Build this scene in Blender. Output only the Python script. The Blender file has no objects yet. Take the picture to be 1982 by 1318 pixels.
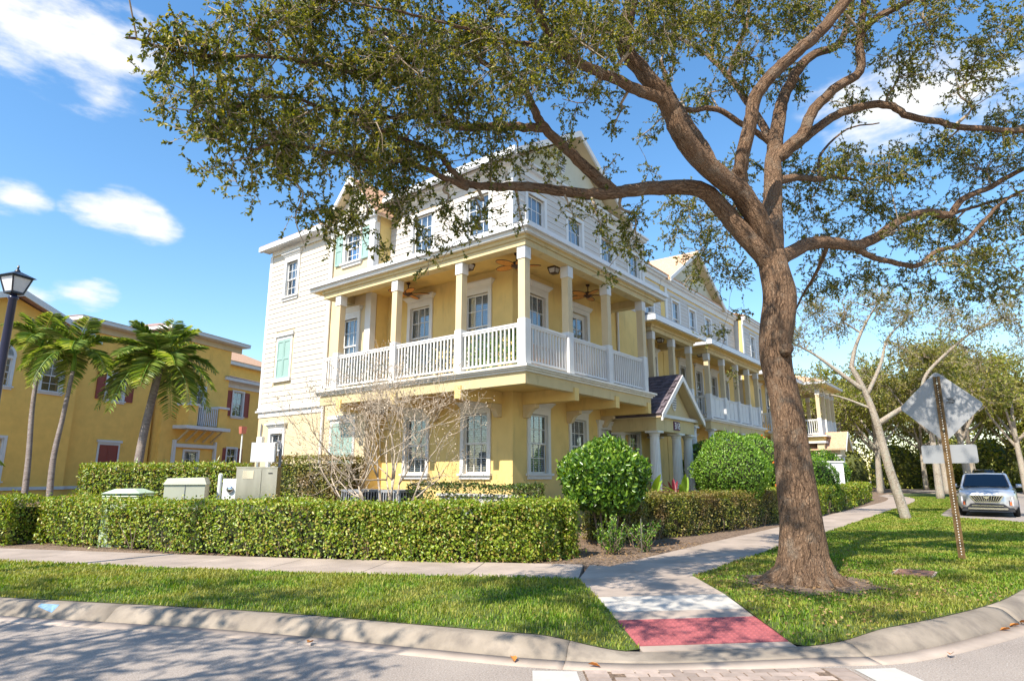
import bpy, math, random
import numpy as np
from mathutils import Matrix, Vector, geometry

# ---------------------------------------------------------------- camera, sky, sun
SC = bpy.context.scene
COL = SC.collection
rnd = random.Random(11)
rng = np.random.default_rng(11)
R = math.radians

cam_d = bpy.data.cameras.new('camera')
cam = bpy.data.objects.new('camera', cam_d)
COL.objects.link(cam)
cam.location = (0, 0, 1.6)
cam.rotation_euler = (R(90 + 12.21), 0, R(37.7 - 90))
cam_d.sensor_width = 36
cam_d.lens = 22.07
cam_d.clip_start = 0.05
cam_d.clip_end = 2000
SC.camera = cam

SUN_EL, SUN_AZ = 46.0, 3.5            # light travels along +x, a little to +y
vs = SC.view_settings
vs.view_transform = 'Standard'
vs.look = 'None'
vs.gamma = 1.0
vs.exposure = 0.8
vs.use_curve_mapping = False
SC.cycles.use_denoising = True
SC.cycles.max_bounces = 8
SC.cycles.transparent_max_bounces = 12
SC.cycles.sample_clamp_indirect = 6

world = bpy.data.worlds.new('World')
SC.world = world
world.use_nodes = True
wn = world.node_tree
wn.nodes.clear()


def nd(tree, typ, **kw):
    n = tree.nodes.new(typ)
    for k, v in kw.items():
        if k.startswith('i_'):
            n.inputs[k[2:].replace('_', ' ')].default_value = v
        elif k.startswith('n_'):
            n.inputs[int(k[2:])].default_value = v
        else:
            setattr(n, k, v)
    return n


def math_n(tree, op, a, b=None, clamp=False):
    n = tree.nodes.new('ShaderNodeMath')
    n.operation = op
    n.use_clamp = clamp
    for i, v in enumerate((a, b)):
        if v is None:
            continue
        if isinstance(v, (int, float)):
            n.inputs[i].default_value = v
        else:
            tree.links.new(v, n.inputs[i])
    return n.outputs[0]


sky = nd(wn, 'ShaderNodeTexSky', sky_type='NISHITA', sun_disc=False, sun_elevation=R(SUN_EL), sun_rotation=R(270 + SUN_AZ),
         air_density=1.3, dust_density=0.3, ozone_density=3.0, altitude=0)
hs = nd(wn, 'ShaderNodeHueSaturation')
hs.inputs['Saturation'].default_value = 1.22
wn.links.new(sky.outputs[0], hs.inputs['Color'])
bg = nd(wn, 'ShaderNodeBackground')
bg.inputs[1].default_value = 0.14
wn.links.new(hs.outputs[0], bg.inputs[0])
cloud_bg = nd(wn, 'ShaderNodeBackground')
cloud_bg.inputs[0].default_value = (1, 1, 1, 1)
cloud_bg.inputs[1].default_value = 0.66
tc = nd(wn, 'ShaderNodeTexCoord')
mp = nd(wn, 'ShaderNodeMapping')
mp.inputs['Scale'].default_value = (1, 1, 2.6)
wn.links.new(tc.outputs['Generated'], mp.inputs[0])
n1 = nd(wn, 'ShaderNodeTexNoise', i_Scale=13.0, i_Detail=9.0, i_Roughness=0.58)
wn.links.new(mp.outputs[0], n1.inputs['Vector'])
n2 = nd(wn, 'ShaderNodeTexNoise', i_Scale=2.1, i_Detail=2.0)
wn.links.new(mp.outputs[0], n2.inputs['Vector'])
# fair-weather cumulus: soft lumps at the places they drift over the street, torn by noise
CLOUDS = [((0.176, 0.834, 0.523), 0.15, 1.0), ((0.23, 0.829, 0.51), 0.08, 0.9), ((0.241, 0.852, 0.464), 0.06, 0.5), ((0.295, 0.893, 0.34), 0.075, 1.0),
          ((0.334, 0.882, 0.332), 0.05, 0.9), ((0.285, 0.929, 0.235), 0.05, 0.85), ((0.195, 0.922, 0.334), 0.05, 0.7),
          ((0.233, 0.947, 0.22), 0.04, 0.7), ((0.881, 0.049, 0.471), 0.12, 0.9), ((0.884, -0.016, 0.468), 0.10, 0.8), ((0.864, 0.104, 0.492), 0.08, 0.7),
          ((-0.5, 0.6, 0.62), 0.2, 0.9), ((0.3, -0.8, 0.5), 0.2, 0.9), ((-0.8, -0.3, 0.5), 0.22, 0.9)]
acc = None
for (d, rad, w) in CLOUDS:
    v = Vector(d).normalized()
    dp = wn.nodes.new('ShaderNodeVectorMath')
    dp.operation = 'DISTANCE'
    nrm = wn.nodes.new('ShaderNodeVectorMath')
    nrm.operation = 'MULTIPLY'
    nrm.inputs[1].default_value = (1, 1, 1.7)
    wn.links.new(tc.outputs['Generated'], nrm.inputs[0])
    wn.links.new(nrm.outputs[0], dp.inputs[0])
    dp.inputs[1].default_value = (v.x, v.y, v.z * 1.7)
    q = math_n(wn, 'MULTIPLY', math_n(wn, 'SUBTRACT', 1.0, math_n(wn, 'DIVIDE', dp.outputs['Value'], rad)), w)
    q = math_n(wn, 'MAXIMUM', q, 0.0)
    acc = q if acc is None else math_n(wn, 'MAXIMUM', acc, q)
cm = math_n(wn, 'ADD', math_n(wn, 'MULTIPLY', acc, 1.1), math_n(wn, 'MULTIPLY', math_n(wn, 'SUBTRACT', n1.outputs[0], 0.5), 2.2))
cm = math_n(wn, 'MULTIPLY', cm, math_n(wn, 'MULTIPLY', acc, 5.0, True))
ramp = nd(wn, 'ShaderNodeMapRange', interpolation_type='SMOOTHSTEP')
ramp.inputs['From Min'].default_value = 0.06
ramp.inputs['From Max'].default_value = 1.05
wn.links.new(cm, ramp.inputs[0])
mx = nd(wn, 'ShaderNodeMixShader')
wn.links.new(ramp.outputs[0], mx.inputs[0])
wn.links.new(bg.outputs[0], mx.inputs[1])
wn.links.new(cloud_bg.outputs[0], mx.inputs[2])
wo = nd(wn, 'ShaderNodeOutputWorld')
wn.links.new(mx.outputs[0], wo.inputs[0])

sun_d = bpy.data.lights.new('sun', 'SUN')
sun_d.energy = 5.0
sun_d.angle = R(0.53)
sun_d.color = (1.0, 0.92, 0.78)
sun = bpy.data.objects.new('sun', sun_d)
COL.objects.link(sun)
ld = Vector((math.cos(R(SUN_AZ)) * math.cos(R(SUN_EL)), math.sin(R(SUN_AZ)) * math.cos(R(SUN_EL)), -math.sin(R(SUN_EL))))
sun.rotation_euler = ld.to_track_quat('-Z', 'Y').to_euler()
sun.location = (-20, 0, 30)

# ---------------------------------------------------------------- materials
MATS = {}


def principled(name):
    m = bpy.data.materials.new(name)
    m.use_nodes = True
    t = m.node_tree
    b = t.nodes['Principled BSDF']
    MATS[name] = m
    return m, t, b


def setc(t, sock, c):
    if isinstance(c, tuple):
        sock.default_value = (*c[:3], 1)
    else:
        t.links.new(c, sock)


def mixc(t, fac, a, b):
    n = t.nodes.new('ShaderNodeMix')
    n.data_type = 'RGBA'
    if isinstance(fac, (int, float)):
        n.inputs[0].default_value = fac
    else:
        t.links.new(fac, n.inputs[0])
    setc(t, n.inputs[6], a)
    setc(t, n.inputs[7], b)
    return n.outputs[2]


def pos(t, scale=(1, 1, 1), obj=False):
    g = t.nodes.new('ShaderNodeTexCoord') if obj else t.nodes.new('ShaderNodeNewGeometry')
    m = t.nodes.new('ShaderNodeMapping')
    m.inputs['Scale'].default_value = scale
    t.links.new(g.outputs['Object' if obj else 'Position'], m.inputs[0])
    return m.outputs[0]


def noise(t, vec, scale, detail=4, rough=0.55):
    n = nd(t, 'ShaderNodeTexNoise', i_Scale=scale, i_Detail=detail, i_Roughness=rough)
    t.links.new(vec, n.inputs['Vector'])
    return n.outputs[0]


def rng_map(t, v, a, b, c=0.0, d=1.0):
    n = nd(t, 'ShaderNodeMapRange')
    for i, x in zip(('From Min', 'From Max', 'To Min', 'To Max'), (a, b, c, d)):
        n.inputs[i].default_value = x
    t.links.new(v, n.inputs[0])
    return n.outputs[0]


def bumpn(t, b, h, strength, dist):
    n = nd(t, 'ShaderNodeBump')
    n.inputs['Strength'].default_value = strength
    n.inputs['Distance'].default_value = dist
    t.links.new(h, n.inputs['Height'])
    t.links.new(n.outputs[0], b.inputs['Normal'])


def basic(name, col, rough=0.7, var=0.12, vs_=(1, 1, 1), vscale=2.5, bump=0.0, bscale=60, bdist=0.01, metal=0.0, spec=0.3, dirt=None, dirt_lo=0.55, island=0.0):
    m, t, b = principled(name)
    p = pos(t, vs_)
    f = rng_map(t, noise(t, p, vscale, 6), 0.3, 0.7)
    c = mixc(t, f, tuple(x * (1 - var) for x in col), tuple(min(1, x * (1 + var)) for x in col))
    if dirt:
        p2 = pos(t, (1.2, 1.2, 0.25))
        d = rng_map(t, noise(t, p2, 3.0, 8, 0.65), dirt_lo, dirt_lo + 0.2)
        c = mixc(t, math_n(t, 'MULTIPLY', d, 0.45), c, dirt)
    if island:
        g = t.nodes.new('ShaderNodeObjectInfo')
        hsv = t.nodes.new('ShaderNodeHueSaturation')
        t.links.new(rng_map(t, g.outputs['Random'], 0, 1, 1 - island, 1 + island), hsv.inputs['Value'])
        t.links.new(c, hsv.inputs['Color'])
        c = hsv.outputs[0]
    setc(t, b.inputs['Base Color'], c)
    b.inputs['Roughness'].default_value = rough
    b.inputs['Metallic'].default_value = metal
    b.inputs['Specular IOR Level'].default_value = spec
    if bump:
        bumpn(t, b, noise(t, pos(t), bscale, 5), bump, bdist)
    return m


def leafy(name, cols, trans=0.35, rough=0.42, spec=0.4, big=None):
    """leaf material: every leaf (mesh island) gets its own tone"""
    m, t, b = principled(name)
    g = t.nodes.new('ShaderNodeNewGeometry')
    r = t.nodes.new('ShaderNodeValToRGB')
    r.color_ramp.interpolation = 'LINEAR'
    el = r.color_ramp.elements
    el[0].position, el[0].color = 0, (*cols[0], 1)
    el[1].position, el[1].color = 1, (*cols[-1], 1)
    for i, c in enumerate(cols[1:-1]):
        e = el.new((i + 1) / (len(cols) - 1))
        e.color = (*c, 1)
    t.links.new(g.outputs['Random Per Island'], r.inputs[0])
    c = r.outputs[0]
    if big:
        f = rng_map(t, noise(t, pos(t), big[0], 3), 0.42, 0.62)
        c = mixc(t, math_n(t, 'MULTIPLY', f, big[2]), c, big[1])
    t.links.new(c, b.inputs['Base Color'])
    b.inputs['Roughness'].default_value = rough
    b.inputs['Specular IOR Level'].default_value = spec
    tr = t.nodes.new('ShaderNodeBsdfTranslucent')
    h = t.nodes.new('ShaderNodeHueSaturation')
    h.inputs['Hue'].default_value = 0.485
    h.inputs['Saturation'].default_value = 1.15
    h.inputs['Value'].default_value = 1.6
    t.links.new(c, h.inputs['Color'])
    t.links.new(h.outputs[0], tr.inputs[0])
    mxs = t.nodes.new('ShaderNodeMixShader')
    mxs.inputs[0].default_value = trans
    t.links.new(b.outputs[0], mxs.inputs[1])
    t.links.new(tr.outputs[0], mxs.inputs[2])
    t.links.new(mxs.outputs[0], t.nodes['Material Output'].inputs[0])
    return m


def bark(name, c1, c2, us=22, vsc=7.0, strength=1.0, lichen=None):
    """plated bark laid out along the limb (uv: metres around, metres along)"""
    m, t, b = principled(name)
    uv = t.nodes.new('ShaderNodeUVMap')
    mp_ = t.nodes.new('ShaderNodeMapping')
    mp_.inputs['Scale'].default_value = (us, vsc, 1)
    t.links.new(uv.outputs[0], mp_.inputs[0])
    nz = nd(t, 'ShaderNodeTexNoise', i_Scale=1.3, i_Detail=3.0)
    t.links.new(mp_.outputs[0], nz.inputs['Vector'])
    add = t.nodes.new('ShaderNodeVectorMath')
    add.operation = 'MULTIPLY_ADD'
    add.inputs[1].default_value = (0.7, 0.5, 0)
    t.links.new(nz.outputs['Color'], add.inputs[0])
    t.links.new(mp_.outputs[0], add.inputs[2])
    vo = nd(t, 'ShaderNodeTexVoronoi', feature='DISTANCE_TO_EDGE', i_Scale=1.0)
    t.links.new(add.outputs[0], vo.inputs['Vector'])
    plate = rng_map(t, vo.outputs[0], 0.01, 0.13)
    warp = noise(t, mp_.outputs[0], 0.55, 5, 0.65)
    sx = t.nodes.new('ShaderNodeSeparateXYZ')
    t.links.new(mp_.outputs[0], sx.inputs[0])
    wv = math_n(t, 'SINE', math_n(t, 'ADD', math_n(t, 'MULTIPLY', sx.outputs[0], 4.2), math_n(t, 'MULTIPLY', warp, 22.0)))
    furrow = rng_map(t, wv, -0.8, 0.1)
    fine = noise(t, mp_.outputs[0], 3.2, 7, 0.7)
    ridge = math_n(t, 'MULTIPLY', math_n(t, 'ADD', math_n(t, 'MULTIPLY', furrow, 0.42), math_n(t, 'MULTIPLY', plate, 0.58)), rng_map(t, fine, 0.3, 0.58, 0.2, 1.05), True)
    h = math_n(t, 'ADD', math_n(t, 'MULTIPLY', ridge, 0.9), math_n(t, 'MULTIPLY', fine, 0.3))
    c = mixc(t, ridge, c1, c2)
    pn = rng_map(t, noise(t, pos(t), 1.6, 4), 0.35, 0.7)
    c = mixc(t, math_n(t, 'MULTIPLY', pn, 0.35), c, tuple(x * 1.3 for x in c2))
    c = mixc(t, math_n(t, 'MULTIPLY', rng_map(t, fine, 0.45, 0.75), 0.4), c, tuple(x * 0.5 for x in c1))
    if lichen:
        lf = rng_map(t, noise(t, pos(t), 5.0, 5, 0.6), 0.52, 0.68)
        c = mixc(t, math_n(t, 'MULTIPLY', lf, 0.6), c, lichen)
    t.links.new(c, b.inputs['Base Color'])
    b.inputs['Roughness'].default_value = 0.9
    b.inputs['Specular IOR Level'].default_value = 0.15
    bumpn(t, b, h, strength, 0.05)
    return m


YEL = basic('stucco_yellow', (0.70, 0.51, 0.20), 0.9, 0.06, bump=0.25, bscale=90, bdist=0.006, dirt=(0.36, 0.27, 0.13), dirt_lo=0.55)
PALE = basic('stucco_pale', (0.60, 0.485, 0.31), 0.9, 0.05, bump=0.35, bscale=90, bdist=0.006)
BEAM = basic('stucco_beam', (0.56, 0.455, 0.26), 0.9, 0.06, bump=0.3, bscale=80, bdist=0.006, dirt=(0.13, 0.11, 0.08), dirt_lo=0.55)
TYMP = basic('stucco_gable', (0.55, 0.53, 0.43), 0.9, 0.05, bump=0.25, bscale=90, bdist=0.006)
SIDE = basic('siding_cream', (0.56, 0.51, 0.44), 0.65, 0.04, island=0.03, bump=0.08, bscale=30, bdist=0.004)
SIDEW = basic('siding_white', (0.54, 0.505, 0.47), 0.65, 0.04, island=0.03, bump=0.08, bscale=30, bdist=0.004)
TRIM = basic('white_trim', (0.64, 0.63, 0.62), 0.55, 0.05, dirt=(0.55, 0.53, 0.5), dirt_lo=0.64)
LEDGE = basic('white_ledge', (0.62, 0.60, 0.56), 0.6, 0.06, dirt=(0.22, 0.21, 0.2), dirt_lo=0.56)
GUTTER = basic('gutter_white', (0.60, 0.61, 0.64), 0.4, 0.04)
ROOFG = basic('roof_edge_grey', (0.25, 0.27, 0.31), 0.6, 0.1)
TEAL = basic('teal_shutter', (0.27, 0.40, 0.365), 0.55, 0.06)
RED = basic('red_shutter', (0.27, 0.065, 0.045), 0.6, 0.08)
GOLD = basic('stucco_gold', (0.85, 0.52, 0.13), 0.92, 0.07, bump=0.25, bscale=70, bdist=0.008, dirt=(0.45, 0.25, 0.07), dirt_lo=0.6)
DARK = basic('dark_interior', (0.03, 0.03, 0.035), 0.9, 0.1)  # near-black colour stands in for the shade of unlit rooms
BLIND = basic('blind_slat', (0.70, 0.70, 0.68), 0.5, 0.03)
METAL = basic('black_metal', (0.02, 0.022, 0.03), 0.35, 0.1, spec=0.5)
POST = basic('post_navy', (0.022, 0.028, 0.07), 0.28, 0.1, spec=0.55)
STEEL = basic('stainless_steel', (0.50, 0.47, 0.42), 0.28, 0.12, vs_=(1, 1, 0.2), vscale=6, metal=0.9)
BOXG = basic('box_green_grey', (0.46, 0.47, 0.38), 0.5, 0.05)
BOXL = basic('box_light_green', (0.50, 0.60, 0.44), 0.5, 0.05)
BOXW = basic('box_white', (0.66, 0.68, 0.68), 0.45, 0.05)
BOXD = basic('box_grey_side', (0.2, 0.21, 0.24), 0.45, 0.05)
ACG = basic('condenser_grey', (0.28, 0.30, 0.33), 0.5, 0.05)
CONC = basic('concrete', (0.37, 0.30, 0.25), 0.85, 0.2, vscale=1.7, bump=0.3, bscale=120, bdist=0.004, dirt=(0.24, 0.21, 0.18), dirt_lo=0.56, island=0.06)
CONCL = basic('concrete_new', (0.50, 0.46, 0.41), 0.85, 0.08, vscale=3, bump=0.3, bscale=120, bdist=0.004)
KERB = basic('kerb_concrete', (0.27, 0.225, 0.18), 0.9, 0.25, vscale=2.2, bump=0.5, bscale=70, bdist=0.006, dirt=(0.09, 0.075, 0.07), dirt_lo=0.47, island=0.05)
MULCH = basic('mulch', (0.20, 0.14, 0.10), 0.95, 0.45, vscale=14, bump=1.0, bscale=30, bdist=0.04)
SOIL = basic('lawn_soil', (0.09, 0.12, 0.03), 0.95, 0.4, vscale=5, bump=0.8, bscale=40, bdist=0.03)
RUST = basic('rusty_post', (0.13, 0.08, 0.035), 0.6, 0.5, vscale=9, metal=0.4)
ALU = basic('sign_back', (0.28, 0.285, 0.30), 0.55, 0.05, metal=0.35)
TACT = basic('tactile_red', (0.36, 0.10, 0.105), 0.8, 0.1, vscale=4, dirt=(0.4, 0.2, 0.17), dirt_lo=0.6)
PAINT = basic('road_paint', (0.48, 0.465, 0.43), 0.7, 0.08, vscale=7, dirt=(0.3, 0.29, 0.27), dirt_lo=0.55)
BRICK = basic('paver_brick', (0.36, 0.285, 0.245), 0.85, 0.15, vscale=9, island=0.22, bump=0.4, bscale=90, bdist=0.004)
FANB = basic('fan_blade_wicker', (0.62, 0.27, 0.06), 0.6, 0.15, vscale=20)
BROWN = basic('dark_bronze', (0.07, 0.04, 0.03), 0.45, 0.1)
WOOD = basic('bench_wood', (0.42, 0.24, 0.14), 0.6, 0.15, vs_=(1, 8, 8), vscale=3)
SHD = basic('shingle_dark', (0.105, 0.085, 0.10), 0.9, 0.2, vscale=12, island=0.35)
SHT = basic('shingle_tan', (0.50, 0.31, 0.20), 0.9, 0.25, vscale=10, island=0.25)
SHP = basic('shingle_mauve', (0.34, 0.22, 0.19), 0.9, 0.25, vscale=7)
NUMB = basic('number_plate', (0.10, 0.03, 0.09), 0.5, 0.05)
WHITE = basic('letter_white', (0.85, 0.85, 0.85), 0.5, 0.0)
REDP = basic('alarm_red', (0.42, 0.14, 0.10), 0.4, 0.05)
ORNG = basic('orange_sticker', (0.8, 0.30, 0.02), 0.5, 0.02)
BLUEP = basic('utility_blue_paint', (0.16, 0.27, 0.40), 0.85, 0.3, vscale=30)
FLOW = basic('orange_flower', (0.75, 0.15, 0.03), 0.6, 0.1)
DRYL = basic('dry_leaf', (0.50, 0.19, 0.04), 0.7, 0.2, vscale=30)
RUSTLID = basic('rusty_lid', (0.23, 0.12, 0.08), 0.8, 0.3, vscale=12, bump=0.4, bscale=60, bdist=0.005)
BUMPERK = basic('car_black_plastic', (0.025, 0.026, 0.03), 0.5, 0.05)
TYRE = basic('tyre_rubber', (0.018, 0.018, 0.018), 0.85, 0.1)
CHROME = basic('chrome', (0.75, 0.75, 0.77), 0.15, 0.02, metal=1.0)
ORGL = basic('marker_lamp', (0.7, 0.15, 0.05), 0.3, 0.02)
FROST = basic('lamp_frosted', (0.62, 0.62, 0.66), 0.35, 0.04)


def carpaint(name, col):
    m, t, b = principled(name)
    b.inputs['Base Color'].default_value = (*col, 1)
    b.inputs['Metallic'].default_value = 0.55
    b.inputs['Roughness'].default_value = 0.32
    b.inputs['Coat Weight'].default_value = 1.0
    b.inputs['Coat Roughness'].default_value = 0.04
    return m


CARS = carpaint('car_silver', (0.50, 0.51, 0.53))
CARB = carpaint('car_navy', (0.03, 0.045, 0.08))


def glass(name, tint, dark=0.0):
    """thin pane: reflects by Fresnel, lets the rest through with a tint"""
    m, t, b = principled(name)
    lw = nd(t, 'ShaderNodeLayerWeight')
    lw.inputs['Blend'].default_value = 0.5
    f = math_n(t, 'ADD', math_n(t, 'MULTIPLY', math_n(t, 'POWER', lw.outputs['Facing'], 4.0), 0.9), 0.09, True)
    gl = nd(t, 'ShaderNodeBsdfGlossy')
    gl.inputs['Roughness'].default_value = 0.015
    gl.inputs[0].default_value = (0.95, 0.97, 1, 1)
    tr = nd(t, 'ShaderNodeBsdfTransparent')
    tr.inputs[0].default_value = (*tint, 1)
    mm = nd(t, 'ShaderNodeMixShader')
    t.links.new(f, mm.inputs[0])
    t.links.new(tr.outputs[0], mm.inputs[1])
    t.links.new(gl.outputs[0], mm.inputs[2])
    t.links.new(mm.outputs[0], t.nodes['Material Output'].inputs[0])
    return m


GLASS = glass('window_glass', (0.74, 0.79, 0.84))
CGLASS = glass('car_glass', (0.10, 0.14, 0.2))

# asphalt with pale aggregate
ASPH, t_, b_ = principled('asphalt')
p_ = pos(t_)
sp_ = rng_map(t_, noise(t_, p_, 75, 3, 0.7), 0.5, 0.68)
lg_ = rng_map(t_, noise(t_, p_, 0.8, 6), 0.3, 0.7)
c_ = mixc(t_, lg_, (0.24, 0.195, 0.165), (0.33, 0.275, 0.235))
c_ = mixc(t_, sp_, c_, (0.46, 0.42, 0.38))
c_ = mixc(t_, rng_map(t_, noise(t_, p_, 55, 3, 0.7), 0.55, 0.72), c_, (0.10, 0.09, 0.085))
t_.links.new(c_, b_.inputs['Base Color'])
b_.inputs['Roughness'].default_value = 0.9
bumpn(t_, b_, noise(t_, p_, 130, 3), 0.5, 0.006)

OAKB = bark('oak_bark', (0.05, 0.028, 0.018), (0.46, 0.29, 0.185), lichen=(0.38, 0.30, 0.23))
PALEB = bark('pale_bark', (0.22, 0.17, 0.13), (0.46, 0.40, 0.33), 10, 12, 0.5, lichen=(0.35, 0.37, 0.30))
TWIG = basic('twig_bark', (0.34, 0.27, 0.20), 0.9, 0.25, vscale=9)
CREPE = basic('crepe_bark', (0.47, 0.385, 0.30), 0.8, 0.25, vscale=5, vs_=(1, 1, 0.3))
PALMB = bark('palm_bark', (0.17, 0.13, 0.12), (0.36, 0.31, 0.29), 3, 16, 0.6)
OAKL = leafy('oak_leaf', [(0.035, 0.055, 0.013), (0.07, 0.095, 0.02), (0.14, 0.165, 0.026), (0.24, 0.245, 0.038), (0.36, 0.32, 0.06)], 0.4, 0.4, 0.35)
FARL = leafy('street_tree_leaf', [(0.07, 0.085, 0.015), (0.15, 0.16, 0.025), (0.25, 0.24, 0.05), (0.33, 0.29, 0.08)], 0.4)
WOODL = leafy('woodland_leaf', [(0.09, 0.115, 0.02), (0.19, 0.22, 0.03), (0.30, 0.32, 0.05), (0.38, 0.32, 0.09)], 0.35)
HEDGL = leafy('hedge_leaf', [(0.05, 0.09, 0.010), (0.14, 0.22, 0.018), (0.23, 0.33, 0.025), (0.36, 0.40, 0.05), (0.30, 0.20, 0.06)], 0.3, 0.35, 0.5)
HEDGR = leafy('hedge_leaf_bronze', [(0.05, 0.075, 0.012), (0.13, 0.17, 0.02), (0.25, 0.27, 0.03), (0.34, 0.26, 0.08)], 0.3, 0.4, 0.45, big=(1.3, (0.22, 0.12, 0.06), 0.7))
BUSHL = leafy('bush_leaf', [(0.02, 0.06, 0.012), (0.06, 0.14, 0.018), (0.13, 0.25, 0.025), (0.28, 0.40, 0.05)], 0.25, 0.28, 0.55)
BRIGHTL = leafy('bright_leaf', [(0.05, 0.12, 0.015), (0.15, 0.30, 0.03), (0.30, 0.45, 0.07)], 0.3, 0.35, 0.5)
PALML = leafy('palm_leaf', [(0.07, 0.13, 0.025), (0.17, 0.26, 0.04), (0.32, 0.40, 0.08), (0.48, 0.50, 0.16)], 0.35, 0.35, 0.5)
GRASS = leafy('grass_blade', [(0.04, 0.09, 0.006), (0.09, 0.19, 0.010), (0.15, 0.27, 0.012), (0.24, 0.33, 0.03), (0.42, 0.38, 0.10)], 0.35, 0.5, 0.3, big=(1.3, (0.36, 0.30, 0.07), 0.6))
LILYL = leafy('broad_leaf', [(0.08, 0.19, 0.03), (0.22, 0.36, 0.05), (0.36, 0.46, 0.09)], 0.35, 0.35, 0.5)
TIL = leafy('ti_leaf', [(0.10, 0.012, 0.03), (0.25, 0.03, 0.05), (0.06, 0.02, 0.02)], 0.3, 0.35, 0.5)
IVYL = leafy('ivy_leaf', [(0.02, 0.045, 0.012), (0.05, 0.10, 0.02), (0.14, 0.19, 0.03), (0.07, 0.05, 0.03)], 0.3)
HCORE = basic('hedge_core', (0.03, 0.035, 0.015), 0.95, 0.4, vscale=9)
WCORE = basic('wood_core', (0.085, 0.10, 0.035), 0.95, 0.4, vscale=1.2)
HSTEM = basic('hedge_stem', (0.20, 0.15, 0.11), 0.9, 0.3, vscale=9)
DRYL2 = leafy('litter_leaf', [(0.12, 0.07, 0.03), (0.28, 0.17, 0.08), (0.40, 0.27, 0.13)], 0.1, 0.7, 0.2)
# ---------------------------------------------------------------- mesh helpers


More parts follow.
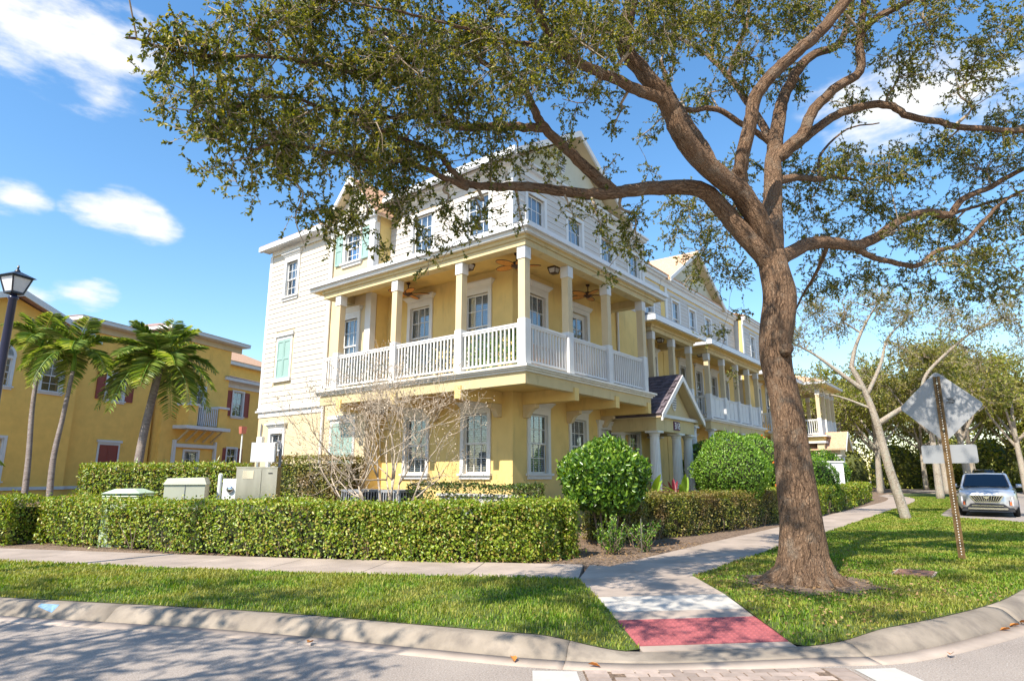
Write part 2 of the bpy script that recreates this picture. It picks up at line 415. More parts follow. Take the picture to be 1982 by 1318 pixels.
class MB:
    """collects faces; build() links them as one mesh object"""

    def __init__(self):
        self.v, self.f, self.uv = [], [], None

    def add(self, vs_, fs):
        o = len(self.v)
        self.v += [tuple(p) for p in vs_]
        self.f += [tuple(i + o for i in f) for f in fs]
        return self

    def hexa(self, p):
        return self.add(p, [(0, 3, 2, 1), (4, 5, 6, 7), (0, 1, 5, 4), (1, 2, 6, 5), (2, 3, 7, 6), (3, 0, 4, 7)])

    def box(self, x0, x1, y0, y1, z0, z1):
        return self.hexa([(x0, y0, z0), (x1, y0, z0), (x1, y1, z0), (x0, y1, z0), (x0, y0, z1), (x1, y0, z1), (x1, y1, z1), (x0, y1, z1)])

    def taper(self, x0, x1, y0, y1, z0, z1, dx, dy):
        return self.hexa([(x0, y0, z0), (x1, y0, z0), (x1, y1, z0), (x0, y1, z0), (x0 - dx, y0 - dy, z1), (x1 + dx, y0 - dy, z1), (x1 + dx, y1 + dy, z1), (x0 - dx, y1 + dy, z1)])

    def bar(self, a, b, w, h, up=(0, 0, 1)):
        a, b = Vector(a), Vector(b)
        d = (b - a).normalized()
        s = d.cross(Vector(up))
        if s.length < 1e-4:
            s = d.cross(Vector((1, 0, 0)))
        s = s.normalized() * w / 2
        u = s.cross(d).normalized() * h / 2
        return self.hexa([a - s - u, a + s - u, a + s + u, a - s + u, b - s - u, b + s - u, b + s + u, b - s + u])

    def prism(self, poly, fn):
        """poly: 2-D outline; fn(p, k) -> 3-D point on side k (0 or 1)"""
        n = len(poly)
        vs_ = [fn(p, 0) for p in poly] + [fn(p, 1) for p in poly]
        fs = [tuple(range(n - 1, -1, -1)), tuple(range(n, 2 * n))] + [(i, (i + 1) % n, n + (i + 1) % n, n + i) for i in range(n)]
        return self.add(vs_, fs)

    def lathe(self, prof, c, n=24, flute=0.0):
        vs_, fs = [], []
        for r, z in prof:
            for k in range(n):
                a = 2 * math.pi * k / n
                rr = r * (1 - flute * (k % 2)) if flute else r
                vs_.append((c[0] + rr * math.cos(a), c[1] + rr * math.sin(a), c[2] + z))
        for i in range(len(prof) - 1):
            for k in range(n):
                k2 = (k + 1) % n
                fs.append((i * n + k, i * n + k2, (i + 1) * n + k2, (i + 1) * n + k))
        fs.append(tuple(range(n - 1, -1, -1)))
        m = len(prof) - 1
        fs.append(tuple(m * n + k for k in range(n)))
        return self.add(vs_, fs)

    def tube(self, pts, rad, n=8, wob=0.0, seed=0):
        pts = np.asarray(pts, float)
        m = len(pts)
        rad = np.broadcast_to(np.asarray(rad, float), (m,))
        tan = np.gradient(pts, axis=0)
        tan /= np.linalg.norm(tan, axis=1)[:, None] + 1e-9
        ref = np.array([0, 0, 1.0]) if abs(tan[0][2]) < 0.9 else np.array([1.0, 0, 0])
        s = np.cross(tan[0], ref)
        s /= np.linalg.norm(s)
        ang = np.arange(n) * 2 * math.pi / n
        o = len(self.v)
        if self.uv is None:
            self.uv = []
        ln = 0.0
        for i in range(m):
            s = s - tan[i] * (s @ tan[i])
            s /= np.linalg.norm(s) + 1e-9
            u = np.cross(tan[i], s)
            if i:
                ln += float(np.linalg.norm(pts[i] - pts[i - 1]))
            rr = rad[i] * (1 + wob * np.sin(ang * 3 + i * 0.35 + seed) * 0.6 + wob * np.sin(ang * 5 - i * 0.5 + seed * 2) * 0.4) if wob else np.full(n, rad[i])
            ring = pts[i] + np.outer(np.cos(ang) * rr, s) + np.outer(np.sin(ang) * rr, u)
            self.v += [tuple(q) for q in ring]
            rm = float(rad.mean()) * 0.6 + float(rad[i]) * 0.4
            self.uv.append((o + i * n, n, rm, ln))
        for i in range(m - 1):
            for k in range(n):
                k2 = (k + 1) % n
                self.f.append((o + i * n + k, o + i * n + k2, o + (i + 1) * n + k2, o + (i + 1) * n + k))
        self.f.append(tuple(o + k for k in range(n - 1, -1, -1)))
        self.f.append(tuple(o + (m - 1) * n + k for k in range(n)))
        return self

    def mesh(self, name, mat, smooth=False):
        me = bpy.data.meshes.new(name)
        me.from_pydata(self.v, [], self.f)
        if mat:
            me.materials.append(mat)
        if smooth:
            me.polygons.foreach_set('use_smooth', [True] * len(me.polygons))
        if self.uv:
            ring = {}
            for (o, n, rm, ln) in self.uv:
                for k in range(n):
                    ring[o + k] = (k, n, rm, ln)
            lay = me.uv_layers.new(name='UVMap')
            data = np.zeros(len(me.loops) * 2)
            for p in me.polygons:
                ks = [ring.get(me.loops[l].vertex_index) for l in p.loop_indices]
                wrap = any(q and q[0] == 0 for q in ks) and any(q and q[0] == q[1] - 1 for q in ks)
                for l, q in zip(p.loop_indices, ks):
                    if q:
                        k = q[0] + (q[1] if wrap and q[0] == 0 else 0)
                        data[2 * l] = k / q[1] * 2 * math.pi * q[2]
                        data[2 * l + 1] = q[3]
            lay.data.foreach_set('uv', data)
        me.update()
        return me

    def build(self, name, mat, parent=None, smooth=False, kind=None, M=None):
        return O(name, self.mesh(name, mat, smooth), parent, M, kind)


WM = {}          # world matrices of the objects made here


def O(name, me, parent=None, M=None, kind=None):
    o = bpy.data.objects.new(name, me)
    COL.objects.link(o)
    M = M if M is not None else Matrix.Identity(4)
    if parent is not None:
        o.parent = parent
        o.matrix_parent_inverse = WM[parent].inverted()
    o.matrix_basis = M
    WM[o] = M.copy()
    if kind:
        o['kind'] = kind
    return o


def thing(name, label, cat, loc=(0, 0, 0), rz=0.0, group=None):
    o = bpy.data.objects.new(name, None)
    o.empty_display_size = 0.2
    COL.objects.link(o)
    M = Matrix.Translation(loc) @ Matrix.Rotation(rz, 4, 'Z')
    o.matrix_basis = M
    WM[o] = M
    tag(o, label, cat, group)
    return o


def tag(o, label=None, cat=None, group=None, kind=None):
    for k, v in (('label', label), ('category', cat), ('group', group), ('kind', kind)):
        if v:
            o[k] = v
    return o


def dup(root, M, label):
    """a copy of a thing with copies of its parts and sub-parts"""
    r = root.copy()
    COL.objects.link(r)
    r.matrix_basis = M
    WM[r] = M
    r['label'] = label
    for ch in list(root.children):
        c = ch.copy()
        COL.objects.link(c)
        c.parent = r
        for g in list(ch.children):
            d = g.copy()
            COL.objects.link(d)
            d.parent = c
    return r


T = Matrix.Translation


def TR(x, y, z, rz=0.0):
    return T((x, y, z)) @ Matrix.Rotation(R(rz), 4, 'Z')


def smoothpath(pts, per=6):
    """Catmull-Rom through the points"""
    P = [np.array(p, float) for p in pts]
    P = [2 * P[0] - P[1]] + P + [2 * P[-1] - P[-2]]
    out = []
    for i in range(1, len(P) - 2):
        for k in range(per):
            t = k / per
            a, b, c, d = P[i - 1:i + 3]
            out.append(0.5 * (2 * b + (c - a) * t + (2 * a - 5 * b + 4 * c - d) * t * t + (3 * b - a - 3 * c + d) * t ** 3))
    out.append(P[-2])
    return np.array(out)


def unit(v):
    return v / (np.linalg.norm(v, axis=-1, keepdims=True) + 1e-9)


def leaf_mesh(name, c, d, nrm, ln, wd, mat, fold=0.25, droop=0.0):
    """many folded leaves in one mesh: base, two shoulders each side, tip"""
    c, d, nrm = np.asarray(c), unit(np.asarray(d)), np.asarray(nrm)
    n = len(c)
    ln = np.broadcast_to(ln, (n,))[:, None]
    wd = np.broadcast_to(wd, (n,))[:, None]
    s = unit(np.cross(d, nrm))
    u = np.cross(s, d)
    dn = np.array([0, 0, -1.0]) * droop
    V = np.empty((n, 6, 3))
    V[:, 0] = c
    V[:, 1] = c + d * ln * 0.35 + s * wd * 0.5 + u * wd * fold
    V[:, 2] = c + d * ln * 0.72 + s * wd * 0.42 + u * wd * fold + dn * ln * 0.35
    V[:, 3] = c + d * ln + dn * ln * 0.8
    V[:, 4] = c + d * ln * 0.72 - s * wd * 0.42 + u * wd * fold + dn * ln * 0.35
    V[:, 5] = c + d * ln * 0.35 - s * wd * 0.5 + u * wd * fold
    me = bpy.data.meshes.new(name)
    me.vertices.add(n * 6)
    me.vertices.foreach_set('co', V.reshape(-1))
    base = (np.arange(n) * 6)[:, None]
    q = (base + np.array([[0, 1, 2, 3, 0, 3, 4, 5]])).reshape(-1)
    me.loops.add(n * 8)
    me.loops.foreach_set('vertex_index', q.astype(np.int32))
    me.polygons.add(n * 2)
    me.polygons.foreach_set('loop_start', (np.arange(n * 2) * 4).astype(np.int32))
    me.materials.append(mat)
    me.update(calc_edges=True)
    me.validate()
    return me


def rand_dirs(n):
    return unit(rng.normal(size=(n, 3)))


def pip(pts, poly):
    """points inside polygon (numpy)"""
    x, y = pts[:, 0], pts[:, 1]
    ins = np.zeros(len(pts), bool)
    j = len(poly) - 1
    for i in range(len(poly)):
        xi, yi = poly[i]
        xj, yj = poly[j]
        c = ((yi > y) != (yj > y)) & (x < (xj - xi) * (y - yi) / (yj - yi + 1e-12) + xi)
        ins ^= c
        j = i
    return ins


def sheet(name, poly, zf, mat, step=0.5, parent=None, kind=None, gxy=None):
    """a filled outline with interior points so that it can follow heights"""
    poly = [tuple(p) for p in poly]
    xs, ys = [p[0] for p in poly], [p[1] for p in poly]
    gx, gy = np.meshgrid(*gxy) if gxy else np.meshgrid(np.arange(min(xs), max(xs), step), np.arange(min(ys), max(ys), step))
    g = np.stack([gx.ravel(), gy.ravel()], 1)
    g = g[pip(g, poly)] if len(g) else g
    pts = [Vector(p) for p in poly] + [Vector(p) for p in g]
    n = len(poly)
    ed = [(i, (i + 1) % n) for i in range(n)]
    r = geometry.delaunay_2d_cdt(pts, ed, [], 1, 1e-4)
    vs_ = [(p.x, p.y, zf(p.x, p.y)) for p in r[0]]
    fs = [tuple(f) for f in r[2]]
    fixed = []
    for f in fs:
        a, b, c = (Vector(vs_[i][:2]) for i in f[:3])
        fixed.append(f if (b - a).cross(c - a) > 0 else f[::-1])
    m = MB()
    m.v, m.f = vs_, fixed
    return m.build(name, mat, parent, True, kind)


def offset_line(pts, d):
    """shift a polyline to its right-hand side by d"""
    P = np.asarray(pts, float)[:, :2]
    t = np.gradient(P, axis=0)
    t = unit(t)
    return P + np.stack([t[:, 1], -t[:, 0]], 1) * d


def sstep(a, b, x):
    t = min(1, max(0, (x - a) / (b - a)))
    return t * t * (3 - 2 * t)
# ---------------------------------------------------------------- the ground
KERB_LINE = [(-30, 80), (-10, 40), (-4, 26.5), (-0.65, 18), (1.1, 13.6), (2.65, 10.0), (4.1, 6.8), (4.86, 4.6), (5.2, 3.65), (5.65, 2.85),
             (6.70, 1.78), (7.36, 1.20), (9.28, 0.43), (11.07, 0.03), (14, -0.35), (20, -0.55), (25.5, -0.4), (27.2, 0.2), (27.9, 1.3), (29, 2.1),
             (32, 2.3), (45, 2.5), (60, 3.3), (72, 6), (85, 13), (100, 25)]
KS = smoothpath(KERB_LINE, 14)
RAMP_L, RAMP_R = np.array((5.65, 2.85)), np.array((6.70, 1.78))
WALK_A, WALK_B = np.array((8.2, 5.12)), np.array((9.45, 3.9))


def ramp_drop(x, y):
    """height of kerb and lawn: falls to the road beside the kerb ramp"""
    p = np.array((x, y))
    ab = RAMP_R - RAMP_L
    t = min(1, max(0, float((p - RAMP_L) @ ab / (ab @ ab))))
    d = float(np.linalg.norm(p - (RAMP_L + ab * t)))
    return sstep(0.05, 1.05, d)


def lawn_z(x, y):
    z = 0.035 + 0.115 * ramp_drop(x, y)
    p = np.array((x, y))
    c0, c1 = (WALK_A + WALK_B) / 2, (RAMP_L + RAMP_R) / 2
    ax = c1 - c0
    t = min(1.0, max(0.0, float((p - c0) @ ax / (ax @ ax))))
    side = abs(float((p - c0) @ np.array((-ax[1], ax[0])) / np.linalg.norm(ax)))
    rz = 0.155 - 0.122 * sstep(0.3, 1.0, t)
    return min(z, rz + 0.3 * max(0.0, side - 0.80))


def earth_z(x, y):
    """the lots rise gently behind the pavement"""
    d1 = (x - 6.87) * 0.915 + (y - 11.33) * 0.40
    d2 = y - 5.6
    d = min(d1, d2)
    return -0.03 + 0.15 * sstep(-0.3, 0.25, d) + 0.65 * sstep(0.4, 16, d)


def lawn_z_np(p):
    ab = RAMP_R - RAMP_L
    t = np.clip((p - RAMP_L) @ ab / (ab @ ab), 0, 1)
    d = np.linalg.norm(p - (RAMP_L + t[:, None] * ab), axis=1)
    ss = lambda a, b, x: (lambda q: q * q * (3 - 2 * q))(np.clip((x - a) / (b - a), 0, 1))
    z = 0.035 + 0.115 * ss(0.05, 1.05, d)
    c0, c1 = (WALK_A + WALK_B) / 2, (RAMP_L + RAMP_R) / 2
    ax = c1 - c0
    t = np.clip((p - c0) @ ax / (ax @ ax), 0, 1)
    side = np.abs((p - c0) @ np.array((-ax[1], ax[0])) / np.linalg.norm(ax))
    return np.minimum(z, 0.155 - 0.122 * ss(0.3, 1.0, t) + 0.3 * np.maximum(0, side - 0.80))


road = MB().add([(-160, -160, 0), (260, -160, 0), (260, 260, 0), (-160, 260, 0)], [(0, 1, 2, 3)]).build('road', ASPH)
tag(road, kind='structure')
inner = offset_line(KS, -0.5)
far_poly = [tuple(p) for p in inner] + [(150, 60), (150, 190), (-70, 190)]
ground = sheet('ground', far_poly, earth_z, MULCH, 1.6, gxy=(np.r_[-60:-12:6, -12:30:0.55, 30:60:2, 60:150:6], np.r_[2:24:0.55, 24:60:2, 60:190:8]))
tag(ground, kind='structure')
far_lawn = sheet('far_lawn', [(78, -60), (150, -60), (150, 50), (118, 30), (98, 12), (86, 0), (80, -14)], lambda x, y: 0.13, SOIL, 6)
tag(far_lawn, kind='structure')

# kerb and gutter in cast lengths
kerb_root = thing('kerb', None, None, (5, 5, 0))
tag(kerb_root, kind='structure')
seg_len = np.r_[0, np.cumsum(np.linalg.norm(np.diff(KS[:, :2], axis=0), axis=1))]
near = [i for i in range(len(KS)) if -3 < KS[i][0] < 48 and KS[i][1] < 24]
cuts = [near[0]]
for i in near[1:]:
    if seg_len[i] - seg_len[cuts[-1]] > 2.6 or i == near[-1]:
        cuts.append(i)
ranges = [(0, cuts[0])] + list(zip(cuts[:-1], cuts[1:])) + [(cuts[-1], len(KS) - 1)]


def sweep(rows, gap):
    """rows: list of cross sections (same count) -> solid"""
    m = MB()
    n = len(rows[0])
    for r in rows:
        m.v += [tuple(p) for p in r]
    for i in range(len(rows) - 1):
        for k in range(n):
            k2 = (k + 1) % n
            m.f.append((i * n + k, (i + 1) * n + k, (i + 1) * n + k2, i * n + k2))
    m.f.append(tuple(range(n)))
    m.f.append(tuple((len(rows) - 1) * n + k for k in range(n - 1, -1, -1)))
    return m


OFFS = {o: offset_line(KS, o) for o in (-0.06, 0.0, 0.10, 0.15, 0.19, 0.24, 0.29, 0.30, 0.31, 0.42, 0.5)}
for a, b in ranges:
    if b <= a:
        continue
    kr, gr = [], []
    for i in range(a, b + 1):
        h = lawn_z(KS[i][0], KS[i][1]) - 0.006
        s = (h - 0.02) / 0.124
        pr = [(-0.06, -0.2), (-0.06, h - 0.004), (0.0, h + 0.004), (0.10, h + 0.004), (0.15, 0.02 + s * 0.115), (0.19, 0.02 + s * 0.088), (0.24, 0.02 + s * 0.045), (0.29, 0.024), (0.30, -0.2)]
        kr.append([(*OFFS[o][i], z) for o, z in pr])
        gr.append([(*OFFS[o][i], z) for o, z in ((0.31, -0.2), (0.31, 0.02), (0.42, 0.012), (0.5, 0.006), (0.5, -0.2))])
    for rows in (kr, gr):        # a thin open joint at each end
        d0 = np.array(rows[1][0]) - np.array(rows[0][0])
        d0 = d0 / np.linalg.norm(d0) * 0.006
        rows[0] = [tuple(np.array(p) + d0) for p in rows[0]]
    sweep(kr, 0).build('kerb_stone', KERB, kerb_root, True)
    sweep(gr, 0).build('gutter_slab', CONC, kerb_root, True)

# pavement slabs
walk = thing('sidewalk', None, None, (8, 6, 0.1))
tag(walk, kind='structure')


def slab(poly, z, mat=CONC, name='paving_slab', parent=walk, zf=None, gap=0.008):
    c = np.mean(np.array(poly), axis=0)
    q = []
    for p in poly:
        p = np.array(p)
        d = c - p
        q.append(p + d / np.linalg.norm(d) * gap)
    zz = [(zf(*p) if zf else z) for p in q]
    m = MB()
    n = len(q)
    vs_ = [(*p, zz[i] - 0.12) for i, p in enumerate(q)] + [(*p, zz[i] - 0.006) for i, p in enumerate(q)]
    q2 = [p + (c - p) / np.linalg.norm(c - p) * 0.008 for p in q]
    vs_ += [(*p, zz[i]) for i, p in enumerate(q2)]
    fs = [(i, (i + 1) % n, n + (i + 1) % n, n + i) for i in range(n)] + [(n + i, n + (i + 1) % n, 2 * n + (i + 1) % n, 2 * n + i) for i in range(n)] + [tuple(range(2 * n, 3 * n))]
    return m.add(vs_, fs).build(name, mat, parent)


def walkway(outer, width, length, n_max=60):
    P = smoothpath([(*p, 0) for p in outer], 24)[:, :2]
    N = offset_line(P, width)
    s = np.r_[0, np.cumsum(np.linalg.norm(np.diff(P, axis=0), axis=1))]
    k, prev = 1, 0
    ln = length
    while k < n_max and prev < len(P) - 1:
        i = int(np.searchsorted(s, s[prev] + ln))
        i = min(i, len(P) - 1)
        if i == prev:
            break
        slab([P[prev], P[i], N[i], N[prev]] if width < 0 else [N[prev], N[i], P[i], P[prev]], 0.155)
        prev = i
        k += 1


walkway([(8.2, 5.12), (5.79, 9.55), (3.69, 14.2), (0.9, 20.6), (-3, 29.5), (-9, 42)], 1.55, 1.5)
walkway([(9.62, 3.9), (14.2, 4.0), (19, 4.02), (31, 4.25), (45, 4.6), (55, 6.1), (68, 10.5), (82, 18)], -1.5, 1.5)
slab([WALK_A, WALK_B, (9.6, 3.9), (9.62, 5.4), (9.6, 5.77)], 0.155)
_d = lambda t: WALK_A + (RAMP_L - WALK_A) * t
_e = lambda t: WALK_B + (RAMP_R - WALK_B) * t


def ramp_z(t):
    return 0.155 - 0.122 * sstep(0.3, 1.0, t) if t < 1 else 0.033


def ramp_strip(t0, t1, mat, name, dz=0.0):
    a, b, c, d = _d(t0), _d(t1), _e(t1), _e(t0)
    zz = {0: ramp_z(t0) + dz, 1: ramp_z(t1) + dz, 2: ramp_z(t1) + dz, 3: ramp_z(t0) + dz}
    m = MB()
    pts = [a, b, c, d]
    vs_ = [(*p, zz[i] - 0.15) for i, p in enumerate(pts)] + [(*p, zz[i]) for i, p in enumerate(pts)]
    m.add(vs_, [(0, 1, 5, 4), (1, 2, 6, 5), (2, 3, 7, 6), (3, 0, 4, 7), (4, 5, 6, 7)])
    return m.build(name, mat, walk)


for t0, t1, mm in ((0.006, 0.40, CONC), (0.405, 0.60, CONCL), (0.603, 0.69, CONC), (0.945, 0.995, CONC)):
    ramp_strip(t0, t1, mm, 'ramp_slab')
mat_o = ramp_strip(0.693, 0.942, TACT, 'tactile_mat', 0.004)
dm = MB()
for i in range(11):
    for j in range(26):
        t = 0.705 + 0.226 * i / 10
        w = 0.02 + 0.96 * j / 25
        p = _d(t) * (1 - w) + _e(t) * w
        z = ramp_z(0.693) + (ramp_z(0.942) - ramp_z(0.693)) * (t - 0.693) / 0.249 + 0.004
        dm.lathe([(0.017, 0.0), (0.014, 0.005), (0.008, 0.007)], (p[0], p[1], z), 6)
dm.build('tactile_domes', TACT, mat_o, kind='stuff')

# lawns
iL = int(np.argmin(np.linalg.norm(KS[:, :2] - RAMP_L, axis=1)))
iR = int(np.argmin(np.linalg.norm(KS[:, :2] - RAMP_R, axis=1)))
k_in = offset_line(KS, -0.01)
wl = smoothpath([(*p, 0) for p in [(8.2, 5.12), (5.79, 9.55), (3.69, 14.2), (0.9, 20.6), (-3, 29.5), (-9, 42)]], 6)[:, :2]
LAWN_L = [tuple(p) for p in k_in[42:iL:2]] + [tuple(p) for p in wl[:26]]
LAWN_L = [tuple(p) for p in k_in[40:iL - 1:2]] + [tuple(_d(0.97))] + [tuple(_d(0.5))] + [tuple(p) for p in offset_line(wl[:24], 0.0)]
wr = smoothpath([(*p, 0) for p in [(9.45, 3.9), (9.62, 3.9), (14.2, 4.0), (19, 4.02), (31, 4.25), (45, 4.6), (55, 6.1), (68, 10.5)]], 6)[:, :2]
iF = int(np.argmin(np.linalg.norm(KS[:, :2] - np.array((68, 5)), axis=1)))
LAWN_R = [tuple(_e(0.97))] + [tuple(p) for p in k_in[iR + 1:iF:2]] + [tuple(p) for p in wr[::-1][1:]] + [tuple(_e(0.5))]
for nm, poly in (('lawn', LAWN_L), ('lawn', LAWN_R)):
    o = sheet(nm, poly, lambda x, y: lawn_z(x, y) + 0.002, SOIL, 0.35)
    tag(o, kind='structure')


def grass(poly, n_try, near_max, label, name='grass'):
    poly_np = poly
    xs, ys = [p[0] for p in poly], [p[1] for p in poly]
    pts = np.stack([rng.uniform(min(xs), max(xs), n_try), rng.uniform(min(ys), max(ys), n_try)], 1)
    fd = pts @ np.array([0.791, 0.6115])
    lat = pts @ np.array([0.6115, -0.791])
    keep = (fd > 3) & (np.abs(lat) < fd * 0.9 + 1.5) & (rng.random(n_try) < np.clip((9.0 / np.maximum(fd, 3)) ** 1.3, 0, 1)) & (fd < near_max)
    pts = pts[keep]
    pts = pts[pip(pts, poly_np)]
    # bare patch round the oak and worn spots
    d_oak = np.linalg.norm(pts - np.array((9.85, 2.43)), axis=1)
    pts = pts[(d_oak > 0.72 + 0.45 * rng.random(len(pts))) & ((np.abs(pts[:, 0] - 11.8) > 0.42) | (np.abs(pts[:, 1] - 1.33) > 0.3))]
    n = len(pts)
    fd = pts @ np.array([0.791, 0.6115])
    z = lawn_z_np(pts)
    h = rng.uniform(0.022, 0.062, n) * (0.9 + 0.5 * np.sin(pts[:, 0] * 2.3) * np.sin(pts[:, 1] * 1.9) * 0.5)
    w = rng.uniform(0.007, 0.013, n) * np.clip(fd / 8, 1, 4)
    a = rng.uniform(0, 2 * math.pi, n)
    lean = rng.uniform(0.25, 1.1, n) * h
    b = np.stack([pts[:, 0], pts[:, 1], z], 1)
    s = np.stack([-np.sin(a), np.cos(a), np.zeros(n)], 1) * (w / 2)[:, None]
    d = np.stack([np.cos(a), np.sin(a), np.zeros(n)], 1)
    mid = b + d * (lean * 0.35)[:, None] + np.array([0, 0, 1.0]) * (h * 0.65)[:, None]
    tip = b + d * lean[:, None] + np.array([0, 0, 1.0]) * (h * 0.95)[:, None]
    V = np.stack([b - s, b + s, mid + s * 0.8, tip, mid - s * 0.8], 1)
    me = bpy.data.meshes.new(name)
    me.vertices.add(n * 5)
    me.vertices.foreach_set('co', V.reshape(-1))
    idx = (np.arange(n) * 5)[:, None] + np.array([[0, 1, 2, 4, 4, 2, 3]])
    me.loops.add(n * 7)
    me.loops.foreach_set('vertex_index', idx.reshape(-1).astype(np.int32))
    me.polygons.add(n * 2)
    st = (np.arange(n) * 7)[:, None] + np.array([[0, 4]])
    me.polygons.foreach_set('loop_start', st.reshape(-1).astype(np.int32))
    me.materials.append(GRASS)
    me.update(calc_edges=True)
    me.validate()
    o = O(name, me)
    tag(o, label, 'grass', kind='stuff')


grass(LAWN_L, 420000, 22, 'short green grass on the strip between kerb and left pavement')
grass([(p[0], p[1]) for p in LAWN_R if p[0] < 30] + [(30, 2.3)] if False else LAWN_R, 1100000, 48, 'short green grass on the lawn round the oak and the sign post')

# brick crossing with white bands
mid = np.array((5.66, 2.20))
ee = np.array((0.63, -0.7766))
oo = np.array((-0.7766, -0.63))
cross = thing('crosswalk', None, None, (*mid, 0))
tag(cross, kind='structure')
bm_ = MB()
bm_.hexa([(-0.097, -0.047, -0.02), (0.097, -0.047, -0.02), (0.097, 0.047, -0.02), (-0.097, 0.047, -0.02), (-0.092, -0.043, 0.009), (0.092, -0.043, 0.009), (0.092, 0.043, 0.009), (-0.092, 0.043, 0.009)])
brick_me = bm_.mesh('brick', BRICK)
rot = math.atan2(ee[1], ee[0])
MB().add([(*(mid + ee * s + oo * q), 0.003) for s, q in ((-1.13, 0.02), (1.13, 0.02), (1.13, 1.45), (-1.13, 1.45))], [(0, 1, 2, 3)]).build('brick_bedding', MULCH, cross)
for r_ in range(13):
    for k in range(-6, 7):
        s = k * 0.2 + (0.1 if r_ % 2 else 0)
        if abs(s) > 0.85:
            continue
        p = mid + ee * s + oo * (0.09 + r_ * 0.1)
        O('brick', brick_me, cross, T((p[0], p[1], rnd.uniform(-0.001, 0.002))) @ Matrix.Rotation(rot + rnd.uniform(-0.02, 0.02), 4, 'Z'))
for sgn in (-1, 1):
    for r_ in range(13):       # soldier course either side
        p = mid + ee * sgn * 1.02 + oo * (0.09 + r_ * 0.1)
        O('brick', brick_me, cross, T((p[0], p[1], 0)) @ Matrix.Rotation(rot + sgn * 0.05, 4, 'Z'))
    q = [mid + ee * sgn * s + oo * d for s, d in ((1.18, 0.06), (1.55, 0.03), (1.62, 1.5), (1.2, 1.5))]
    band = MB().add([(*p, 0.005) for p in q], [(0, 1, 2, 3) if sgn < 0 else (3, 2, 1, 0)]).build('painted_band', PAINT, cross)

# small things on the ground: fallen leaves, marking paint, a rusty lid
lid = thing('utility_lid', 'flat rusty brown utility lid lying in the grass near the sign post', 'lid', (11.8, 1.33, 0.15))
lm = MB()
lm.taper(11.42, 12.16, 1.08, 1.58, 0.12, 0.168, -0.015, -0.015)
lm.build('cover', RUSTLID, lid)
MB().box(11.40, 12.18, 1.06, 1.60, 0.10, 0.156).build('rim', CONC, lid)
spots = [((4.05, 5.6), 'orange fallen leaf in the gutter at the left kerb'), ((5.05, 2.95), 'tiny orange fallen leaf in the gutter by the ramp'),
         ((4.72, 3.62), 'orange fallen leaf in the gutter near the painted white band'), ((7.35, 0.62), 'curled orange leaf in the gutter of the right kerb bend'),
         ((8.75, 0.28), 'left of the row of dry leaves in the right gutter'), ((9.05, 0.2), 'second dry leaf in the row in the right gutter'),
         ((9.35, 0.12), 'third dry leaf in the row in the right gutter'), ((9.75, 0.03), 'fourth dry leaf in the row in the right gutter'), ((10.2, -0.06), 'last dry leaf in the row in the right gutter')]
for (x, y), lb in spots:
    a = rnd.uniform(0, 6.28)
    me = leaf_mesh('fallen_leaf', np.array([[0, 0, 0]]), np.array([[math.cos(a), math.sin(a), 0.15]]), np.array([[0.2, 0.1, 1.0]]), 0.11, 0.06, DRYL, 0.35)
    tag(O('fallen_leaf', me, None, T((x, y, 0.022))), lb, 'leaf', 'fallen leaves in the gutter')
# utility locating paint on kerb and pavement
def kerb_mark(i0, i1, name, label):
    P_ = [(*OFFS[o][i], z + 0.005) for i, o, z in ((i0, 0.15, 0.135), (i1, 0.15, 0.135), (i1, 0.24, 0.064), (i0, 0.19, 0.108))]
    tag(MB().add(P_, [(0, 1, 2, 3)]).build(name, BLUEP), label, 'paint mark')


kb = int(np.argmin(np.linalg.norm(KS[:, :2] - np.array((2.95, 9.3)), axis=1)))
kerb_mark(kb, kb + 1, 'paint_mark', 'blue utility paint mark on the left kerb face')
# dry litter: too many small bits to count
n = 2600
u_ = np.concatenate([np.stack([rng.normal(9.6, 2.2, n), rng.normal(2.6, 1.6, n)], 1), np.stack([rng.uniform(5, 14, n), rng.uniform(5, 8.5, n)], 1)])
ok = np.array([((p[1] > 5.4 and (p[0] - 6.87) * 0.915 + (p[1] - 11.33) * 0.40 > 0.05) or pip(np.array([p]), LAWN_R)[0]) for p in u_])
u_ = u_[ok]
n = len(u_)
zl = np.array([(0.175 if p[1] > 5.4 else lawn_z(*p) + 0.03) for p in u_])
lit = O('leaf_litter', leaf_mesh('leaf_litter', np.stack([u_[:, 0], u_[:, 1], zl], 1), rand_dirs(n) * np.array((1, 1, 0.25)), rng.normal(size=(n, 3)) * 0.4 + np.array((0, 0, 1.0)), rng.uniform(0.03, 0.06, n), rng.uniform(0.015, 0.028, n), DRYL2))
tag(lit, 'small dry brown oak leaves littered under the tree', 'leaf litter', kind='stuff')
# ---------------------------------------------------------------- building kit
ME = {}      # shared meshes


def shared(key, fn):
    if key not in ME:
        ME[key] = fn()
    return ME[key]


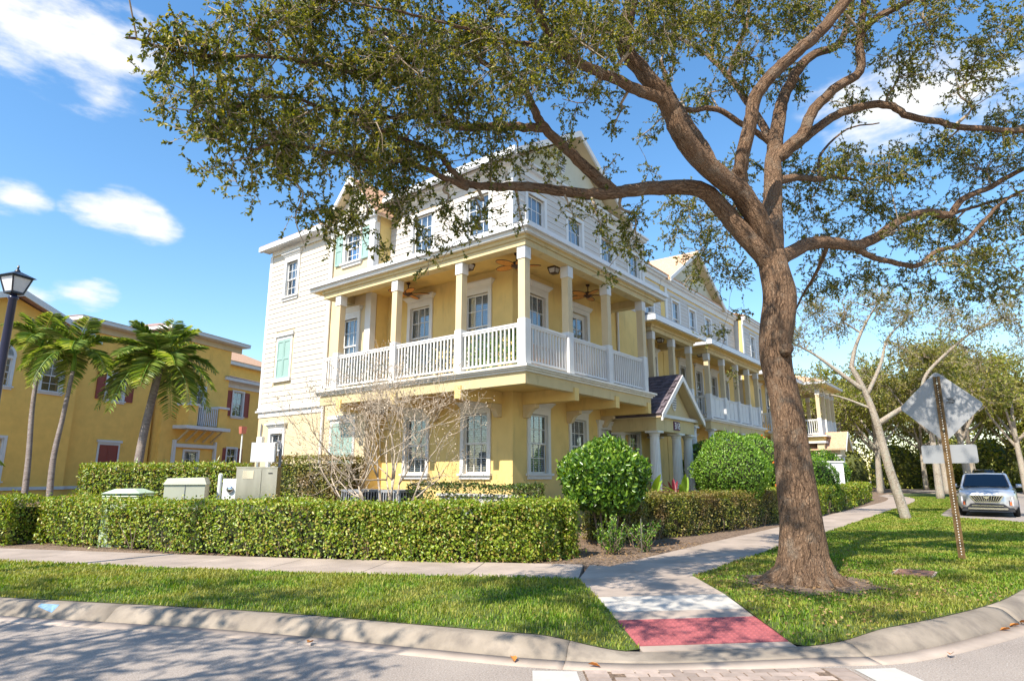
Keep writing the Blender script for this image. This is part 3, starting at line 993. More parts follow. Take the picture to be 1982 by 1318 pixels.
def wall(parent, M, w, h, holes, mat, th=0.22, name='wall', hreveal=None):
    """wall in a local frame (x along, z up, outside is -y) with real openings"""
    xs = sorted({0.0, w, *[v for q in holes for v in q[:2]]})
    zs = sorted({0.0, h, *[v for q in holes for v in q[2:4]]})
    m = MB()
    for i in range(len(xs) - 1):
        for j in range(len(zs) - 1):
            cx, cz = (xs[i] + xs[i + 1]) / 2, (zs[j] + zs[j + 1]) / 2
            if any(q[0] < cx < q[1] and q[2] < cz < q[3] for q in holes):
                continue
            x0, x1, z0, z1 = xs[i], xs[i + 1], zs[j], zs[j + 1]
            m.add([(x0, 0, z0), (x1, 0, z0), (x1, 0, z1), (x0, 0, z1)], [(0, 1, 2, 3)])
            m.add([(x0, th, z0), (x1, th, z0), (x1, th, z1), (x0, th, z1)], [(3, 2, 1, 0)])
    for a, b, c, d in [(0, w, 0, h)] + [q[:4] for q in holes]:
        o = (a, b, c, d) == (0, w, 0, h)
        f = lambda q: q if o else [q[0][::-1]]
        for p in ([(a, 0, c), (b, 0, c), (b, th, c), (a, th, c)], [(b, 0, c), (b, 0, d), (b, th, d), (b, th, c)], [(b, 0, d), (a, 0, d), (a, th, d), (b, th, d)], [(a, 0, d), (a, 0, c), (a, th, c), (a, th, d)]):
            m.add(p, f([(0, 3, 2, 1)]))
    return m.build(name, mat, parent, M=M)


def plank_mesh(mat):
    def mk():
        m = MB()
        m.hexa([(0, -0.026, 0), (1, -0.026, 0), (1, 0.0, 0), (0, 0.0, 0), (0, -0.007, 0.19), (1, -0.007, 0.19), (1, 0.0, 0.19), (0, 0.0, 0.19)])
        return m.mesh('plank', mat)
    return shared(('plank', mat.name), mk)


def siding(parent, M, w, z0, z1, holes, mat, pitch=0.18, one=False, top=None):
    """lap siding: every board an object, cut round the openings"""
    n = int(round((z1 - z0) / pitch))
    root = None
    joined = MB()
    if not one:
        root = MB().box(0.002, w - 0.002, -0.02, -0.001, z0 - 0.03, z0 - 0.002).build('siding', mat, parent, M=M)
    for i in range(n):
        z = z0 + i * pitch
        spans = [(0.0, w)]
        if top:
            a, b = top(z + pitch / 2)
            spans = [(a, b)] if b > a + 0.05 else []
        for q in holes:
            if q[2] - 0.05 < z + pitch / 2 < q[3] + 0.05:
                out = []
                for a, b in spans:
                    if q[1] <= a or q[0] >= b:
                        out.append((a, b))
                        continue
                    if q[0] - a > 0.03:
                        out.append((a, q[0]))
                    if b - q[1] > 0.03:
                        out.append((q[1], b))
                spans = out
        for a, b in spans:
            hh = (min(pitch + 0.01, z1 - z)) / 0.19
            MM = M @ T((a, -0.004, z)) @ Matrix.Diagonal((b - a, 1, hh, 1))
            if one:
                joined.hexa([(a, -0.03, z), (b, -0.03, z), (b, 0, z), (a, 0, z), (a, -0.011, z + pitch), (b, -0.011, z + pitch), (b, 0, z + pitch), (a, 0, z + pitch)])
            else:
                O('plank', plank_mesh(mat), root, MM)
    if one:
        joined.build('siding', mat, parent, M=M)


def window(parent, M, w=0.85, h=1.6, cols=3, rows=4, header=True, sill=True, blinds=1.0, fine=True, shutter=None, casing=0.11, trim=None, name='window', arch=False):
    """sash window: casing > header, sill, sash, panes, blind, shutters"""
    trim = trim or TRIM
    key = (w, h, casing, trim.name)

    def case():
        m = MB()
        m.box(-w / 2 - casing, -w / 2 + 0.012, -0.045, 0.05, 0, h)
        m.box(w / 2 - 0.012, w / 2 + casing, -0.045, 0.05, 0, h)
        m.box(-w / 2 - casing, w / 2 + casing, -0.047, 0.05, h, h + casing)
        return m.mesh('window', trim)
    win = O(name, shared(('case',) + key, case), parent, M)
    if header:
        def hd():
            m = MB()
            a = w / 2 + casing
            m.box(-a, a, -0.055, 0.0, h + casing, h + casing + 0.10)
            m.taper(-a - 0.01, a + 0.01, -0.075, 0, h + casing + 0.10, h + casing + 0.19, 0.07, 0.06)
            m.box(-a - 0.10, a + 0.10, -0.155, 0, h + casing + 0.19, h + casing + 0.235)
            return m.mesh('header', trim)
        O('header', shared(('head',) + key, hd), win, M)
    if sill:
        def sl():
            m = MB()
            a = w / 2 + casing + 0.05
            m.box(-a, a, -0.11, 0.06, -0.06, 0.0)
            m.box(-a + 0.05, a - 0.05, -0.06, 0.0, -0.15, -0.06)
            return m.mesh('sill', trim)
        O('sill', shared(('sill',) + key, sl), win, M)

    def sash():
        m = MB()
        fr, mu = 0.045, 0.02
        for (z0, z1, y) in ((0.0, h / 2 + 0.02, 0.075), (h / 2 - 0.02, h, 0.05)):
            m.box(-w / 2, -w / 2 + fr, y, y + 0.03, z0, z1)
            m.box(w / 2 - fr, w / 2, y, y + 0.03, z0, z1)
            m.box(-w / 2 + fr, w / 2 - fr, y, y + 0.03, z0, z0 + fr)
            m.box(-w / 2 + fr, w / 2 - fr, y, y + 0.03, z1 - fr, z1)
            gw = (w - 2 * fr) / cols
            for c in range(1, cols):
                x = -w / 2 + fr + gw * c
                m.box(x - mu / 2, x + mu / 2, y + 0.002, y + 0.024, z0 + fr, z1 - fr)
            rr = rows // 2
            gh = (z1 - z0 - 2 * fr) / rr
            for r_ in range(1, rr):
                z = z0 + fr + gh * r_
                m.box(-w / 2 + fr, w / 2 - fr, y + 0.004, y + 0.022, z - mu / 2, z + mu / 2)
        return m.mesh('sash', trim)
    O('sash', shared(('sash', cols, rows) + key, sash), win, M)
    fr = 0.045
    rr = max(1, rows // 2)
    for (z0, z1, y) in ((0.0, h / 2 + 0.02, 0.088), (h / 2 - 0.02, h, 0.063)):
        if fine:
            gw, gh = (w - 2 * fr) / cols, (z1 - z0 - 2 * fr) / rr
            pm = shared(('pane', round(gw, 4), round(gh, 4)), lambda: MB().box(0, gw, 0, 0.004, 0, gh).mesh('pane', GLASS))
            for c in range(cols):
                for r_ in range(rr):
                    tilt = Matrix.Rotation(rnd.uniform(-0.004, 0.004), 4, 'X') @ Matrix.Rotation(rnd.uniform(-0.004, 0.004), 4, 'Z')
                    O('pane', pm, win, M @ T((-w / 2 + fr + gw * c, y, z0 + fr + gh * r_)) @ tilt)
        else:
            pm = shared(('pane', w, h), lambda: MB().box(-w / 2 + fr, w / 2 - fr, 0, 0.004, 0, h / 2 - 0.06).mesh('pane', GLASS))
            O('pane', pm, win, M @ T((0, y, z0 + fr)))
    if blinds:
        def bl():
            m = MB()
            nb = int(h * blinds / 0.06)
            for i in range(nb):
                z = h - 0.03 - i * 0.06
                m.hexa([(-w / 2 + 0.01, 0.13, z + 0.018), (w / 2 - 0.01, 0.13, z + 0.018), (w / 2 - 0.01, 0.155, z - 0.022), (-w / 2 + 0.01, 0.155, z - 0.022),
                        (-w / 2 + 0.01, 0.133, z + 0.02), (w / 2 - 0.01, 0.133, z + 0.02), (w / 2 - 0.01, 0.158, z - 0.02), (-w / 2 + 0.01, 0.158, z - 0.02)])
            return m.mesh('blind', BLIND)
        O('blind', shared(('blind', w, h, blinds), bl), win, M, 'stuff')
    O('room_dark_panel', shared(('room', w, h), lambda: MB().box(-w / 2 - 0.3, w / 2 + 0.3, 0.75, 0.78, -0.3, h + 0.3).mesh('room_dark_panel', DARK)), win, M)  # panel behind the panes; the room's darkness is put into its colour
    if shutter:
        sw = w * 0.48

        def sh():
            m = MB()
            m.box(-sw / 2, sw / 2, -0.028, 0, 0, h + 0.05)
            s = 0.06
            m.box(-sw / 2, -sw / 2 + s, -0.046, -0.028, 0, h + 0.05)
            m.box(sw / 2 - s, sw / 2, -0.046, -0.028, 0, h + 0.05)
            for z in (0, h * 0.5, h + 0.05 - 0.09):
                m.box(-sw / 2 + s, sw / 2 - s, -0.046, -0.028, z, z + 0.09)
            return m.mesh('shutter', shutter)
        for sx in (-1, 1):
            O('shutter', shared(('shutter', w, h, shutter.name), sh), win, M @ T((sx * (w / 2 + casing + sw / 2 + 0.01), -0.015, -0.02)))
    return win


def closed_shutter(parent, M, w, h, mat):
    """a pair of shut board shutters in a white surround"""
    m = MB()
    m.box(-w / 2 - 0.09, -w / 2, -0.04, 0, 0, h)
    m.box(w / 2, w / 2 + 0.09, -0.04, 0, 0, h)
    m.box(-w / 2 - 0.09, w / 2 + 0.09, -0.042, 0, h, h + 0.12)
    m.box(-w / 2 - 0.16, w / 2 + 0.16, -0.1, 0, h + 0.12, h + 0.24)
    m.box(-w / 2 - 0.14, w / 2 + 0.14, -0.09, 0, -0.12, 0)
    win = m.build('blind_window', TRIM, parent, M=M)
    for sx in (-1, 1):
        def sh():
            q = MB()
            q.box(-w / 4 + 0.004, w / 4 - 0.004, -0.02, 0, 0.005, h - 0.005)
            s = 0.055
            q.box(-w / 4 + 0.004, -w / 4 + s, -0.036, -0.02, 0.005, h - 0.005)
            q.box(w / 4 - s, w / 4 - 0.004, -0.036, -0.02, 0.005, h - 0.005)
            for z in (0.005, h * 0.48, h - 0.09):
                q.box(-w / 4 + s, w / 4 - s, -0.036, -0.02, z, z + 0.08)
            return q.mesh('shutter', mat)
        O('shutter', shared(('cshut', w, h, mat.name), sh), win, M @ T((sx * w / 4, -0.01, 0)))


def square_column(parent, x, y, z0, z1, s=0.20, ped=1.1):
    m = MB()
    a = s / 2
    m.box(x - a, x + a, y - a, y + a, z0 + ped, z1 - 0.30)
    col = m.build('column', PALE, parent)
    m = MB()
    m.box(x - a - 0.02, x + a + 0.02, y - a - 0.02, y + a + 0.02, z1 - 0.30, z1 - 0.002)
    m.build('capital', TRIM, col)
    m = MB()
    m.box(x - a - 0.012, x + a + 0.012, y - a - 0.012, y + a + 0.012, z0, z0 + ped)
    m.build('pedestal', TRIM, col)
    return col


def railing(parent, p0, p1, z0, hgt=1.02, pitch=0.125, one=False, panel=False):
    p0, p1 = Vector((*p0, z0)), Vector((*p1, z0))
    d = p1 - p0
    L = d.length
    ang = math.atan2(d.y, d.x)
    MM = T(p0) @ Matrix.Rotation(ang, 4, 'Z')
    m = MB()
    m.box(0, L, -0.045, 0.045, hgt - 0.05, hgt)
    m.box(0, L, -0.03, 0.03, hgt - 0.10, hgt - 0.05)
    rail = m.build('railing', TRIM, parent, M=MM)
    MB().box(0, L, -0.03, 0.03, 0.09, 0.14).build('bottom_rail', TRIM, rail, M=MM)
    n = max(2, int(round(L / pitch)))
    if panel:
        for k in range(3):
            a = L * k / 3
            O('rail_panel', shared(('rp', round(L / 3, 3)), lambda: MB().box(0.02, L / 3 - 0.02, -0.018, 0.018, 0.14, hgt - 0.10).mesh('rail_panel', TRIM)), rail, MM @ T((a, 0, 0)))
        return
    if one:
        m = MB()
        for i in range(n):
            x = L * (i + 0.5) / n
            m.box(x - 0.02, x + 0.02, -0.02, 0.02, 0.14, hgt - 0.10)
        m.build('balusters', TRIM, rail, M=MM, kind='stuff')
        return
    bme = shared(('bal', hgt), lambda: MB().box(-0.021, 0.021, -0.021, 0.021, 0.14, hgt - 0.10).mesh('baluster', TRIM))
    for i in range(n):
        O('baluster', bme, rail, MM @ T((L * (i + 0.5) / n, 0, 0)))


def round_column(parent, x, y, z0, z1, r=0.17):
    m = MB()
    hh = z1 - z0
    m.lathe([(r, 0.14), (r * 0.99, hh * 0.35), (r * 0.86, hh - 0.16)], (x, y, z0), 40, 0.07)
    col = m.build('round_column', TRIM, parent)
    MB().lathe([(r * 0.9, hh - 0.16), (r * 0.98, hh - 0.13), (r * 0.9, hh - 0.11), (r * 1.22, hh - 0.06)], (x, y, z0), 32).box(x - r * 1.3, x + r * 1.3, y - r * 1.3, y + r * 1.3, z1 - 0.06, z1 - 0.002).build('capital', TRIM, col)
    MB().box(x - r * 1.3, x + r * 1.3, y - r * 1.3, y + r * 1.3, z0 - 0.3, z0 + 0.06).lathe([(r * 1.25, 0.06), (r * 1.25, 0.11), (r * 1.02, 0.14)], (x, y, z0), 32).build('base', TRIM, col)


def ceiling_fan(x, y, z, label, mat=FANB):
    t = thing('ceiling_fan', label, 'ceiling fan', (x, y, z), group='ceiling fans on the corner balcony')
    m = MB()
    m.lathe([(0.06, 0.0), (0.05, -0.05), (0.016, -0.06), (0.016, -0.22), (0.09, -0.24), (0.12, -0.28), (0.11, -0.36), (0.05, -0.40), (0.02, -0.42)], (x, y, z - 0.001), 20)
    m.build('motor', BROWN, t, True)
    for k in range(5):
        a = 2 * math.pi * k / 5 + 0.35
        MM = T((x, y, z - 0.33)) @ Matrix.Rotation(a, 4, 'Z') @ Matrix.Rotation(R(10), 4, 'X')
        def bl():
            q = MB()
            N = 18
            out = [(0.36 + 0.26 * math.cos(2 * math.pi * i / N), 0.115 * math.sin(2 * math.pi * i / N)) for i in range(N)]
            q.prism(out, lambda p, s: (p[0], p[1], -0.008 + 0.016 * s))
            return q.mesh('blade', mat)
        b = O('blade', shared(('fanblade', mat.name), bl), t, MM)
        def br():
            q = MB()
            N = 18
            ring = [(0.36 + 0.268 * math.cos(2 * math.pi * i / N), 0.122 * math.sin(2 * math.pi * i / N), 0) for i in range(N + 1)]
            q.tube(ring, 0.011, 5)
            q.box(0.06, 0.16, -0.02, 0.02, -0.02, 0.004)
            return q.mesh('blade_rim', BROWN)
        O('blade_rim', shared('fanrim', br), b, MM)


def ceiling_light(x, y, z, label):
    t = thing('ceiling_light', label, 'ceiling light', (x, y, z), group='porch ceiling lights')
    MB().box(x - 0.13, x + 0.13, y - 0.13, y + 0.13, z - 0.045, z - 0.002).build('canopy', BROWN, t)
    m = MB()
    for sx in (-1, 1):
        for sy in (-1, 1):
            m.bar((x + sx * 0.12, y + sy * 0.12, z - 0.045), (x + sx * 0.085, y + sy * 0.085, z - 0.17), 0.018, 0.018)
    m.box(x - 0.095, x + 0.095, y - 0.095, y + 0.095, z - 0.185, z - 0.17)
    m.build('cage', BROWN, t)
    MB().taper(x - 0.08, x + 0.08, y - 0.08, y + 0.08, z - 0.168, z - 0.046, 0.03, 0.03).build('glass_shade', FROST, t)


def corbel(parent, x, y, z, d):
    """bracket on the wall; d is the outward direction"""
    prof = [(0, 0), (0.42, 0), (0.42, -0.09), (0.30, -0.13), (0.22, -0.20), (0.16, -0.30), (0.12, -0.34), (0, -0.34)]
    m = MB()
    px, py = -d[1], d[0]
    m.prism(prof, lambda p, k: (x + d[0] * p[0] + px * (0.08 - 0.16 * k), y + d[1] * p[0] + py * (0.08 - 0.16 * k), z + p[1]))
    m.build('corbel', PALE, parent)


def gable_roof(parent, x0, x1, y0, y1, z0, zp, mat, th=0.10, name='roof', axis='y'):
    """two slopes, ridge along y (gable faces -y) or along x (gable faces -x)"""
    xm = (x0 + x1) / 2
    f = (lambda a, b, z: (a, b, z)) if axis == 'y' else (lambda a, b, z: (b, a, z))
    ms = []
    for s in (0, 1):
        a, b = (x0, xm) if s == 0 else (x1, xm)
        m = MB()
        m.hexa([f(a, y0, z0 - th), f(b, y0, zp - th), f(b, y1, zp - th), f(a, y1, z0 - th), f(a, y0, z0), f(b, y0, zp), f(b, y1, zp), f(a, y1, z0)])
        ms.append(m)
    r = ms[0].add(ms[1].v, ms[1].f).build(name, mat, parent)
    for a in (x0, x1):                       # pale boarded underside
        g = 0.06
        MB().hexa([f(a, y0, z0 - th - 0.03), f(xm, y0, zp - th - 0.03), f(xm, y1, zp - th - 0.03), f(a, y1, z0 - th - 0.03), f(a, y0, z0 - th - 0.004), f(xm, y0, zp - th - 0.004), f(xm, y1, zp - th - 0.004), f(a, y1, z0 - th - 0.004)]).build('soffit', PALE, r)
    # white raking fascia and soffit board at the gable front
    m = MB()
    for a in (x0, x1):
        L = math.hypot(xm - a, zp - z0)
        nz = 0.2
        m.hexa([f(a, y0 - 0.03, z0 - nz), f(xm, y0 - 0.03, zp - nz), f(xm, y0 + 0.03, zp - nz), f(a, y0 + 0.03, z0 - nz), f(a, y0 - 0.03, z0 - 0.012), f(xm, y0 - 0.03, zp - 0.012), f(xm, y0 + 0.03, zp - 0.012), f(a, y0 + 0.03, z0 - 0.012)])
    m.build('rake_board', TRIM, r)
    return r


def shingles(parent, P0, du, dv, nu, nv, mat, th=0.012):
    """shingles as pieces on a slope: P0 low corner, du along the eave, dv up the slope (full vectors)"""
    P0, du, dv = Vector(P0), Vector(du), Vector(dv)
    n = du.cross(dv).normalized()
    if n.z < 0:
        n = -n
    eu, ev = du / nu, dv / nv
    m = MB()
    e = 0.006
    a, b = eu * 0.96, ev * 1.18
    m.hexa([Vector(), a, a + b, b, n * (th * 2.2), a + n * (th * 2.2), a + b + n * th, b + n * th])
    me = m.mesh('shingle', mat)
    for j in range(nv):
        for i in range(nu):
            if j % 2 and i == nu - 1:
                continue
            p = P0 + eu * (i + (0.5 if j % 2 else 0.02)) + ev * (j - 0.1) + n * (0.004 + 0.012)
            O('shingle', me, parent, T(p))
# ---------------------------------------------------------------- corner house
HA = thing('corner_townhouse', 'three-storey yellow and white corner townhouse with wraparound balcony behind the hedge', 'house', (12.9, 9.95, 0.3))
XO, YO = 11.4, 8.45          # balcony column line
XW, YW = 12.9, 9.95          # main walls
XB = 12.2                    # plane of the bay and the sided end block
GX, BX = (10.75, 11.6), None


def left(x, y, z):           # frame of a wall that faces -x; local x runs to -y
    return T((x, y, z)) @ Matrix.Rotation(R(-90), 4, 'Z')


# walls with openings.  left wall, y 14.95 -> 9.95
WZ = 0.2
f1, f2, f3 = (1.68, 3.25), (4.75, 6.62), (8.0, 9.62)
ys = (13.48, 11.2)           # window centres on the left wall
holesL = []
for yc in ys:
    for z0, z1 in (f1, f2, f3):
        c = 14.95 - yc
        holesL.append((c - 0.425, c + 0.425, z0 - WZ, z1 - WZ))
wall(HA, left(XW, 14.95, WZ), 5.0, 10.3 - WZ, holesL, YEL)
xs_ = (14.05, 16.1)
holesR = []
for xc in xs_:
    holesR.append((xc - XW - 0.425, xc - XW + 0.425, f1[0] - WZ, f1[1] - WZ))
for xc in (14.0,):
    holesR.append((xc - XW - 0.425, xc - XW + 0.425, f2[0] - WZ, f2[1] - WZ))
for xc in (14.0, 16.13, 18.2, 20.2):
    holesR.append((xc - XW - 0.425, xc - XW + 0.425, f3[0] - WZ, f3[1] - WZ))
holesR.append((15.75 - XW, 16.75 - XW, 4.1 - WZ, 6.55 - WZ))      # balcony door
holesR.append((17.35 - XW, 18.35 - XW, 0.75 - WZ, 3.05 - WZ))     # front door
holesR.append((19.35 - XW, 20.05 - XW, 1.68 - WZ, 3.05 - WZ))     # side light window
wall(HA, T((XW + 0.22, YW, WZ)), 7.88, 10.3 - WZ, [(a - 0.22, b - 0.22, c, d) for a, b, c, d in holesR], YEL)
MB().box(21.0 - 0.2, 21.0, YW + 0.23, 20.3, WZ, 10.3).build('wall', YEL, HA)
MB().box(XB + 0.5, 21, 20.3, 20.5, WZ, 10.3).build('wall', YEL, HA)
# bay and end block on x = 12.2
cB = 20.8
hb = []
win_end = [(19.4, 7.87, 9.17)]
for yc, z0, z1, w in ((19.38, 7.87, 9.17, 0.72), (16.0, 8.42, 9.42, 0.75), (15.9, 4.75, 6.48, 0.75), (19.55, 1.9, 3.03, 0.75)):
    hb.append((cB - yc - w / 2, cB - yc + w / 2, z0 - WZ, z1 - WZ))
wall(HA, left(XB, cB, WZ), cB - 14.95, 9.9 - WZ, hb, PALE)
MB().box(XB + 0.23, XW, 14.95, 15.15, WZ, 9.9).build('wall', YEL, HA)          # return of the bay
MB().box(XB + 0.225, 20, cB - 0.2, cB - 0.002, WZ, 9.895).build('wall', SIDE, HA)          # far end
for yc in ys:
    window(HA, left(XW, yc, f1[0]), 0.85, f1[1] - f1[0], blinds=1.0)
    window(HA, left(XW, yc, f2[0]), 0.85, f2[1] - f2[0], blinds=0.62)
    window(HA, left(XW, yc, f3[0]), 0.85, f3[1] - f3[0], blinds=0.75, header=False)
for xc in xs_:
    window(HA, T((xc, YW, f1[0])), 0.85, f1[1] - f1[0], blinds=1.0)
window(HA, T((14.0, YW, f2[0])), 0.85, f2[1] - f2[0], blinds=0.9)
for xc in (14.0, 16.13, 18.2, 20.2):
    window(HA, T((xc, YW, f3[0])), 0.85, f3[1] - f3[0], blinds=0.8, header=False)
window(HA, left(XB, 19.38, 7.87), 0.72, 1.3, blinds=0.5)
window(HA, left(XB, 16.0, 8.42), 0.75, 1.0, cols=3, rows=4, blinds=0.3, shutter=TEAL)
window(HA, left(XB, 15.9, 4.75), 0.75, 1.73, blinds=1.0)
window(HA, left(XB, 19.55, 1.9), 0.75, 1.13, cols=2, rows=4, blinds=1.0)
window(HA, T((19.7, YW, 1.68)), 0.70, 1.37, cols=2, blinds=1.0)
closed_shutter(HA, left(XB, 19.5, 4.92), 0.78, 1.38, TEAL)
closed_shutter(HA, left(XB, 16.0, 1.35), 1.05, 1.85, TEAL)
# doors
for (x0, x1, z0, z1) in ((15.75, 16.75, 4.1, 6.55), (17.35, 18.35, 0.75, 3.05)):
    m = MB()
    m.box(x0 - 0.12, x0 + 0.03, YW - 0.045, YW + 0.06, z0, z1)
    m.box(x1 - 0.03, x1 + 0.12, YW - 0.045, YW + 0.06, z0, z1)
    m.box(x0 - 0.12, x1 + 0.12, YW - 0.047, YW + 0.06, z1, z1 + 0.14)
    m.taper(x0 - 0.13, x1 + 0.13, YW - 0.08, YW, z1 + 0.14, z1 + 0.27, 0.08, 0.05)
    d = m.build('door_surround', TRIM, HA)
    m = MB()
    m.box(x0 + 0.03, x1 - 0.03, YW + 0.06, YW + 0.11, z0, z0 + 0.9)
    m.box(x0 + 0.03, x0 + 0.17, YW + 0.06, YW + 0.11, z0 + 0.9, z1)
    m.box(x1 - 0.17, x1 - 0.03, YW + 0.06, YW + 0.11, z0 + 0.9, z1)
    m.box(x0 + 0.17, x1 - 0.17, YW + 0.06, YW + 0.11, z1 - 0.16, z1)
    xm = (x0 + x1) / 2
    m.box(xm - 0.015, xm + 0.015, YW + 0.065, YW + 0.1, z0 + 0.9, z1 - 0.16)
    for k in (1, 2, 3):
        z = z0 + 0.9 + (z1 - 0.16 - z0 - 0.9) * k / 4
        m.box(x0 + 0.17, x1 - 0.17, YW + 0.067, YW + 0.098, z - 0.012, z + 0.012)
    m.build('door', TRIM, d)
    MB().box(x0 + 0.17, x1 - 0.17, YW + 0.08, YW + 0.085, z0 + 0.9, z1 - 0.16).build('door_glass', GLASS, d)
    MB().box(x0, x1, YW + 0.7, YW + 0.72, z0, z1).build('room_dark_panel', DARK, d)  # dark-painted sheet in place of the shaded room behind the door
# siding: end block, third storey left, third storey right, bay gable
ew = [(cB - 19.38 - 0.50, cB - 19.38 + 0.50, 7.7, 9.55), (cB - 19.5 - 0.56, cB - 19.5 + 0.56, 4.8, 6.56)]
MS = left(XB, cB, 0)
siding(HA, MS, cB - 17.12, 3.95, 9.6, ew, SIDE)
hl3 = [(14.95 - yc - 0.54, 14.95 - yc + 0.54, 7.85, 9.75) for yc in ys]
siding(HA, left(XW, 14.95, 0), 4.98, 7.45, 10.1, hl3, SIDEW)
hr3 = [(xc - XW - 0.54, xc - XW + 0.54, 7.85, 9.75) for xc in (14.0, 16.13, 18.2, 20.2)]
siding(HA, T((XW + 0.02, YW, 0)), 8.06, 7.45, 10.1, hr3, SIDEW)
# corner boards, friezes and bands
MB().box(XB - 0.035, XB + 0.06, 17.12 - 0.06, 17.12 + 0.07, 3.95, 9.62).build('corner_board', TRIM, HA)
MB().box(XB - 0.036, XB + 0.1, cB - 0.12, cB + 0.036, 3.95, 9.62).build('corner_board', TRIM, HA)
MB().box(XW - 0.04, XW + 0.13, YW - 0.04, YW + 0.13, 7.45, 10.12).build('corner_board', TRIM, HA)
MB().box(20.85, 21.04, YW - 0.04, YW + 0.1, 7.45, 10.12).build('corner_board', TRIM, HA)
MB().box(XB - 0.05, XB + 0.16, 14.90, 15.16, 4.1, 9.55).build('pilaster', TRIM, HA)
m = MB()
m.box(XB - 0.05, XB, 17.18, cB - 0.13, 9.6, 9.78)
m.box(XB - 0.30, XB, 17.2, cB + 0.2, 9.78, 9.82)
m.build('eave_soffit', TRIM, HA)
MB().box(XB - 0.42, XB - 0.30, 17.25, cB + 0.25, 9.76, 9.92).build('gutter', GUTTER, HA)
MB().hexa([(XB - 0.4, 17.2, 9.90), (XB + 3.5, 17.2, 11.4), (XB + 3.5, cB + 0.25, 11.4), (XB - 0.4, cB + 0.25, 9.90), (XB - 0.4, 17.2, 9.96), (XB + 3.5, 17.2, 11.46), (XB + 3.5, cB + 0.25, 11.46), (XB - 0.4, cB + 0.25, 9.96)]).build('roof', SHT, HA)
m = MB()
m.box(XB - 0.03, XB, 17.1, cB, 3.62, 3.80)
m.box(XB - 0.10, XB, 17.1, cB + 0.1, 3.80, 3.86)
m.box(XB - 0.06, XB, 17.1, cB + 0.05, 3.86, 3.95)
m.build('band_course', TRIM, HA)
# bay gable facing the left street: frieze, sided tympanum, roof
m = MB()
m.box(XB - 0.04, XB, 14.85, 17.2, 9.52, 9.72)
m.box(XB - 0.12, XB, 14.8, 17.28, 9.72, 9.80)
m.box(XB - 0.18, XB, 14.75, 17.32, 9.80, 9.88)
m.build('frieze', TRIM, HA)
m = MB()
m.prism([(14.9, 9.88), (17.15, 9.88), (16.03, 11.15)], lambda p, k: (XB + 0.02 + 0.15 * k, p[0], p[1]))
m.build('gable_wall', SIDE, HA)
gable_roof(HA, 14.65, 17.4, XB - 0.28, XB + 3, 9.78, 11.35, SHT, axis='x')
# main cornice and the big roof with its gable to the right street
m = MB()
m.box(XW - 0.05, XW, YW - 0.02, 14.92, 10.1, 10.28)
m.box(XW - 0.16, XW, YW - 0.1, 14.92, 10.28, 10.36)
m.box(XW, 21.05, YW - 0.05, YW, 10.1, 10.30)
m.box(XW - 0.1, 21.1, YW - 0.16, YW, 10.30, 10.40)
m.box(XW - 0.2, 21.15, YW - 0.24, YW, 10.40, 10.47)
m.build('cornice', TRIM, HA)
GX0, GX1, GZ0, GZP = 12.5, 19.3, 10.42, 12.5
m = MB()
m.prism([(12.95, 10.47), (18.85, 10.47), (15.9, 12.27)], lambda p, k: (p[0], YW + 0.02 + 0.15 * k, p[1]))
m.build('gable_wall', TYMP, HA)
gr_ = gable_roof(HA, GX0, GX1, 9.5, 16.5, GZ0, GZP, SHT)
MB().box(GX0 - 0.09, GX0 + 0.02, 9.5, 14.9, GZ0 - 0.17, GZ0 + 0.03).build('gutter', GUTTER, gr_)
m = MB()
m.box(GX1 - 0.4, 21.2, YW - 0.1, 16, 10.47, 10.55)
m.build('flat_roof', ROOFG, HA)
# oval louvred vent in the gable
m = MB()
N = 20
out = [(15.45 + 0.19 * math.cos(2 * math.pi * i / N), 11.3 + 0.36 * math.sin(2 * math.pi * i / N)) for i in range(N)]
m.prism(out, lambda p, k: (p[0], YW - 0.03 + 0.06 * k, p[1]))
vent = m.build('gable_vent', TRIM, HA)
m = MB()
for i in range(7):
    z = 11.04 + i * 0.085
    hw = 0.155 * math.sqrt(max(0.05, 1 - ((z - 11.3) / 0.34) ** 2))
    m.box(15.45 - hw, 15.45 + hw, YW - 0.045, YW - 0.03, z, z + 0.03)
m.build('louvre', BOXD, vent)
# little box return behind the gable peak
MB().box(16.6, 17.6, 11.2, 12.2, 11.9, 13.1).build('chimney', TYMP, HA)

# balcony: deck, ledge, beams
ZD = 4.05
XE, YE = 17.75, 16.0          # ends of the balcony
m = MB()
m.box(XO - 0.02, XW - 0.003, YO - 0.02, YE, 3.78, ZD - 0.02)
m.box(XW + 0.003, XE, YO - 0.021, YW - 0.003, 3.78, ZD - 0.021)
m.build('deck', YEL, HA)
m = MB()
m.box(XO - 0.10, XO + 0.09, YO - 0.10, YE, 3.66, 3.93)
m.box(XO + 0.09, XE, YO - 0.10, YO + 0.09, 3.661, 3.931)
m.box(XE - 0.19, XE + 0.002, YO + 0.09, YW - 0.003, 3.662, 3.932)
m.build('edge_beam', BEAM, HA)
m = MB()
for d, z0, z1 in ((0.15, 3.93, 3.985), (0.20, 3.985, 4.03), (0.25, 4.03, 4.085)):
    m.box(XO - d, XO + 0.1, YO - d, YE + 0.1, z0, z1)
    m.box(XO + 0.1, XE + d - 0.1, YO - d, YO + 0.1, z0, z1)
m.build('ledge', LEDGE, HA)
for yb in (10.39, 12.72, 15.05):
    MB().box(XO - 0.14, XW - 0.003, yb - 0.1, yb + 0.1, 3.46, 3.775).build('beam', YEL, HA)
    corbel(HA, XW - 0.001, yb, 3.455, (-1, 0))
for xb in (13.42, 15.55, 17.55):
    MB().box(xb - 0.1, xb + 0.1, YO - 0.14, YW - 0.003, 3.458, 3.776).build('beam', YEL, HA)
    corbel(HA, xb, YW - 0.001, 3.453, (0, -1))
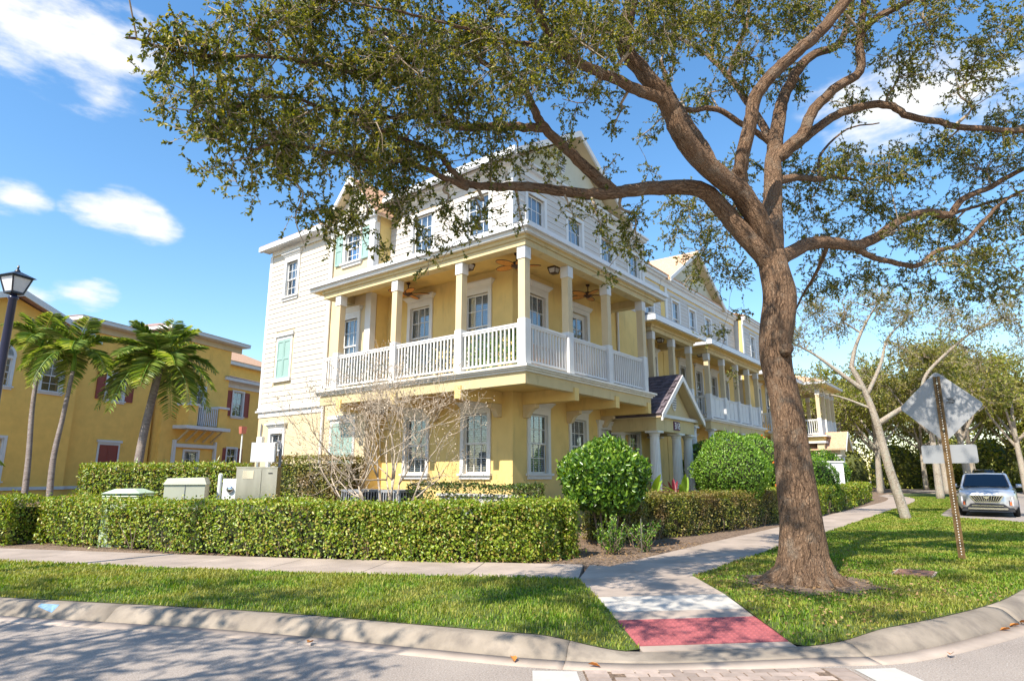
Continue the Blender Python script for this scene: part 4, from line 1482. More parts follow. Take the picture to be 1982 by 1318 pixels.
# balcony columns and railings
cl = [8.46, 10.45, 12.87, 15.38]
cr = [13.28, 15.32, 17.52]
for y in cl:
    square_column(HA, XO + 0.01, y, ZD + 0.04, 6.95)
for x in cr:
    square_column(HA, x, YO + 0.01, ZD + 0.04, 6.95)
for a, b in zip(cl[:-1], cl[1:]):
    railing(HA, (XO, b - 0.115), (XO, a + 0.115), ZD + 0.04)
railing(HA, (XO, YE - 0.05), (XO, cl[-1] + 0.115), ZD + 0.04)
for a, b in zip([XO] + cr[:-1], cr):
    railing(HA, (a + 0.115, YO), (b - 0.115, YO), ZD + 0.04)
railing(HA, (cr[-1], YO + 0.16), (cr[-1], YW - 0.02), ZD + 0.04)
# green ivy screen fixed behind the left railing
for a, b, dens, mat in ((8.7, 10.3, 1500, BRIGHTL), (10.6, 12.7, 1500, IVYL), (13.0, 15.2, 1500, IVYL)):
    c = np.stack([rng.uniform(XO + 0.10, XO + 0.16, dens), rng.uniform(a, b, dens), rng.uniform(ZD + 0.12, ZD + 1.0, dens)], 1)
    O('ivy_screen', leaf_mesh('ivy_screen', c, rand_dirs(dens), rand_dirs(dens) + np.array([-1.0, -0.3, 0.3]), rng.uniform(0.05, 0.09, dens), 0.05, mat), HA, None, 'stuff')
# balcony roof
XR, YR = 11.08, 8.13
YRE, XRE = 16.55, 18.75
m = MB()
m.box(XO - 0.14, XO + 0.15, YO - 0.14, YRE - 0.5, 6.95, 7.10)
m.box(XO + 0.15, XRE - 0.55, YO - 0.14, YO + 0.15, 6.951, 7.101)
m.box(XO - 0.19, XO + 0.15, YO - 0.19, YRE - 0.45, 7.10, 7.19)
m.box(XO + 0.15, XRE - 0.5, YO - 0.19, YO + 0.15, 7.101, 7.191)
m.box(XRE - 0.84, XRE - 0.55, YO + 0.15, YW, 6.952, 7.19)
m.box(XO + 0.15, XB, YRE - 0.8, YRE - 0.5, 6.953, 7.19)
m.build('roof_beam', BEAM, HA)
m = MB()
m.box(XR + 0.1, XW - 0.003, YR + 0.1, YRE - 0.1, 7.19, 7.25)
m.box(XW - 0.003, XRE - 0.1, YR + 0.1, YW - 0.003, 7.191, 7.251)
m.build('porch_ceiling', YEL, HA)
m = MB()
m.box(XR, XR + 0.10, YR, YRE, 7.20, 7.35)
m.box(XR + 0.10, XRE, YR, YR + 0.10, 7.20, 7.351)
m.box(XRE - 0.1, XRE + 0.001, YR + 0.1, YW, 7.202, 7.352)
m.box(XR + 0.1, XB, YRE - 0.1, YRE + 0.001, 7.202, 7.352)
m.build('fascia', TRIM, HA)
m = MB()
m.box(XR - 0.09, XR + 0.0, YR - 0.09, YRE + 0.02, 7.30, 7.42)
m.box(XR + 0.0, XRE + 0.02, YR - 0.09, YR, 7.301, 7.421)
m.build('gutter', GUTTER, HA)
m = MB()
m.hexa([(XR - 0.05, YR - 0.05, 7.37), (XW, YR - 0.05 + 1.87, 7.62), (XW, YRE, 7.62), (XR - 0.05, YRE, 7.37), (XR - 0.05, YR - 0.05, 7.44), (XW, YR + 1.82, 7.69), (XW, YRE, 7.69), (XR - 0.05, YRE, 7.44)])
m.hexa([(XR - 0.05, YR - 0.05, 7.371), (XRE, YR - 0.05, 7.371), (XRE, YW, 7.62), (XW, YW, 7.62), (XR - 0.05, YR - 0.05, 7.441), (XRE, YR - 0.05, 7.441), (XRE, YW, 7.69), (XW, YW, 7.69)])
m.build('porch_roof', ROOFG, HA)

# entrance portico with the number
PX0, PX1, PYF, PYB = 18.05, 21.05, 8.35, 10.6
pc = (PX0 + PX1) / 2
PO = MB().box(PX0 + 0.02, PX0 + 0.30, PYF + 0.32, YW - 0.01, 2.98, 3.40).box(PX1 - 0.30, PX1 - 0.02, PYF + 0.32, PYB, 2.98, 3.40).box(PX0, PX1, PYF, PYF + 0.32, 2.98, 3.401).build('portico', BEAM, HA)
MB().box(PX0 - 0.1, PX1 + 0.1, PYF - 0.12, PYF + 0.1, 3.401, 3.50).box(PX0 - 0.1, PX0 + 0.2, PYF + 0.1, YW - 0.01, 3.402, 3.499).box(PX1 - 0.2, PX1 + 0.1, PYF + 0.1, PYB, 3.402, 3.499).build('portico_cornice', TRIM, PO)
MB().prism([(PX0 + 0.1, 3.5), (PX1 - 0.1, 3.5), (pc, 4.72)], lambda p, k: (p[0], PYF + 0.06 + 0.12 * k, p[1])).build('pediment', BEAM, PO)
prf = gable_roof(HA, PX0 - 0.22, PX1 + 0.22, PYF - 0.30, YW + 0.3, 3.46, 4.86, SHD, 0.07, 'portico_roof')
slx, slz = pc - PX0 + 0.22, 4.86 - 3.46
shingles(prf, (PX0 - 0.22, PYF - 0.28, 3.46), (0, YW - PYF + 0.25, 0), (slx, 0, slz), 9, 12, SHD)
shingles(prf, (PX1 + 0.22, PYF - 0.28, 3.46), (0, YW - PYF + 0.25, 0), (-slx, 0, slz), 9, 12, SHD)
m = MB()
out = [(pc + 0.17 * math.cos(2 * math.pi * i / 20), 4.02 + 0.33 * math.sin(2 * math.pi * i / 20)) for i in range(20)]
m.prism(out, lambda p, k: (p[0], PYF + 0.02 + 0.05 * k, p[1]))
pv = m.build('portico_vent', TRIM, PO)
m = MB()
for i in range(7):
    z = 3.78 + i * 0.08
    hw = 0.135 * math.sqrt(max(0.05, 1 - ((z - 4.02) / 0.31) ** 2))
    m.box(pc - hw, pc + hw, PYF + 0.004, PYF + 0.02, z, z + 0.035)
m.build('louvre', BOXD, pv)
for x in (PX0 + 0.2, PX1 - 1.15 + 0.0):
    round_column(HA, x, PYF + 0.17, 0.75, 2.98, 0.165)
round_column(HA, PX1 - 0.2, PYF + 0.17, 0.75, 2.98, 0.165)
round_column(HA, PX0 + 0.2, PYF + 1.35, 0.75, 2.98, 0.165)
round_column(HA, PX1 - 0.2, PYF + 1.35, 0.75, 2.98, 0.165)
MB().box(PX0 - 0.3, PX1 + 0.3, PYF - 0.3, YW, 0.1, 0.45).build('porch_step', CONC, HA)
npl = MB().box(pc - 0.23, pc + 0.23, PYF - 0.035, PYF - 0.005, 3.06, 3.34).build('number_plate', NUMB, PO)
m = MB()
seg = {'3': 'abgcd', '1': 'bc', '2': 'abged'}
for k, ch in enumerate('312'):
    x = pc - 0.14 + 0.14 * k
    w, h = 0.042, 0.085
    zc = 3.20
    S = {'a': (x - w, x + w, zc + h - 0.012, zc + h + 0.012), 'g': (x - w, x + w, zc - 0.012, zc + 0.012), 'd': (x - w, x + w, zc - h - 0.012, zc - h + 0.012),
         'b': (x + w - 0.024, x + w, zc, zc + h), 'c': (x + w - 0.024, x + w, zc - h, zc), 'e': (x - w, x - w + 0.024, zc - h, zc), 'f': (x - w, x - w + 0.024, zc, zc + h)}
    for s in seg[ch]:
        a, b, c, d = S[s]
        m.box(a, b, PYF - 0.047 - 0.0005 * (ord(s) - 97), PYF - 0.034, c, d)
m.build('digits', WHITE, npl)
m = MB()
m.box(17.62, 18.08, YW - 0.07, YW - 0.05, 3.10, 3.14)
del m

# things on the balcony
ceiling_fan(12.15, 9.25, 7.19, 'wicker-bladed ceiling fan nearest the balcony corner')
ceiling_fan(12.2, 13.3, 7.19, 'wicker-bladed ceiling fan at the left end of the balcony')
ceiling_fan(15.6, 9.2, 7.19, 'wicker-bladed ceiling fan at the shaded right side of the balcony', FANB)
ceiling_light(12.0, 10.75, 7.19, 'small bronze ceiling light between two fans on left balcony')
ceiling_light(13.65, 9.1, 7.19, 'small bronze ceiling light over right side of corner balcony')
bench = thing('garden_bench', 'wooden slatted bench behind the right balcony railing', 'bench', (13.6, 9.1, ZD))
for i in range(4):
    MB().box(12.6, 14.3, 8.95 + i * 0.11, 9.04 + i * 0.11, ZD + 0.45, ZD + 0.48).build('seat_slat', WOOD, bench)
MB().box(12.6, 14.3, 9.40, 9.44, ZD + 0.86, ZD + 0.94).build('top_rail', WOOD, bench)
for i in range(13):
    MB().box(12.68 + i * 0.13, 12.73 + i * 0.13, 9.405, 9.435, ZD + 0.48, ZD + 0.86).build('back_slat', WOOD, bench)
for x in (12.62, 14.22):
    for y in (8.96, 9.38):
        MB().box(x, x + 0.06, y, y + 0.06, ZD - 0.02, ZD + (0.45 if y < 9.2 else 0.86)).build('leg', WOOD, bench)
MB().tube([(18.72, 9.9, 7.2), (18.72, 9.9, 0.5)], 0.045, 8).build('downpipe', TRIM, HA)
MB().tube([(XB - 0.33, 17.0, 9.8), (XB - 0.06, 17.0, 9.5), (XB - 0.06, 17.0, 0.5)], 0.045, 8).build('downpipe', TRIM, HA)
# electrics on the end wall
MB().box(XB - 0.12, XB - 0.005, 20.3, 20.62, 2.55, 2.95).build('meter_box', BOXW, HA)
MB().tube([(XB - 0.05, 20.5, 0.3), (XB - 0.05, 20.5, 3.4)], 0.025, 8).build('conduit', BOXD, HA)
bell = thing('alarm_horn', 'small red alarm horn on a thin post beside the house end wall', 'alarm', (11.7, 20.9, 0.6))
MB().tube([(11.7, 20.9, 0.4), (11.7, 20.9, 3.05)], 0.025, 8).build('post', BOXW, bell)
MB().taper(11.62, 11.78, 20.82, 20.98, 3.05, 3.3, 0.02, 0.02).build('horn', REDP, bell)
# ---------------------------------------------------------------- the terrace along the right street


def row_house(label, x0, x1, yw, yp, p0, p1, cols, w3, w2, w1, gable=None, panel=False, upper=SIDEW, ret=None, rail_one=True):
    H = thing('townhouse', label, 'house', (x0, yw, 0.4), group='townhouses in the terrace')
    hol = [(x - x0 - 0.4, x - x0 + 0.4, 7.8, 9.4) for x in w3] + [(x - x0 - 0.4, x - x0 + 0.4, 4.5, 6.4) for x in w2] + [(x - x0 - 0.4, x - x0 + 0.4, 1.6, 3.0) for x in w1]
    wall(H, T((x0, yw, 0.2)), x1 - x0, 10.1, hol, YEL)
    MB().box(x0 + 0.01, x1 - 0.01, yw + 9, yw + 9.2, 0.2, 10.3).build('wall', YEL, H)
    MB().box(x0 + 0.005, x0 + 0.2, yw + 0.23, yw + 9, 0.2, 10.3).build('wall', SIDEW, H)
    MB().box(x1 - 0.2, x1 - 0.005, yw + 0.23, yw + 9, 0.2, 10.3).build('wall', YEL, H)
    for x in w3:
        window(H, T((x, yw, 8.0)), 0.8, 1.6, cols=2, blinds=0.7, fine=False, header=False)
    for x in w2:
        window(H, T((x, yw, 4.7)), 0.8, 1.9, cols=2, blinds=0.0, fine=False)
    for x in w1:
        window(H, T((x, yw, 1.8)), 0.8, 1.4, cols=2, blinds=0.8, fine=False)
    s0 = x0 + (0.55 if gable else 0.0)
    siding(H, T((s0, yw, 0)), x1 - s0 - 0.02, 7.45, 10.05, [(x - s0 - 0.52, x - s0 + 0.52, 7.8, 9.75) for x in w3], upper, 0.18, one=True)
    MB().box(s0 - 0.12, s0 + 0.10, yw - 0.05, yw - 0.001, 7.45, 10.05).build('corner_board', TRIM, H)
    m = MB()
    m.box(x0, x1, yw - 0.06, yw - 0.001, 10.05, 10.30)
    m.box(x0 - 0.02, x1, yw - 0.18, yw - 0.001, 10.30, 10.40)
    m.box(x0 - 0.05, x1, yw - 0.28, yw - 0.001, 10.40, 10.50)
    m.build('cornice', TRIM, H)
    if gable:
        g0, g1, gz = gable
        gm = (g0 + g1) / 2
        MB().prism([(g0 + 0.3, 10.5), (g1 - 0.3, 10.5), (gm, gz - 0.2)], lambda p, k: (p[0], yw + 0.02 + 0.15 * k, p[1])).build('gable_wall', TYMP, H)
        rr = gable_roof(H, g0, g1, yw - 0.4, yw + 8, 10.45, gz, SHT)
    MB().hexa([(x0 - 0.05, yw - 0.3, 10.5), (x1, yw - 0.3, 10.5), (x1, yw + 4.5, 12.0), (x0 - 0.05, yw + 4.5, 12.0), (x0 - 0.05, yw - 0.3, 10.56), (x1, yw - 0.3, 10.56), (x1, yw + 4.5, 12.08), (x0 - 0.05, yw + 4.5, 12.08)]).build('roof', SHT, H)
    # two-storey porch
    m = MB()
    m.box(p0, p1, yp - 0.02, yw - 0.003, 3.80, 4.03)
    m.build('deck', YEL, H)
    MB().box(p0 - 0.1, p1 + 0.1, yp - 0.12, yp + 0.12, 3.60, 3.93).build('edge_beam', BEAM, H)
    MB().box(p0 - 0.18, p1 + 0.18, yp - 0.18, yp + 0.2, 3.93, 3.99).box(p0 - 0.25, p1 + 0.25, yp - 0.26, yp + 0.2, 3.99, 4.07).build('ledge', TRIM, H)
    for x in cols:
        square_column(H, x, yp, 4.07, 6.95, 0.20, 1.08)
        round_column(H, x, yp, 0.7, 3.60, 0.15)
    for a, b in zip(cols[:-1], cols[1:]):
        railing(H, (a + 0.115, yp), (b - 0.115, yp), 4.07, one=rail_one, panel=panel)
    railing(H, (cols[0], yp + 0.15), (cols[0], yw - 0.02), 4.07, one=rail_one)
    m = MB()
    m.box(p0 - 0.05, p1 + 0.05, yp - 0.14, yp + 0.14, 6.95, 7.10)
    m.box(p0 - 0.10, p1 + 0.10, yp - 0.2, yp + 0.14, 7.10, 7.20)
    m.box(p0 - 0.05, p0 + 0.24, yp + 0.14, yw - 0.003, 6.951, 7.2)
    m.box(p1 - 0.24, p1 + 0.05, yp + 0.14, yw - 0.003, 6.951, 7.2)
    m.build('roof_beam', BEAM, H)
    MB().box(p0 - 0.3, p1 + 0.3, yp - 0.45, yw - 0.003, 7.2, 7.26).build('porch_ceiling', YEL, H)
    m = MB()
    m.box(p0 - 0.5, p1 + 0.5, yp - 0.55, yp - 0.43, 7.22, 7.42)
    m.box(p0 - 0.52, p0 - 0.30, yp - 0.43, yw - 0.003, 7.221, 7.421)
    m.build('gutter', GUTTER, H)
    MB().hexa([(p0 - 0.5, yp - 0.52, 7.41), (p1 + 0.5, yp - 0.52, 7.41), (p1 + 0.5, yw, 7.72), (p0 - 0.5, yw, 7.72), (p0 - 0.5, yp - 0.52, 7.47), (p1 + 0.5, yp - 0.52, 7.47), (p1 + 0.5, yw, 7.78), (p0 - 0.5, yw, 7.78)]).build('porch_roof', ROOFG, H)
    return H


HB = row_house('narrow yellow townhouse with plain railed porch right behind the number portico', 21.05, 25.55, 11.35, 10.0, 21.3, 25.3, (21.5, 23.35, 25.1), (24.35,), (22.6, 24.4), (23.4,))
HC = row_house('white gabled townhouse with panelled balcony, left of the oak trunk', 25.6, 35.4, 11.35, 9.95, 26.8, 34.2, (27.0, 28.9, 30.8, 32.5, 34.0), (27.2, 29.2, 31.3, 33.6), (27.7, 29.6, 31.6, 33.3), (28.2, 31.2), gable=(25.9, 33.2, 12.75), panel=True)
HD = row_house('pale townhouse with yellow porch, seen on both sides of oak trunk', 35.5, 43.2, 10.9, 10.0, 36.6, 41.8, (36.8, 38.5, 40.2, 41.6), (37.2, 39.0, 41.5), (37.5, 39.4, 41.2), (38.2, 40.4), panel=True)
for x, y, lb in ((22.4, 10.7, 'bronze lantern under the ceiling of the narrow porch'), (23.9, 10.7, 'second bronze lantern under the narrow porch ceiling'), (28.0, 10.6, 'bronze lantern under the panelled balcony roof')):
    ceiling_light(x, y, 7.2, lb)
# corner pavilion at the far end
HE = thing('pavilion', 'open two-storey corner balcony pavilion with hipped roof, right of oak trunk', 'pavilion', (45, 10, 0.4))
ex0, ex1, ey0, ey1 = 42.9, 47.3, 8.75, 12.2
MB().box(ex0, ex1, ey0, ey1, 3.75, 4.02).build('deck', YEL, HE)
MB().box(ex0 - 0.12, ex1 + 0.12, ey0 - 0.12, ey1 + 0.1, 3.62, 3.75).box(ex0 - 0.25, ex1 + 0.25, ey0 - 0.25, ey1 + 0.1, 4.02, 4.1).build('ledge', TRIM, HE)
ec = [(43.05, 8.9), (44.5, 8.9), (45.9, 8.9), (47.15, 8.9), (43.05, 12.0), (47.15, 12.0), (47.15, 10.4)]
for x, y in ec:
    square_column(HE, x, y, 4.1, 6.95, 0.21, 1.08)
for x, y in ((43.1, 8.95), (47.1, 8.95), (43.1, 12), (47.1, 12)):
    MB().box(x - 0.2, x + 0.2, y - 0.2, y + 0.2, 0.3, 3.62).build('pier', PALE, HE)
for a, b in (((43.05, 11.85), (43.05, 9.05)),):
    railing(HE, a, b, 4.1, one=True)
for a, b in zip(ec[:3], ec[1:4]):
    railing(HE, (a[0] + 0.15, a[1]), (b[0] - 0.15, b[1]), 4.1, panel=True)
MB().box(ex0 - 0.05, ex1 + 0.05, ey0, ey0 + 0.28, 6.95, 7.2).box(ex0 - 0.05, ex0 + 0.25, ey0 + 0.28, ey1, 6.95, 7.2).box(ex1 - 0.25, ex1 + 0.05, ey0 + 0.28, ey1, 6.95, 7.2).build('roof_beam', BEAM, HE)
MB().box(ex0 - 0.4, ex1 + 0.4, ey0 - 0.4, ey1 + 0.3, 7.2, 7.27).build('porch_ceiling', YEL, HE)
MB().box(ex0 - 0.5, ex1 + 0.5, ey0 - 0.5, ey1 + 0.4, 7.27, 7.42).build('gutter', GUTTER, HE)
MB().hexa([(ex0 - 0.5, ey0 - 0.5, 7.42), (ex1 + 0.5, ey0 - 0.5, 7.42), (ex1 + 0.5, ey1 + 0.4, 7.42), (ex0 - 0.5, ey1 + 0.4, 7.42), (44.4, 10.2, 8.15), (45.8, 10.2, 8.15), (45.8, 10.8, 8.15), (44.4, 10.8, 8.15)]).build('roof', SHT, HE)
MB().box(43.4, 44.9, 8.0, 8.3, 2.9, 3.3).box(43.4, 43.7, 8.3, 11, 2.9, 3.3).build('porch_beam', PALE, HE)
epr = gable_roof(HE, 43.1, 45.2, 7.6, 10.4, 3.3, 4.35, SHT, 0.07, 'portico_roof')
MB().prism([(43.35, 3.31), (44.95, 3.31), (44.15, 4.2)], lambda p, k: (p[0], 7.95 + 0.1 * k, p[1])).build('pediment', BEAM, HE)
round_column(HE, 43.6, 8.15, 0.7, 2.9, 0.16)
round_column(HE, 44.7, 8.15, 0.7, 2.9, 0.16)

# ---------------------------------------------------------------- the golden house on the left
YH = thing('golden_house', 'long golden stucco house with red shutters behind the palms', 'house', (15.13, 36.13, 0.5), R(19.5))
YM = TR(15.13, 36.13, 0, 19.5)


def yb(x0, x1, y0, y1, z0, z1, name, mat, parent=None):
    return MB().box(x0, x1, y0, y1, z0, z1).build(name, mat, parent or YH, M=YM)


def ywall(x0, x1, y, z1, holes, depth=9):
    wall(YH, YM @ T((x0, y, 0.4)), x1 - x0, z1 - 0.4, [(a - x0, b - x0, c - 0.4, d - 0.4) for a, b, c, d in holes], GOLD)
    yb(x1 - 0.2, x1, y + 0.23, y + depth, 0.4, z1 - 0.003, 'wall', GOLD)
    yb(x0, x0 + 0.2, y + 0.23, y + depth, 0.4, z1 - 0.003, 'wall', GOLD)
    yb(x0 + 0.2, x1 - 0.2, y + depth - 0.2, y + depth, 0.4, z1 - 0.003, 'wall', GOLD)


ywall(-14.5, -4.55, 0.0, 8.15, [(-6.25, -5.35, 5.4, 6.85), (-8.6, -7.6, 5.4, 6.6), (-8.8, -7.4, 1.4, 3.2)])
ywall(-4.35, 0.15, 0.35, 9.0, [(-2.75, -1.8, 5.4, 6.75)])
ywall(0.35, 5.0, -0.15, 9.6, [(2.25, 3.15, 4.45, 6.7), (2.1, 3.1, 1.3, 3.0)])
ywall(5.2, 8.6, 0.3, 7.45, [(5.95, 6.85, 5.35, 6.88), (5.85, 6.65, 2.4, 3.3)])
kw = dict(cols=2, rows=4, blinds=0.5, fine=False, header=False)
window(YH, YM @ T((-5.8, 0, 5.4)), 0.9, 1.45, **kw)
window(YH, YM @ T((-8.1, 0, 5.4)), 1.0, 1.2, **kw)
window(YH, YM @ T((-8.1, 0, 1.4)), 1.4, 1.8, **kw)
window(YH, YM @ T((-2.27, 0.35, 5.4)), 0.95, 1.35, shutter=RED, **kw)
window(YH, YM @ T((2.7, -0.15, 4.45)), 0.9, 2.25, **kw)
window(YH, YM @ T((2.6, -0.15, 1.3)), 1.0, 1.7, **kw)
window(YH, YM @ T((6.4, 0.3, 5.35)), 0.9, 1.53, shutter=RED, **kw)
window(YH, YM @ T((6.25, 0.3, 2.4)), 0.8, 0.9, cols=2, rows=2, blinds=0, fine=False, header=False, shutter=RED)
m = MB()
N = 14
m.prism([(-8.1 + 0.62 * math.cos(math.pi * i / N), 6.68 + 0.55 * math.sin(math.pi * i / N)) for i in range(N + 1)], lambda p, k: (p[0], -0.06 + 0.055 * k, p[1]))
aw = m.build('arch_head', TRIM, YH, M=YM)
MB().prism([(-8.1 + 0.48 * math.cos(math.pi * i / N), 6.72 + 0.42 * math.sin(math.pi * i / N)) for i in range(N + 1)], lambda p, k: (p[0], -0.075 + 0.014 * k, p[1])).build('arch_glass', GLASS, aw, M=YM)
closed_shutter(YH, YM @ T((-2.2, 0.35, 1.1)), 1.05, 2.05, RED)
for (x0, x1, y, z) in ((-14.5, -4.5, 0, 1.02), (-4.35, 0.2, 0.35, 1.02)):
    yb(x0, x1, y - 0.06, y - 0.002, z, z + 0.14, 'plinth_band', TRIM)
# eaves and roofs
for (x0, x1, y, z) in ((-4.6, 0.3, 0.35, 9.0), (0.1, 5.5, -0.15, 9.6), (5.0, 9.0, 0.3, 7.45)):
    yb(x0, x1 + 0.3, y - 0.08, y - 0.002, z - 0.35, z, 'frieze', TRIM if x0 > 4 else PALE)
    yb(x0 - 0.35, x1 + 0.45, y - 0.6, y + 9.3, z, z + 0.2, 'eave', TRIM)
    xa, xb = x0 - 0.38, x1 + 0.5
    ya, yc_ = y - 0.65, y + 9.4
    MB().hexa([(xa, ya, z + 0.2), (xb, ya, z + 0.2), (xb, yc_, z + 0.2), (xa, yc_, z + 0.2), (xa + 2, ya + 3.2, z + 0.95), (xb - 2, ya + 3.2, z + 0.95), (xb - 2, yc_ - 3.2, z + 0.95), (xa + 2, yc_ - 3.2, z + 0.95)]).build('roof', SHP, YH, M=YM)
m = MB()
m.prism([(-11.5, 8.15), (-4.5, 8.15), (-7.9, 9.3)], lambda p, k: (p[0], 0.0 + 0.2 * k, p[1]))
m.build('gable_wall', GOLD, YH, M=YM)
for s in (-1, 1):
    a = (-7.9 + s * 3.9, 8.0)
    MB().hexa([(a[0], -0.5, a[1]), (-7.9, -0.5, 9.4), (-7.9, 9, 9.4), (a[0], 9, a[1]), (a[0], -0.5, a[1] + 0.16), (-7.9, -0.5, 9.56), (-7.9, 9, 9.56), (a[0], 9, a[1] + 0.16)]).build('roof', SHP, YH, M=YM)
    MB().hexa([(a[0], -0.56, a[1] - 0.1), (-7.9, -0.56, 9.3), (-7.9, -0.5, 9.3), (a[0], -0.5, a[1] - 0.1), (a[0], -0.56, a[1] + 0.17), (-7.9, -0.56, 9.57), (-7.9, -0.5, 9.57), (a[0], -0.5, a[1] + 0.17)]).build('rake_board', TRIM, YH, M=YM)
# juliet balcony on brackets, pergola below
bl_ = MB().box(1.1, 4.4, -1.15, -0.16, 4.2, 4.38).build('balcony', TRIM, YH, M=YM)
for x in (1.3, 3.55):
    MB().box(x, x + 0.65, -1.0, -0.16, 4.38, 5.5).build('balcony_pier', GOLD, bl_, M=YM)
    MB().box(x - 0.08, x + 0.73, -1.08, -0.16, 5.5, 5.62).build('pier_cap', TRIM, bl_, M=YM)
m = MB()
for i in range(11):
    m.box(1.98 + i * 0.145, 2.03 + i * 0.145, -0.95, -0.9, 4.45, 5.45)
m.box(1.95, 3.55, -0.96, -0.89, 5.45, 5.52)
m.build('balcony_railing', TRIM, bl_, M=YM)
for i in range(5):
    MB().bar((1.5 + i * 0.62, -0.16, 3.55), (1.5 + i * 0.62, -0.95, 4.17), 0.09, 0.09).build('bracket', PALE, bl_, M=YM)
for x in (1.2, 4.2):
    yb(x, x + 0.14, -0.32, -0.16, 0.5, 3.6, 'trellis_post', TRIM)
yb(1.34, 4.2, -0.32, -0.16, 3.2, 3.4, 'trellis_beam', TRIM)
# another house behind, only its roof and corner in view
YH2 = thing('far_house', 'distant golden house whose tan roof peeks past the corner house', 'house', (27, 50, 0.5), R(19.5))
Y2 = TR(27, 50, 0, 19.5)
MB().box(-6, 6, 0, 9, 0.5, 10.6).build('wall', GOLD, YH2, M=Y2)
MB().box(-6.4, 6.5, -0.5, 9.5, 10.6, 10.9).build('eave', TRIM, YH2, M=Y2)
MB().hexa([(-6.5, -0.6, 10.9), (6.6, -0.6, 10.9), (6.6, 9.6, 10.9), (-6.5, 9.6, 10.9), (-3, 4, 13), (3, 4, 13), (3, 5, 13), (-3, 5, 13)]).build('roof', SHT, YH2, M=Y2)
